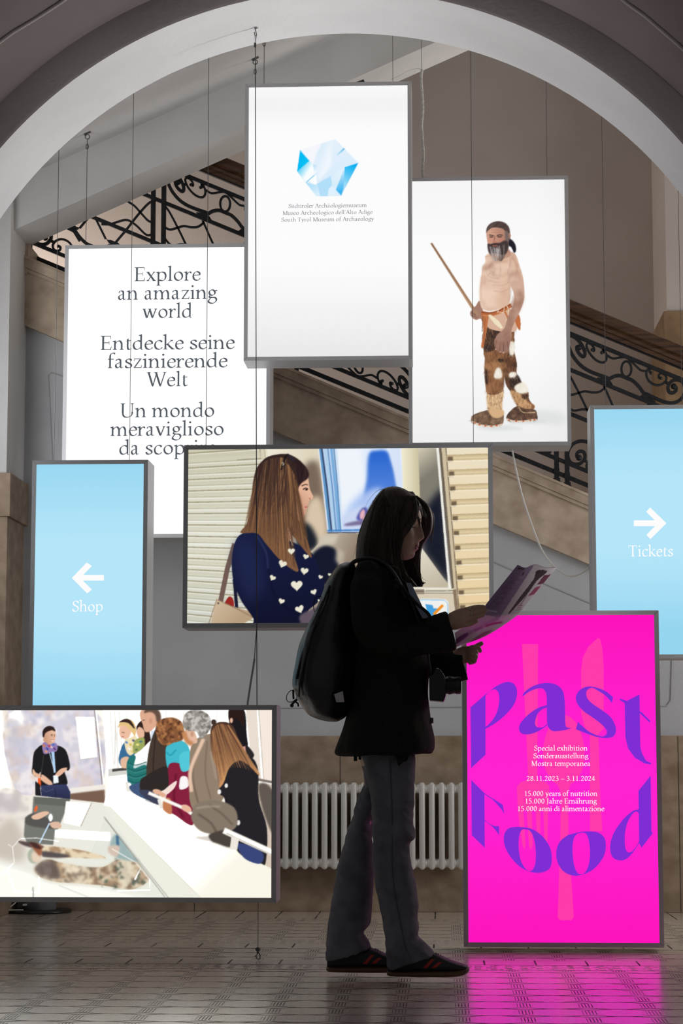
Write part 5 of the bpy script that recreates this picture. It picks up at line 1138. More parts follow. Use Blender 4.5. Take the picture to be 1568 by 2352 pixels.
def hang(label, px_top, px_bot, sign, wire_r=.0013, hook=True):
    """a cable from the ceiling to the top of SIGN; px_top and px_bot are picture x of the wire high up and at the sign"""
    Y = sign.Y + T_BOX / 2
    b = P(px_bot, 1000, Y); xb = None
    # x at the sign's top
    yb = project(b.x, Y, sign.z1)[1]; b = P(px_bot, yb, Y); b.z = sign.z1
    zt = min(ceil_z(b.x), 6.2); p = Vector((b.x, Y, zt))
    r = thing('suspension_cable', label, 'cable', p, CG)
    e = eye_hook(r, p) if hook else p
    m = MB(); m.tube([e, b], wire_r, 6); m.build('wire', steel, r)
    m = MB(); m.tube([b + Vector((0, 0, .012)), b], .004, 8); m.build('ferrule', zinc, r)
    return r
hang('thin steel cable holding the left end of the Shop sign', 129, 124, SG['shop'])
hang('thin steel cable holding the right end of the Shop sign', 302, 297, SG['shop'])
hang('thin cable with ring hook at the left end of the three-language slogan sign', 197, 197, SG['explore'], .0016)
hang('thin cable hooked to the slope at the right end of the three-language slogan sign', 583, 584, SG['explore'], .0016)
hang('thin cable with ring hook at the left end of the museum name sign', 605, 606, SG['logo'], .0016)
hang('thin steel cable at the right end of the museum name sign', 900, 902, SG['logo'])
hang('thin steel cable at the left end of the heart-sweater picture sign', 473, 473, SG['woman'])
hang('thin steel cable crossing the staff-man sign down to the heart-sweater picture', 1076, 1087, SG['woman'])
hang('thin steel cable at the right end of the staff-man sign', 1253, 1256, SG['hunter'])
hang('thin steel cable at the left end of the Tickets sign', 1378, 1391, SG['tickets'])
hang('thin steel cable at the right edge of the picture above the Tickets sign', 1558, 1566, SG['tickets'])
# the long cable from the arch to the floor, carrying the tour picture
s = SG['tour']; Yc = 8.06
h0 = P(586, 36, Yc); r = thing('suspension_cable', 'long dark cable from chrome hook on the arch down to the guided tour sign', 'cable', h0, CG)
zs = bz * .5 + fz * .5 + math.sqrt((.5 * (br + fr)) ** 2 - (h0.x - .5 * (bx + fx)) ** 2)
zs = fz + (bz - fz) * (Yc - Y_AF) / (Y_AB - Y_AF) + math.sqrt((fr + (br - fr) * (Yc - Y_AF) / (Y_AB - Y_AF)) ** 2 - (h0.x - fx - (bx - fx) * (Yc - Y_AF) / (Y_AB - Y_AF)) ** 2)
h0.z = zs - .001
m = MB(); m.lathe(h0.x, h0.y, [(.013, h0.z), (.012, h0.z - .004), (.004, h0.z - .006)], 20); m.build('ceiling_rosette', chrome, r)
m = MB(); m.tube([h0 + Vector((0, 0, -.004)), h0 + Vector((.004, 0, -.02)), h0 + Vector((.006, 0, -.03)), h0 + Vector((0, -.005, -.034)), h0 + Vector((-.003, -.004, -.018))], .0022, 6); m.build('hook', zinc, r)
m = MB(); m.tube([h0 + Vector((.005, 0, -.03)), h0 + Vector((.001, 0, -.062)), h0 + Vector((-.001, 0, -.032)), h0 + Vector((.005, 0, -.03))], .0014, 6); m.box(h0.x - .004, h0.x + .004, h0.y - .004, h0.y + .004, h0.z - .078, h0.z - .06); m.build('wire_clamp', steel, r)
m = MB(); m.tube([h0 + Vector((.001, 0, -.07)), Vector((P(590, 1610, Yc).x, Yc, s.z1))], .0019, 6); m.build('wire', steel, r)
q = Vector((P(592.5, 2075, Yc).x, Yc, s.z0)); g = Vector((q.x, Yc, 0))
r = thing('floor_cable', 'short dark cable with knot and hook under the guided tour sign', 'cable', g)
m = MB(); m.tube([q, g + Vector((0, 0, .045))], .0012, 6); m.build('wire', steel, r)
m = MB(); m.ball(g + Vector((0, 0, .042)), .009, 12, 8, (1.1, 1, .9)); m.ball(g + Vector((0, 0, .031)), .005, 10, 6); m.build('toggle', steel, r)
m = MB(); m.tube([g + Vector((0, 0, .03)), g + Vector((.008, 0, .022)), g + Vector((.008, 0, .010)), g + Vector((.001, 0, .003))], .0022, 6); m.tube([g + Vector((-.001, 0, .026)), g + Vector((-.007, 0, .018)), g + Vector((-.012, 0, .016))], .002, 6); m.tube([g + Vector((-.006, 0, .017)), g + Vector((-.003, 0, .006))], .002, 6)
m.build('hook', steel, r)

# power leads
white_cord = principled('white_cable', (0.72, 0.71, 0.66), 0.5); grey_cord = principled('grey_cable', (0.32, 0.33, 0.33), 0.5); sheath_m = noisy('corrugated_grey_sheath', (0.45, 0.45, 0.42), (0.6, 0.6, 0.56), 60, 0.6)
c = [P(x, y, Y) for x, y, Y in [(1176, 1034, 10.08), (1178, 1044, 10.08), (1184, 1075, 10.07), (1198, 1135, 10.05), (1217, 1195, 10.0), (1240, 1255, 9.95), (1262, 1290, 9.9), (1285, 1312, 9.85), (1310, 1323, 9.8), (1332, 1318, 9.75), (1351.5, 1304, 9.66)]]
m = MB(); m.tube([Vector(p) for p in catmull(c, 8)], .0042, 8)
tag(m.build('power_cable', white_cord, smooth=True), 'white cable drooping from the staff-man sign to the Tickets sign', 'cable')
c = [P(x, y, 8.40) for x, y in [(590, 1440), (587, 1470), (585, 1500), (584, 1516)]]
r = thing('power_cable', 'grey cable with thicker sleeve hanging below the heart-sweater picture', 'cable', c[-1])
m = MB(); m.tube(c, .0022, 8); m.build('cord', grey_cord, r, True)
m = MB(); m.tube([P(x, y, 8.40) for x, y in [(584.5, 1513), (581, 1535), (576, 1565), (569, 1612), (566, 1640)]], .0042, 8); m.build('sleeve', grey_cord, r, True)
r = thing('cable_sheath', 'pale corrugated sheath on a cable rising from the staff-man sign', 'cable', P(970, 400, 10.07))
pts = [P(x, y, 10.07) for x, y in [(971, 407), (970, 390), (972, 355), (970, 320), (968, 285), (971, 250), (969, 215), (967, 180), (969, 160)]]
m = MB(); cc = [Vector(p) for p in catmull(pts, 14)]; m.tube(cc, [.0062 + .0011 * (i % 2) for i in range(len(cc))], 10); m.build('sheath', sheath_m, r)
m = MB(); m.tube([Vector(p) for p in catmull([P(x, y, 10.07) for x, y in [(969, 163), (960, 157), (940, 162), (915, 175), (895, 184)]], 8)], .0016, 6); m.build('loose_wire', white_cord, r)
p = P(967.5, 30, 10.07); m = MB(); m.tube([Vector((P(968, 160, 10.07).x, 10.07, P(968, 160, 10.07).z)), Vector((P(968, 160, 10.07).x, 10.07, min(6.2, ceil_z(p.x))))], .0013, 6); m.build('wire', steel, r)
# little spotlight on the top edge of the museum sign
lg = SG['logo']; c = P(832, 183, 9.72)
r = thing('spotlight', 'small black clip spotlight on the top edge of the museum name sign', 'lamp', Vector((c.x, 9.72, lg.z1)))
blk = principled('black_plastic', (0.02, 0.02, 0.022), 0.4)
m = MB(); m.box(c.x - .01, c.x + .03, 9.70, 9.74, lg.z1, lg.z1 + .008); m.build('clamp', grey_cord, r)
m = MB(); m.tube([Vector((c.x + .012, 9.72, lg.z1 + .004)), Vector((c.x + .002, 9.72, lg.z1 + .018))], .003, 8); m.build('arm', blk, r)
m = MB(); m.tube([Vector((c.x + .008, 9.72, lg.z1 + .022)), Vector((c.x - .03, 9.72, lg.z1 + .006))], [.008, .010], 12); m.build('lamp_head', blk, r)

# ------------------------------------------------------------------ the wrought iron balustrade of the lower flight
iron = noisy('black_wrought_iron', (0.010, 0.011, 0.014), (0.018, 0.019, 0.023), 30, 0.5, 0.1, 80)
oak = noisy('dark_stained_oak', (0.035, 0.016, 0.008), (0.115, 0.055, 0.026), 6, 0.34, 0.05, 60, 8, 0.5, (1, 1, 14), .3, .7)
YR = 10.82
bal = thing('balustrade', 'black wrought iron balustrade with dark wooden handrail on the sloping stair', 'railing', P(800, str_top(800), YR))
SL = 0.412
def R(x, off, dy=0.0):
    """point of the railing: picture x, picture rows below the handrail's top edge"""
    return P(x, 739 + (x - 1432) * SL + off, YR + dy)
xa, xb = 62, 1800
hp = MB()
prof = [(0, -.045), (-1, -.02), (-1, .02), (3, .045), (12, .055), (22, .052), (27, .040), (31, .046), (38, .044), (41, .032), (50, .030), (50, -.030), (41, -.032), (38, -.044), (31, -.046), (27, -.040), (22, -.052), (12, -.055), (3, -.052)]
ra, rb = [R(xa, o, d) for o, d in prof], [R(xb, o, d) for o, d in prof]; n = len(prof)
hp.add(ra + rb, [(i, (i + 1) % n, n + (i + 1) % n, n + i) for i in range(n)] + [tuple(range(n)), tuple(range(2 * n - 1, n - 1, -1))])
hp.build('handrail', oak, bal)
hb = MB(); hb.tube([R(xa, 52), R(xb, 52)], .008, 4, flat=.02); hb.build('handrail_bar', iron, bal)
def bar(name, o, r=.0085, x0=xa, x1=xb, fl=.012):
    m = MB(); m.tube([R(x0, o), R(x1, o)], r * 1.6, 4, flat=fl); return m.build(name, iron, bal)
bar('top_rail', 78); bar('middle_rail', 161); bar('lower_middle_rail', 262, x0=xa); bar('bottom_rail', 378); bar('base_rail', 410, .0095)
posts = []
pitch = 304.3; PX0 = 365.0
for k in range(-1, 5):
    xc = PX0 + pitch * k + (8 if k >= 3 else 0)
    for d in (-12, 12):
        x = xc + d
        if x < 50 or x > 1640: continue
        a_, b_ = R(x, 78), R(x, 438)
        m = MB(); m.box(a_.x - .0118, a_.x + .0118, YR - .0105, YR + .0105, b_.z, a_.z)
        m.box(a_.x - .017, a_.x + .017, YR - .017, YR + .017, b_.z, b_.z + .03); m.prism([Vector((a_.x - .021, YR - .02, b_.z - .012)), Vector((a_.x + .021, YR - .02, b_.z - .012)), Vector((a_.x + .021, YR - .02, b_.z + .012)), Vector((a_.x - .021, YR - .02, b_.z + .02))], (0, .04, 0))
        m.box(a_.x - .014, a_.x + .014, YR - .014, YR + .014, R(x, 415).z, R(x, 402).z)
        m.build('post', iron, bal)
def spiral(cx, cy, r0, r1, a0, turns, n=26):
    return [(cx + (r0 + (r1 - r0) * i / n) * math.cos(a0 + turns * 2 * math.pi * i / n), cy + (r0 + (r1 - r0) * i / n) * math.sin(a0 + turns * 2 * math.pi * i / n)) for i in range(n + 1)]
crop2 = lambda p: [(1290 + x / 5.64, 660 + y / 5.64) for x, y in p]
def local(p): return [(x - 1432, y - (739 + (x - 1432) * SL)) for x, y in p]
# one bay, right half drawn (picture coordinates of the bay centred on x = 1432), then mirrored
big = local(crop2([(1050, 1362), (1180, 1425), (1300, 1472), (1400, 1484), (1490, 1448), (1548, 1370), (1560, 1290), (1530, 1215), (1470, 1185), (1400, 1195), (1350, 1245), (1338, 1300), (1360, 1345), (1405, 1352), (1440, 1325), (1442, 1285), (1415, 1270)]))
arch_ = local(crop2([(800, 1160), (880, 1195), (960, 1270), (1020, 1350), (1050, 1362)]))
cs = local(crop2([(1120, 1095), (1100, 1075), (1108, 1045), (1090, 1038), (1062, 1075), (1060, 1130), (1090, 1195), (1150, 1240), (1220, 1252), (1285, 1225), (1318, 1170), (1300, 1120), (1255, 1100), (1222, 1120), (1220, 1155), (1245, 1162)]))
wav = local(crop2([(820, 905), (880, 960), (940, 1020), (990, 1060), (1050, 1072)]))
oval = local(crop2([(800 + 64 * math.cos(t), 1045 + 100 * math.sin(t)) for t in [2 * math.pi * i / 18 for i in range(18)]]))
bead = local(crop2([(1325, 1225)]))[0]
leaf = [local(crop2([(975, 1400), (1005, 1375), (1060, 1390), (1110, 1420), (1140, 1440), (1180, 1470), (1130, 1476), (1085, 1455), (1030, 1430), (1010, 1410)]))]
def bay(k):
    xc = PX0 + pitch * (k + .5) + (4 if k == 2 else 8 if k > 2 else 0)
    m = MB()
    def T(p, mx, my):
        """bay coordinates to the railing; mx mirrors along the rail, my turns the pattern over for the lower band"""
        out = []
        for u, w in p:
            w2 = (395 - (w - 78) - 17) if my else w
            out.append(R(xc + u * mx, w2))
        return out
    def crv(p, r, mx=1, my=0, closed=False, n=6):
        q = catmull(T(p, mx, my), n, closed); m.tube([Vector(v) for v in q], r, 4, closed, flat=r * .9)
    for my in (0, 1):
        for mx in (1, -1):
            crv(big, .0120, mx, my); crv(arch_, .0120, mx, my); crv(cs, .0080, mx, my); crv(wav, .0074, mx, my)
            q = T([bead], mx, my)[0]; m.ball(q, .009, 8, 6)
            q = T([big[-1]], mx, my)[0]; m.ball(q, .016, 10, 6)
            q = T([cs[0]], mx, my)[0]; m.ball(q, .009, 8, 6); q = T([cs[-1]], mx, my)[0]; m.ball(q, .009, 8, 6)
            for lf in leaf:
                q = T(lf, mx, my); m.prism([v + Vector((0, -.010, 0)) for v in q], (0, .02, 0))
        crv(oval, .0082, 1, my, True)
    for mx in (1, -1):
        crv([(-142, 166), (-128, 178), (-104, 214), (-78, 258), (-58, 290), (-44, 312), (-30, 330)], .0078, mx)
        crv([(-142, 216), (-128, 218), (-112, 208), (-96, 197), (-78, 192), (-62, 184), (-48, 168)], .0078, mx)
        crv([(-52, 166), (-44, 180), (-30, 206), (-8, 240), (14, 274), (30, 300)], .0078, mx)
        crv([(-142, 240), (-124, 252), (-100, 240), (-80, 236), (-62, 246), (-40, 262), (-20, 270)], .0078, mx)
    return m.build('scrollwork', iron, bal)
for k in range(-1, 4): bay(k)
nw = MB(); a_ = R(66, 330); b_ = R(66, 470); nw.box(a_.x - .018, a_.x + .018, YR - .018, YR + .018, b_.z + .02, a_.z + .05); nw.lathe(a_.x, YR, [(.012, b_.z + .0), (.034, b_.z + .02), (.036, b_.z + .05), (.022, b_.z + .085), (.022, a_.z - .02), (.03, a_.z - .01), (.03, a_.z + .015), (.02, a_.z + .03)], 16)
nw.build('newel', iron, bal)

# ------------------------------------------------------------------ radiator
enamel = principled('cream_white_enamel', (0.62, 0.61, 0.57), 0.28, spec=0.5)
YQ = 10.48
ztop, zbot = P(850, 1797, YQ).z, P(850, 1998, YQ).z
xs0 = P(655, 1900, YQ).x; pit = (P(655 + 22.42 * 10, 1900, YQ).x - xs0) / 10
rad = thing('radiator', 'cream white column radiator in front of the stone wainscot', 'radiator', (xs0 + 8 * pit, YQ + .06, zbot))
def section_mesh():
    m = MB(); rr = .0148
    for j, dy in enumerate((0, .042, .084)):
        z0, z1 = zbot, ztop; pr = []
        for i in range(5): a_ = math.pi / 2 * i / 4; pr.append((max(.0005, rr * math.sin(a_)), z0 + rr - rr * math.cos(a_)))
        for i in range(5): a_ = math.pi / 2 * i / 4; pr.append((max(.0005, rr * math.cos(a_)), z1 - rr + rr * math.sin(a_)))
        m.lathe(0, YQ + .015 + dy, pr, 14)
    for z in (ztop - .032, zbot + .032):
        m.tube([Vector((0, YQ + .015, z)), Vector((0, YQ + .099, z))], .017, 12)
        m.tube([Vector((-pit / 2, YQ + .03, z)), Vector((-pit * .3, YQ + .03, z)), Vector((pit * .3, YQ + .03, z)), Vector((pit / 2, YQ + .03, z))], [.021, .0235, .0235, .021], 16)
    return m
proto = section_mesh().build('radiator_section', enamel, rad, True)
for i in range(-6, 19):
    o = proto if i == -6 else proto.copy()
    if i != -6: C.objects.link(o)
    o.location.x = xs0 + i * pit
for i in (-4, 16):
    br_ = MB(); br_.box(xs0 + i * pit - .01, xs0 + i * pit + .01, YQ + .1, Y_BK - .03, ztop - .10, ztop - .07); br_.build('wall_bracket', enamel, rad)

# round stand at the left, half hidden by the low picture sign
q = G(88, 2095); grey_metal = principled('grey_painted_metal', (0.42, 0.43, 0.45), 0.38, 0.2)
r = thing('dispenser_stand', 'grey cylinder on a black round foot behind the guided tour sign', 'stand', (q.x, q.y, 0))
rb_ = (P(163, 2095, q.y).x - P(12, 2095, q.y).x) / 2; rc = (P(128, 2080, q.y).x - P(54, 2080, q.y).x) / 2
m = MB(); m.lathe(q.x, q.y, [(rb_, .002), (rb_ + .002, .008), (rb_, .013), (rb_ * .97, .015)], 48); m.build('foot_plate', principled('black_lacquer', (0.012, 0.012, 0.013), 0.3), r, True)
m = MB(); m.lathe(q.x + .007, q.y, [(rc, .014), (rc, .60), (rc * .97, .615), (rc * .6, .62)], 40); m.build('column', grey_metal, r, True)
m = MB(); m.box(q.x - .062, q.x - .044, q.y - rc - .002, q.y - rc * .75, .036, .045); m.build('label', principled('white_sticker', (0.7, 0.7, 0.7), 0.5), r)
m = MB(); m.tube([Vector(p) for p in catmull([(q.x - .09, q.y - .02, .10), (q.x - .098, q.y - .06, .055), (q.x - .13, q.y - .09, .024), (q.x - .14, q.y - .12, .0185), (q.x - .09, q.y - .125, .0185), (q.x - .05, q.y - .12, .0185)], 8)], .003, 8); m.build('lead', white_cord, r, True)

# ------------------------------------------------------------------ the visitor reading a leaflet
from mathutils import noise as mnoise
YP0 = 7.39
skin_m = noisy('skin', (0.40, 0.24, 0.17), (0.46, 0.28, 0.20), 30, 0.5, 0.05, 300)
hair_m = noisy('dark_brown_hair', (0.016, 0.010, 0.008), (0.060, 0.036, 0.026), 14, 0.5, 0.25, 40, 4, 0.3, (14, 14, 1))
coat_m = noisy('black_green_wool', (0.0075, 0.0085, 0.0075), (0.018, 0.020, 0.017), 220, 0.95, 0.35, 400, 3, 0.15)
jeans_m = noisy('washed_grey_denim', (0.088, 0.090, 0.106), (0.145, 0.148, 0.17), 14, 0.9, 0.3, 500, 8, 0.2)
pack_m = noisy('black_nylon', (0.006, 0.007, 0.009), (0.012, 0.014, 0.018), 20, 0.42, 0.25, 45, 3, 0.5)
leather_m = principled('black_suede', (0.012, 0.013, 0.016), 0.65); gum_m = principled('gum_rubber', (0.10, 0.045, 0.02), 0.6); red_m = principled('red_suede', (0.42, 0.025, 0.012), 0.6)

def sec(xl, yl, xr, yr, hd, dy=0.0, e=2.0):
    Y = YP0 + dy; a, b = P(xl, yl, Y), P(xr, yr, Y); return ((a + b) / 2, (b - a) / 2, hd, e)
def loft(mb, secs, n=32, sub=4, cap=True):
    """rings between a left and a right outline point, HD metres deep each way"""
    rows = [np.array([*c, *u, hd, e]) for c, u, hd, e in secs]
    rows = catmull(rows, sub) if sub > 1 else rows
    rings = []
    for r in rows:
        c, u, hd, e = Vector(r[:3]), Vector(r[3:6]), max(r[6], .0005), r[7]; ring = []
        for k in range(n):
            t = 2 * math.pi * k / n; ct, st_ = math.cos(t), math.sin(t); pw = 2 / e
            ring.append(c + u * (math.copysign(abs(ct) ** pw, ct)) + Vector((0, hd * math.copysign(abs(st_) ** pw, st_), 0)))
        rings.append(ring)
    m = len(rings); vs = [v for g in rings for v in g]; fs = []
    for i in range(m - 1):
        for k in range(n):
            l = (k + 1) % n; fs.append((i * n + k, i * n + l, (i + 1) * n + l, (i + 1) * n + k))
    if cap: fs += [tuple(range(n - 1, -1, -1)), tuple((m - 1) * n + k for k in range(n))]
    mb.add(vs, fs)
def hsec(y, xl, xr, hd, dy=0.0, e=2.0): return sec(xl, y, xr, y, hd, dy, e)
def limb(mb, pts, n=24, sub=5, ends=(1, 1)):
    """(px, py, half width in px, half depth in m, depth offset) along a limb"""
    q = catmull(pts, sub); secs = []
    for i, p in enumerate(q):
        t = q[min(i + 1, len(q) - 1)][:2] - q[max(i - 1, 0)][:2]; t = t / (np.linalg.norm(t) + 1e-9); nx, ny = -t[1], t[0]
        secs.append(sec(p[0] - nx * p[2], p[1] - ny * p[2], p[0] + nx * p[2], p[1] + ny * p[2], p[3], p[4]))
    # rounded ends
    loft(mb, secs, n, 1)
    for w_, p, s_ in ((0, q[0], secs[0]), (1, q[-1], secs[-1])):
        if not ends[w_]: continue
        c = s_[0]; r = s_[1].length; mb.ball(c, 1.0, n, 10, (r, p[3], r))
def finger(mb, pts, r, n=12):
    q = [P(x, y, YP0 + dy) for x, y, dy in pts]; cc = [Vector(v) for v in catmull(q, 5)]; m = len(cc)
    mb.tube(cc, [r * (1 - .22 * i / (m - 1)) for i in range(m)], n)
    mb.ball(cc[0], r, n, 8); mb.ball(cc[-1], r * .78, n, 8)
def fuse(mb, name, mat, parent, voxel, smooth_it=3, disp=None):
    """one continuous skin over the collected shapes"""
    me = bpy.data.meshes.new(name); me.from_pydata(mb.v, [], mb.f); me.update()
    bm = bmesh.new(); bm.from_mesh(me); bmesh.ops.recalc_face_normals(bm, faces=bm.faces[:]); bm.to_mesh(me); bm.free()
    o = bpy.data.objects.new(name, me); C.objects.link(o)
    r = o.modifiers.new('r', 'REMESH'); r.mode = 'VOXEL'; r.voxel_size = voxel; r.use_smooth_shade = True
    if smooth_it:
        s_ = o.modifiers.new('s', 'SMOOTH'); s_.iterations = smooth_it; s_.factor = 0.5
    dg = bpy.context.evaluated_depsgraph_get(); me2 = bpy.data.meshes.new_from_object(o.evaluated_get(dg)); bpy.data.objects.remove(o); bpy.data.meshes.remove(me)
    if disp:
        nrm = [v.normal.copy() for v in me2.vertices]
        for v, nn in zip(me2.vertices, nrm): v.co += nn * disp(v.co)
    me2.name = name; me2.materials.clear()
    return link(name, me2, mat, parent, True)
def wrinkle(scale, amp, st=(1, 1, 1)):
    return lambda c: amp * (mnoise.noise(Vector((c.x * scale * st[0], c.y * scale * st[1], c.z * scale * st[2]))) + .5 * mnoise.noise(Vector((c.x * scale * 2.3 * st[0], c.y * scale * 2.3 * st[1], c.z * scale * 2.3 * st[2] + 7))))

person = thing('person', 'young woman in a dark coat and grey jeans, seen from the side, reading a leaflet', 'person', (P(900, 2240, 7.39).x, 7.39, 0))

# --- body
b = MB()
head = [(1124, 886, 918, 918, .022, .03), (1130, 873, 938, 938, .045, .03), (1142, 862, 950, 950, .060, .03), (1158, 855, 957, 959, .068, .03), (1175, 850, 960, 965, .071, .03), (1190, 848, 961, 968, .072, .026), (1203, 848, 958, 967, .072, .014),
        (1212, 849, 955, 970, .071, .0095), (1221, 851, 955, 972.5, .070, .0095), (1230, 853, 956, 975, .069, .011), (1236, 855, 956, 975, .067, .0125), (1241, 858, 955, 968, .065, .014), (1246, 862, 954, 962.5, .062, .016), (1251, 866, 953, 962.8, .059, .016),
        (1254, 868, 952.5, 961.5, .058, .017), (1257, 871, 951.5, 958, .056, .018), (1260, 874, 951, 960.2, .054, .016), (1264, 878, 949.5, 957.5, .052, .016), (1268, 882, 947.5, 952.6, .050, .018), (1273, 887, 946, 952.8, .047, .017), (1278, 893, 943, 951, .042, .016), (1283, 900, 938, 945, .034, .016), (1287, 910, 930, 934, .022, .016)]
rings = []; nh = 56
for y, xb_, xf, xp, hw, sg in [tuple(v) for v in catmull(head, 4)]:
    xc = (xb_ + xf) / 2; ring = []
    for k in range(nh):
        t = 2 * math.pi * k / nh; ly = hw * math.sin(t); cx = math.cos(t)
        x = xc + (xf - xc) * cx
        if cx > 0:
            x += (xp - xf) * math.exp(-(ly / sg) ** 2)
            x -= 5.0 * math.exp(-((abs(ly) - .031) / .014) ** 2) * math.exp(-((y - 1209) / 7) ** 2)      # eye sockets
            x += 2.0 * math.exp(-((abs(ly) - .031) / .012) ** 2) * math.exp(-((y - 1209) / 3.5) ** 2)    # lowered lids
        ring.append(P(x, y, YP0 + ly))
    rings.append(ring)
vs = [v for r_ in rings for v in r_]; m_ = len(rings)
b.add(vs, [(i * nh + k, i * nh + (k + 1) % nh, (i + 1) * nh + (k + 1) % nh, (i + 1) * nh + k) for i in range(m_ - 1) for k in range(nh)] + [tuple(range(nh - 1, -1, -1)), tuple((m_ - 1) * nh + k for k in range(nh))])
for sy in (-1, 1): b.ball(P(888, 1218, YP0 + sy * .071), .012, 12, 10, (1.4, .7, 2.3))          # ears
limb(b, [(893, 1240, 32, .050, 0), (886, 1270, 33, .052, 0), (876, 1300, 36, .056, 0), (868, 1330, 48, .085, 0)])
loft(b, [hsec(1312, 838, 900, .12), hsec(1340, 822, 918, .155), hsec(1400, 826, 925, .14), hsec(1480, 832, 925, .125), hsec(1560, 826, 925, .125), hsec(1640, 815, 935, .15), hsec(1720, 822, 942, .155), hsec(1760, 830, 940, .14)])
limb(b, [(850, 1335, 27, .045, -.165), (852, 1390, 26, .042, -.185), (862, 1450, 24, .038, -.195), (905, 1472, 22, .036, -.185), (960, 1462, 20, .032, -.165), (1010, 1445, 15, .026, -.15), (1030, 1433, 14, .024, -.145)])
limb(b, [(850, 1335, 27, .045, .165), (855, 1400, 26, .042, .185), (872, 1460, 24, .038, .19), (930, 1500, 20, .034, .15), (1000, 1516, 16, .028, .09), (1040, 1515, 13, .022, .06)])
# near hand: flat palm seen from the back, fingers laid on the sheet
limb(b, [(1024, 1434, 15, .019, -.145), (1040, 1427, 21, .016, -.147), (1056, 1421, 22, .0135, -.148), (1064, 1417, 20, .012, -.148)])
finger(b, [(1056, 1404, -.148), (1076, 1398, -.151), (1095, 1393.5, -.143), (1111, 1393.5, -.134)], .0085)
finger(b, [(1060, 1413, -.149), (1082, 1409, -.153), (1101, 1404.5, -.144), (1116, 1403, -.135)], .0085)
finger(b, [(1060, 1424, -.148), (1080, 1422, -.152), (1097, 1417, -.144), (1109, 1413.5, -.136)], .0082)
finger(b, [(1054, 1435, -.146), (1072, 1436, -.149), (1086, 1431.5, -.143), (1095, 1427, -.137)], .0074)
finger(b, [(1036, 1412, -.138), (1058, 1402, -.116), (1080, 1400, -.104), (1098, 1403, -.102)], .0088)
# far hand: curled under the lower corner
limb(b, [(1040, 1514, 14, .022, .06), (1054, 1508, 19, .024, .055), (1070, 1503, 20, .022, .05)])
finger(b, [(1066, 1491, .045), (1080, 1491, .026), (1092, 1496, .022), (1094, 1503, .036)], .0098)
finger(b, [(1068, 1499, .042), (1082, 1501, .020), (1092, 1507, .018), (1091, 1513, .034)], .0098)
finger(b, [(1068, 1508, .044), (1081, 1511, .024), (1090, 1517, .024), (1087, 1521, .038)], .0092)
finger(b, [(1064, 1515, .048), (1076, 1518.5, .034), (1083, 1522, .036), (1079, 1524, .046)], .0070)
finger(b, [(1068, 1498, .064), (1083, 1491, .066), (1096, 1483, .064), (1105, 1478, .060)], .0108)
# legs and feet
limb(b, [(888, 1740, 44, .070, -.072), (902, 1840, 36, .058, -.075), (902, 1930, 34, .055, -.075), (904, 2040, 30, .050, -.078), (915, 2140, 20, .036, -.08), (920, 2200, 18, .032, -.08)])
limb(b, [(878, 1740, 34, .066, .072), (851, 1825, 21, .055, .074), (826, 1925, 20, .050, .076), (808, 2040, 24, .046, .078), (785, 2140, 20, .036, .08), (782, 2190, 18, .032, .08)])
limb(b, [(905, 2222, 9, .026, -.08), (950, 2218, 13, .032, -.08), (1010, 2216, 10, .036, -.08), (1052, 2221, 6, .03, -.08)]); limb(b, [(768, 2212, 9, .026, .08), (812, 2208, 13, .032, .08), (870, 2208, 9, .036, .08), (908, 2212, 6, .03, .08)])
finger(b, [(1068, 1494, .052), (1085, 1487, .038), (1098, 1488, .036), (1102, 1495, .048)], .0098)
fuse(b, 'body', skin_m, person, .0032, 2)
lip_m = principled('dark_rose_lips', (0.26, 0.055, 0.075), 0.4)
m = MB(); m.ball(P(955.5, 1254.6, YP0), 1, 16, 10, (.0098, .0195, .0032)); m.ball(P(954.0, 1260.2, YP0), 1, 16, 10, (.0096, .0175, .0042)); m.build('lips', lip_m, person, True)
for sy in (-1, 1):
    m = MB(); m.tube([P(x, y, YP0 + sy * d) for x, y, d in [(936, 1206, .052), (944, 1210.5, .045), (951, 1211.5, .036), (956, 1210, .026), (958, 1207, .020)]], [.0006, .0012, .0014, .0011, .0006], 6); m.build('eyelash', hair_m, person, True)
for sy in (-1, 1):
    m = MB(); m.tube([P(x, y, YP0 + sy * d) for x, y, d in [(939, 1195, .052), (949, 1190.5, .042), (957, 1190.5, .030), (963, 1193, .018)]], [.0007, .0016, .0018, .0009], 6); m.build('eyebrow', hair_m, person, True)

# --- hair: crown, curtain open at the face, fringe and loose strands
h = MB(); rnd = random.Random(5)
loft(h, [hsec(1118.5, 897, 911, .012), hsec(1121, 886, 922, .040), hsec(1127, 875, 935, .060), hsec(1137, 866, 948, .074), hsec(1150, 857, 960, .085), hsec(1162, 851, 966, .090), hsec(1172, 847, 960, .088)], 48, 5)
cur = [(1138, 868, 950, 956, .076), (1152, 857, 962, 974, .087), (1165, 848.5, 961, 985, .0925), (1182, 840, 958, 990.5, .0955), (1200, 832.5, 953, 992, .097), (1220, 825.5, 937, 989, .0985), (1238, 821, 922, 980, .0985), (1255, 819.5, 918.5, 969, .0975), (1280, 818, 919, 963.5, .096), (1298, 824, 922, 962.5, .096), (1316, 842, 932, 963, .096), (1332, 862, 947, 967, .092), (1342, 888, 955, 970, .086), (1348, 915, 958, 968, .08)]
nk = 40; jit = [rnd.uniform(-1, 1) for _ in range(nk)]; rows = []
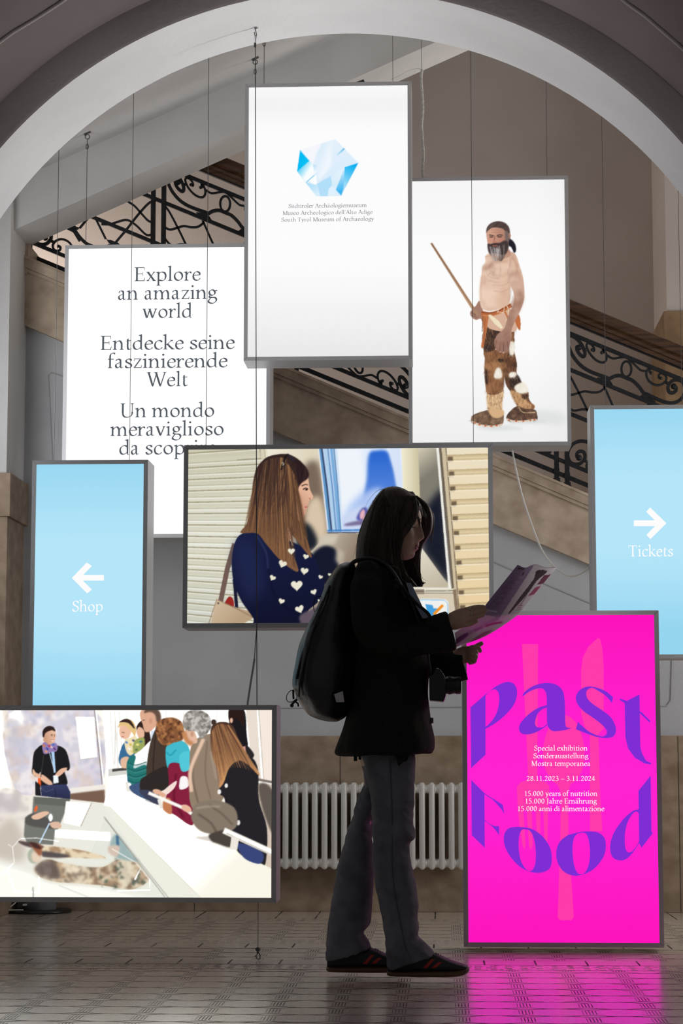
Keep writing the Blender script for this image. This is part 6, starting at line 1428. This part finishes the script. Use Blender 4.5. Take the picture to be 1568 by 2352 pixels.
for y, xl, xn, xf, hd in [tuple(v) for v in catmull(cur, 5)]:
    xm = xl + 52; outer, inner = [], []
    for k in range(nk):
        t = k / (nk - 1)
        if t < .3: q = t / .3; x, ly = xn + (xm - xn) * q, -hd * (.72 + .28 * math.sin(q * math.pi / 2))
        elif t < .7: a_ = (t - .3) / .4 * math.pi; x, ly = xm - (xm - xl) * math.sin(a_), -hd * math.cos(a_)
        else: q = (t - .7) / .3; x, ly = xm + (xf - xm) * q, hd * (1 - .40 * (1 - math.cos(q * math.pi / 2)))
        g = 1 + .022 * jit[k]; outer.append(P(880 + (x - 880) * g, y, YP0 + ly * g))
        inner.append(P(885 + (x - 885) * (.86 if .25 < t < .75 else .97), y, YP0 + ly * .80))
    rows.append(outer + inner[::-1])
n_ = 2 * nk; vs = [v for r_ in rows for v in r_]
h.add(vs, [(i * n_ + k, i * n_ + (k + 1) % n_, (i + 1) * n_ + (k + 1) % n_, (i + 1) * n_ + k) for i in range(len(rows) - 1) for k in range(n_)] + [tuple(range(n_ - 1, -1, -1)), tuple((len(rows) - 1) * n_ + k for k in range(n_))])
def strand(p, r=.0011): h.tube([Vector(v) for v in catmull([P(x, y, YP0 + d) for x, y, d in p], 6)], [r * (1 - .7 * i / (6 * (len(p) - 1))) for i in range(6 * (len(p) - 1) + 1)], 5)
for i in range(46):    # fringe falling over the forehead and past the far cheek
    u = rnd.random(); d = -.052 + .135 * u; tip = 1212 + 34 * max(0, (u - .5)) * 2 - 30 * (1 - abs(2 * u - 1)) * (u < .75) + rnd.uniform(-8, 6); x1 = 962 + 28 * max(0, u - .3) / .7
    strand([(935 + 14 * u, 1132 + rnd.uniform(-3, 3), d * .7), (958 + 8 * u, 1156, d * .9), (x1 - 4 + 10 * u, 1182, d), (x1 + rnd.uniform(-3, 3) + 2, tip, d)], .0022)
for i in range(26):    # near side strands framing the cheek
    o_ = rnd.uniform(-3, 3); e_ = rnd.uniform(-6, 6)
    strand([(950 + o_, 1140, -.068), (957 + o_ - i * .25, 1175, -.088), (944 + o_ - i * .5, 1212, -.094), (926 + o_ - i * .6, 1240, -.096), (919 + o_ - i * .3, 1280, -.093), (930 + e_, 1318, -.092), (950 + e_, 1346 + o_, -.086)], .0019)
for i in range(18):    # far front lock curling outward
    o_ = rnd.uniform(-3, 3); strand([(964 + o_, 1230, .060), (962 + o_, 1275, .058), (962 + o_, 1315, .055), (966 + o_, 1336, .05), (972 + rnd.uniform(-4, 6), 1340 + o_, .045)], .0022)
for p in ([(868, 1140, -.05), (838, 1190, -.085), (822, 1240, -.09), (812, 1275, -.085), (809, 1290, -.08)], [(862, 1150, -.05), (832, 1205, -.08), (818, 1255, -.085), (815, 1300, -.08)], [(885, 1122, -.02), (865, 1128, -.03), (846, 1150, -.05), (836, 1172, -.06)], [(895, 1119, 0), (905, 1116, 0), (920, 1120, 0)], [(966, 1318, .05), (972, 1330, .05), (982, 1334, .05)], [(880, 1127, -.03), (855, 1152, -.06), (830, 1196, -.08), (826, 1215, -.085)], [(950, 1290, .03), (966, 1330, .03), (978, 1338, .03)]): strand(p, .0007)
for i in range(60):    # strands over the back and the side
    u = rnd.random(); x0 = 868 + 70 * u; s_ = rnd.uniform(-2, 2)
    strand([(880 + 45 * u, 1124, -.045), (x0 - 8 + s_, 1150, -.084), (x0 - 24 + 10 * u + s_, 1200, -.100), (x0 - 36 + 22 * u + s_, 1260, -.101), (x0 - 32 + 26 * u, 1300 + 20 * u, -.099)], .0013)
h.build('hair', hair_m, person, True)

# --- coat
c = MB()
loft(c, [hsec(1286, 852, 900, .062), hsec(1294, 838, 912, .085), hsec(1304, 824, 920, .125), hsec(1320, 814, 927, .175), hsec(1350, 811, 940, .190), hsec(1385, 810, 962, .188), hsec(1420, 810, 986, .182), hsec(1470, 811, 989, .178), hsec(1530, 811, 987, .180), hsec(1600, 808, 984, .190), hsec(1650, 795, 990, .205), sec(780, 1698, 998, 1690, .215), sec(768, 1724, 999, 1716, .222), sec(768, 1731, 997, 1722, .220), sec(775, 1737, 992, 1731, .216)], 40, 5)
limb(c, [(846, 1318, 32, .055, -.155), (847, 1345, 41, .068, -.180), (848, 1390, 43, .070, -.195), (856, 1435, 46, .070, -.20), (884, 1468, 44, .068, -.20), (930, 1474, 38, .064, -.185), (985, 1461, 44, .062, -.165), (1020, 1452, 46, .062, -.155), (1036, 1448, 45, .060, -.15)], 28, 5, (1, 0))
limb(c, [(846, 1318, 32, .055, .155), (850, 1390, 43, .070, .195), (880, 1465, 44, .068, .20), (940, 1505, 40, .064, .15), (1000, 1522, 38, .060, .09), (1040, 1530, 35, .056, .07), (1062, 1531, 34, .054, .06)], 28, 5, (1, 0))
loft(c, [sec(1036, 1500, 1020, 1560, .05, .06), sec(1050, 1499, 1050, 1562, .054, .06), sec(1054, 1500, 1076, 1562, .05, .06)], 28, 3)
loft(c, [hsec(1276, 832, 868, .07, 0), hsec(1290, 826, 880, .088), hsec(1302, 826, 900, .10)], 28, 4)      # collar
coat = fuse(c, 'coat', coat_m, person, .006, 3, wrinkle(9, .0055, (1, 1, .6)))
# cuffs, lapel, button, hem tapes
m = MB(); m.tube([Vector(v) for v in catmull([P(x, y, YP0 - .245 + .0 * i) for i, (x, y) in enumerate([(905, 1330), (925, 1352), (955, 1385), (985, 1412), (994, 1440)])], 6)], .006, 6, flat=.012); m.build('lapel', coat_m, coat, True)
m = MB(); m.tube([P(985, 1655, YP0 - .03), P(995, 1655, YP0 - .03)], .010, 16); m.build('button', principled('horn_button', (0.05, 0.03, 0.03), 0.3), coat, True)
shirt_m = noisy('pale_blue_shirt', (0.16, 0.19, 0.25), (0.22, 0.25, 0.32), 20, 0.8)
m = MB(); q = [(932, 1338, .0), (944, 1340, .0), (962, 1376, .0), (975, 1404, .0), (980, 1420, .0), (970, 1420, .0), (955, 1392, .0), (940, 1362, .0)]
m.prism([P(x, y, YP0 - .212) for x, y, _ in q], (0, .16, 0)); m.build('shirt', shirt_m, person)
for x, y, w, l in ((816, 1734, 4, 14), (826, 1736, 3, 9)):
    m = MB(); m.prism([P(x - w, y, YP0 - .17), P(x + w, y, YP0 - .17), P(x + w, y + l, YP0 - .17), P(x - w, y + l, YP0 - .17)], (0, .006, 0)); m.build('hem_tape', coat_m, coat)
m = MB(); m.prism([P(908, 1736, YP0 - .185), P(940, 1734, YP0 - .185), P(934, 1748, YP0 - .185), P(924, 1751, YP0 - .185), P(915, 1760, YP0 - .185)], (0, .004, 0)); m.build('hem_tape', coat_m, coat)

# --- jeans
j = MB()
loft(j, [hsec(1690, 826, 950, .155), hsec(1735, 829, 954, .158), hsec(1765, 832, 953, .150), hsec(1800, 838, 951, .12)], 36, 4)
loft(j, [sec(826, 1725, 954, 1735, .085, -.07), sec(836, 1760, 953, 1765, .088, -.07), sec(848, 1815, 951.5, 1815, .086, -.072), sec(854, 1880, 949, 1880, .080, -.074), sec(855, 1912, 952, 1906, .077, -.075), sec(855, 1926, 953, 1922, .076, -.075), sec(855, 1950, 943, 1938, .073, -.075), sec(855, 1975, 941, 1968, .072, -.076), sec(860, 2020, 953, 2018, .074, -.077), sec(868, 2070, 959.5, 2065, .077, -.078), sec(878, 2115, 960, 2108, .080, -.079), sec(883, 2150, 962, 2136, .083, -.08), sec(885, 2168, 960, 2152, .083, -.08), sec(886, 2190, 976, 2164, .084, -.08), sec(888, 2210, 992, 2178, .082, -.08), sec(891, 2228, 1003, 2191, .078, -.08)], 36, 5)
loft(j, [sec(826, 1725, 930, 1735, .085, .07), sec(834, 1770, 905, 1790, .086, .072), sec(842, 1790, 890, 1820, .083, .073), sec(820, 1837, 872, 1850, .080, .074), sec(800, 1905, 855, 1895, .076, .075), sec(781, 1960, 857, 1958, .073, .076), sec(768, 2028, 858, 2020, .073, .077), sec(757, 2098, 854, 2085, .077, .078), sec(751, 2140, 850, 2122, .080, .079), sec(749.5, 2160, 836, 2138, .081, .08), sec(748.5, 2178, 838, 2150, .081, .08), sec(748, 2196, 848, 2164, .080, .08), sec(749, 2208, 856, 2178, .076, .08)], 36, 5)
def denim(cv):
    a_ = wrinkle(13, .0028, (.7, 1, 1.6))(cv); z = cv.z
    fold = math.exp(-((z - .52) / .10) ** 2) + math.exp(-((z - .10) / .06) ** 2)
    return a_ * 1.3 + .0055 * fold * mnoise.noise(Vector((cv.x * 18, cv.y * 10, cv.z * 42 + cv.x * 26)))
jeans = fuse(j, 'jeans', jeans_m, person, .005, 2, denim)
seam_m = principled('denim_seam', (0.055, 0.057, 0.07), 0.9)
m = MB()
def side_of(secs_pts, hd): return [P(x, y, YP0 + d - hd) for x, y, d in secs_pts]
m.tube([Vector(v) for v in catmull([P(x, y, YP0 + d) for x, y, d in [(896, 1745, -.160), (898, 1800, -.161), (900, 1860, -.157), (901, 1930, -.152), (901, 1990, -.150), (905, 2040, -.154), (914, 2090, -.158), (922, 2130, -.162), (930, 2170, -.164), (944, 2205, -.160)]], 6)], .0016, 6)
m.build('side_seam', seam_m, jeans)

# --- shoes
def shoe(dx, dyp, dY, lab):
    sh_ = lambda rows: [sec(x + dx, yb + dyp, x + dx, yt + dyp, hd, dY, 2.6) for x, yb, yt, hd in rows]
    up = [(890, 2232, 2204, .024), (897, 2232, 2196, .031), (930, 2232, 2184, .035), (965, 2232, 2181, .036), (1000, 2232, 2189, .038), (1020, 2231, 2198, .042), (1045, 2230, 2208, .043), (1064, 2227, 2214, .036), (1074, 2224, 2218, .018)]
    m = MB(); loft(m, sh_(up), 28, 5); s_ = m.build('shoe', leather_m, person, True)
    so = [(888, 2238, 2230, .018), (891, 2240, 2228, .028), (900, 2242, 2228, .034), (940, 2243, 2228, .037), (985, 2243.4, 2228, .040), (1030, 2243, 2227, .046), (1058, 2241, 2224, .042), (1071, 2236, 2220, .028), (1077, 2230, 2221, .010)]
    m = MB(); loft(m, sh_(so), 28, 5); m.build('sole', gum_m, s_, True)
    def surf(x, y):
        for a_, b_ in zip(up[:-1], up[1:]):
            if a_[0] <= x <= b_[0]:
                t = (x - a_[0]) / (b_[0] - a_[0]); yb = a_[1] + (b_[1] - a_[1]) * t; yt = a_[2] + (b_[2] - a_[2]) * t; hd = a_[3] + (b_[3] - a_[3]) * t
                q = min(.98, abs((y - (yb + yt) / 2) / ((yb - yt) / 2))); return hd * (1 - q ** 2.6) ** (1 / 2.6)
        return .03
    for (x0, x1, x2, x3, yt) in ((990, 998.5, 976, 966, 2203), (1006, 1015.5, 995, 984, 2210)):
        m = MB(); g = []; nn = 8
        for i in range(nn + 1):
            t = i / nn; y = yt + (2228.5 - yt) * t; xa_, xb2 = x0 + (x3 - x0) * t, x1 + (x2 - x1) * t
            g.append([P(x + dx, y + dyp, YP0 + dY - surf(x, y) - .0016) for x in (xa_, xb2)])
        m.add([v for r_ in g for v in r_], [(2 * i, 2 * i + 1, 2 * i + 3, 2 * i + 2) for i in range(nn)])
        m.build('stripe', red_m, s_, True)
    m = MB()
    for i in range(5):
        x, y = 1001 + i * 5.2, 2189.5 + i * 2.6; m.tube([P(x + dx, y + 3 + dyp, YP0 + dY - .018), P(x + dx, y - .5 + dyp, YP0 + dY), P(x + 2 + dx, y + 3 + dyp, YP0 + dY + .018)], .0028, 6)
    m.build('laces', leather_m, s_, True)
shoe(0, 0, -.08, 'near'); shoe(-138.5, -9.6, .08, 'far')
silver = principled('silver', (0.7, 0.68, 0.66), 0.25, 1.0)
for (x, y, d, r_, ang) in ((1079, 1397.3, -.1505, .0096, -.3), (1083, 1408.8, -.153, .0096, -.25), (1083, 1501.5, .020, .0092, .3)):
    c_ = P(x, y, YP0 + d); m = MB(); m.tube([c_ + Vector((r_ * math.cos(t) * math.sin(ang) * -1, r_ * math.sin(t), r_ * math.cos(t) * math.cos(ang))) for t in [2 * math.pi * i / 20 for i in range(20)]], .0015, 6, closed=True); m.build('finger_ring', silver, person, True)

# ------------------------------------------------------------------ what she carries
pk = thing('backpack', "black nylon backpack on the woman's back", 'backpack', P(745, 1655, YP0))
m = MB()
loft(m, [hsec(1294, 790, 812, .05), hsec(1299, 778, 815, .09), hsec(1312, 766, 817, .125), hsec(1340, 749, 818, .145), hsec(1390, 731, 819, .152), hsec(1441, 705.5, 819, .158), hsec(1484, 687, 819, .160), hsec(1535, 677, 818, .160), hsec(1572, 671.5, 815, .156), hsec(1590, 676, 812, .152), hsec(1610, 685, 808, .145), hsec(1640, 707, 797, .125), hsec(1652, 734, 783, .10), hsec(1657, 756, 774, .06)], 36, 5)
bag = fuse(m, 'bag', pack_m, pk, .006, 2, wrinkle(14, .004, (1, 1, .5)))
m = MB()
for ln in ([(757, 1345, -.125), (728, 1420, -.13), (706, 1490, -.13), (690, 1560, -.12), (686, 1600, -.10)], [(741, 1380, -.105), (712, 1450, -.105), (692, 1510, -.10), (680, 1560, -.09)], [(722, 1420, -.09), (700, 1480, -.08), (684, 1530, -.07)]):
    m.tube([Vector(v) for v in catmull([P(x, y, YP0 + d) for x, y, d in ln], 6)], .0035, 6)
m.build('piping', pack_m, bag, True)
strap_m = principled('black_webbing', (0.012, 0.012, 0.013), 0.7)
for sy, nm in ((-1, 'near'), (1, 'far')):
    m = MB(); m.tube([Vector(v) for v in catmull([P(x, y, YP0 + sy * d) for x, y, d in [(795, 1312, .10), (812, 1291, .115), (838, 1283, .12), (868, 1287, .125), (893, 1304, .14), (915, 1335, .165), (932, 1375, .190)]], 6)], .007, 8, flat=.022); m.build('shoulder_strap', strap_m, pk, True)
m = MB(); m.tube([Vector(v) for v in catmull([P(x, y, YP0 - .06) for x, y in [(737, 1370), (725, 1372), (720, 1388), (721, 1402), (724, 1408)]], 6)], .0016, 6); m.build('side_loop', strap_m, pk, True)
m = MB(); m.tube([Vector(v) for v in catmull([P(x, y, YP0 - .05) for x, y in [(676, 1588), (668, 1586), (660, 1594), (657.5, 1604), (661, 1611.5), (670, 1612), (679, 1606), (682, 1598), (680, 1590)]], 6)], .0014, 6)
m.tube([P(x, y, YP0 - .05) for x, y in [(673, 1584), (673.5, 1600), (674, 1606)]], .0035, 8); m.tube([P(x, y, YP0 - .05) for x, y in [(682, 1606), (674, 1614), (668, 1620)]], .004, 8); m.tube([P(x, y, YP0 - .05) for x, y in [(679, 1612), (684, 1616), (685, 1623)]], .003, 8)
m.ball(P(670, 1620.5, YP0 - .05), .0065, 12, 8); m.build('cord_toggle', strap_m, pk, True)
m = MB(); m.prism([P(x, y, YP0 - .152) for x, y in [(772, 1613), (790.5, 1612.5), (787, 1587.5), (767, 1594.5)]], (0, .003, 0)); m.build('reflective_tab', principled('grey_reflective_tab', (0.42, 0.38, 0.38), 0.5), pk)

cm = thing('camera', 'black camera with a zoom lens hanging at the front of the dark coat', 'camera', P(1000, 1605, YP0 - .06))
cam_m = principled('black_camera_plastic', (0.006, 0.006, 0.007), 0.30, spec=0.35); glass_m = principled('lens_glass', (0.02, 0.02, 0.03), 0.05, 0, 0.9)
YC = YP0 - .075
m = MB(); q = [P(x, y, YC - .065) for x, y in [(986, 1608), (1019, 1611), (1024, 1596), (1022, 1556), (1017, 1546), (1010, 1536), (1000, 1534), (994, 1548), (985, 1552)]]
m.prism(q, (0, .13, 0)); body_ = m.build('camera_body', cam_m, cm, bevel=.004)
m = MB(); m.tube([P(x, 1574, YC) for x in (1018, 1024, 1024.5, 1040, 1040.5, 1046, 1046.5, 1056, 1058)], [.028, .028, .030, .030, .0285, .0285, .0305, .0305, .029], 36); m.build('lens', cam_m, cm)
m = MB(); m.tube([P(1057, 1574, YC), P(1058.6, 1574, YC)], [.0255, .025], 36); m.build('front_glass', glass_m, cm)
m = MB(); m.tube([P(x, 1574, YC) for x in (1029, 1036)], .0312, 36); m.build('zoom_ring', strap_m, cm)
m = MB(); m.tube([Vector(v) for v in catmull([P(x, y, YP0 + d) for x, y, d in [(990, 1548, -.14), (984, 1515, -.155), (978, 1480, -.15), (962, 1430, -.20), (945, 1385, -.215), (926, 1345, -.20)]], 6)], .004, 8, flat=.010); m.build('neck_strap', strap_m, cm, True)

# leaflet: creased sheet, printed on both sides
a = Art(1040, 1290, 1285, 1492, 5.227, (226, 222, 228)); sh = lambda p: [(x - 40 * 5.227, y - 20 * 5.227) for x, y in p]
a.poly(sh([(975, 140), (1180, 150), (1100, 290), (770, 775), (560, 740), (590, 640)]), (158, 140, 176)); a.line(sh([(985, 185), (1065, 195)]), 18, (40, 30, 44)); a.line(sh([(1060, 235), (1040, 268)]), 20, (70, 40, 70))
for i in range(26):
    t = i / 25; x0, y0 = 900 - 280 * t, 300 + 350 * t; a.line(sh([(x0 + 4, y0), (x0 + 150 - 20 * (i % 4), y0 + 26)]), 4, (84, 66, 104), False, 0, .75)
a.line(sh([(610, 685), (735, 710)]), 20, (206, 196, 214), False, 2)
a.poly(sh([(1190, 135), (1460, 165), (1100, 620), (960, 760), (770, 775)]), (228, 222, 226))
a.poly(sh([(1215, 212), (1330, 210), (1320, 245), (1220, 330), (1140, 440), (1060, 540), (900, 715), (880, 715), (990, 560), (1090, 430), (1180, 310)]), (60, 26, 40), True); a.line(sh([(1100, 500), (1010, 640)]), 5, (90, 30, 60))
a.poly(sh([(1300, 270), (1390, 255), (1310, 365), (1215, 385)]), (120, 22, 70)); a.poly(sh([(1200, 410), (1270, 395), (1180, 500), (1110, 515)]), (176, 60, 112)); 
for i in range(4): a.line(sh([(985 - 8 * i, 615 + 24 * i), (1060 - 12 * i, 608 + 24 * i)]), 6, (160, 90, 130))
a.poly(sh([(560, 745), (770, 775), (620, 880), (230, 1080), (225, 960)]), (214, 204, 216)); a.line(sh([(760, 780), (380, 975)]), 40, (176, 168, 182), False, 6); a.line(sh([(600, 880), (690, 850), (800, 830)]), 26, (176, 70, 116), False, 2)
a.line(sh([(460, 930), (560, 895)]), 22, (120, 110, 126), False, 4); a.poly(sh([(560, 960), (680, 930), (560, 1010), (420, 1070)]), (190, 120, 160), True, 4); a.poly(sh([(240, 1040), (370, 960), (380, 1000), (250, 1090)]), (96, 70, 104), True, 5)
rowsL = [[(1044, 1453.7, -.130), (1045, 1462, -.088), (1046, 1470, -.042), (1047, 1478, .008), (1048, 1486, .055)],
         [(1075, 1434, -.130), (1086, 1439.5, -.085), (1096, 1444, -.038), (1107, 1447, .012), (1117, 1460, .060)],
         [(1108.5, 1411.5, -.127), (1128, 1415, -.080), (1147, 1417.5, -.033), (1167, 1416, .018), (1186.5, 1414.5, .065)],
         [(1113, 1392.5, -.126), (1136, 1401, -.080), (1160, 1400, -.030), (1180, 1398, .020), (1199, 1400, .066)],
         [(1150, 1345, -.121), (1171, 1352, -.076), (1193, 1348, -.024), (1214, 1352, .026), (1237, 1353, .071)],
         [(1188.5, 1297, -.116), (1207, 1303.5, -.070), (1227.7, 1295.8, -.018), (1251, 1303, .030), (1278.4, 1302.5, .076)]]
nu, nvv = 8, 10
rr = [catmull([np.array(p) for p in r_], nu) for r_ in rowsL]; cols = [catmull([rr[i][k] for i in range(len(rr))], nvv) for k in range(len(rr[0]))]
gu, gv = len(cols), len(cols[0]); vs = [P(*cols[k][i][:2], YP0 + cols[k][i][2]) for i in range(gv) for k in range(gu)]
me = bpy.data.meshes.new('leaflet'); me.from_pydata([tuple(v) for v in vs], [], [(i * gu + k, i * gu + k + 1, (i + 1) * gu + k + 1, (i + 1) * gu + k) for i in range(gv - 1) for k in range(gu - 1)]); me.update()
# finer mesh so the print stays sharp
bm = bmesh.new(); bm.from_mesh(me); bmesh.ops.subdivide_edges(bm, edges=bm.edges[:], cuts=2, use_grid_fill=True); bm.to_mesh(me); bm.free()
at_ = me.color_attributes.new('print', 'FLOAT_COLOR', 'POINT'); cols_ = []
for v in me.vertices:
    px, py = project(*v.co); ix, iy = min(max(int(px - 1040), 0), a.W - 1), min(max(int(py - 1290), 0), a.H - 1); c_ = a.im[iy, ix]; cols_ += [*lin(c_ * 255), 1.0]
at_.data.foreach_set('color', np.array(cols_, np.float32))
lm = principled('printed_paper', (0.8, 0.8, 0.8), 0.45); bs = lm.node_tree.nodes['Principled BSDF']; va = N(lm, 'ShaderNodeVertexColor'); va.layer_name = 'print'; L(lm, va.outputs[0], bs.inputs['Base Color'])
tr_ = N(lm, 'ShaderNodeBsdfTranslucent'); L(lm, va.outputs[0], tr_.inputs[0]); mx = N(lm, 'ShaderNodeMixShader'); mx.inputs[0].default_value = 0.30
L(lm, bs.outputs[0], mx.inputs[1]); L(lm, tr_.outputs[0], mx.inputs[2]); L(lm, mx.outputs[0], lm.node_tree.nodes['Material Output'].inputs[0])
lf = link('leaflet', me, lm, None, True)
tag(lf, 'folded printed leaflet the woman holds open in both hands', 'leaflet')
so_ = lf.modifiers.new('thickness', 'SOLIDIFY'); so_.thickness = .0003
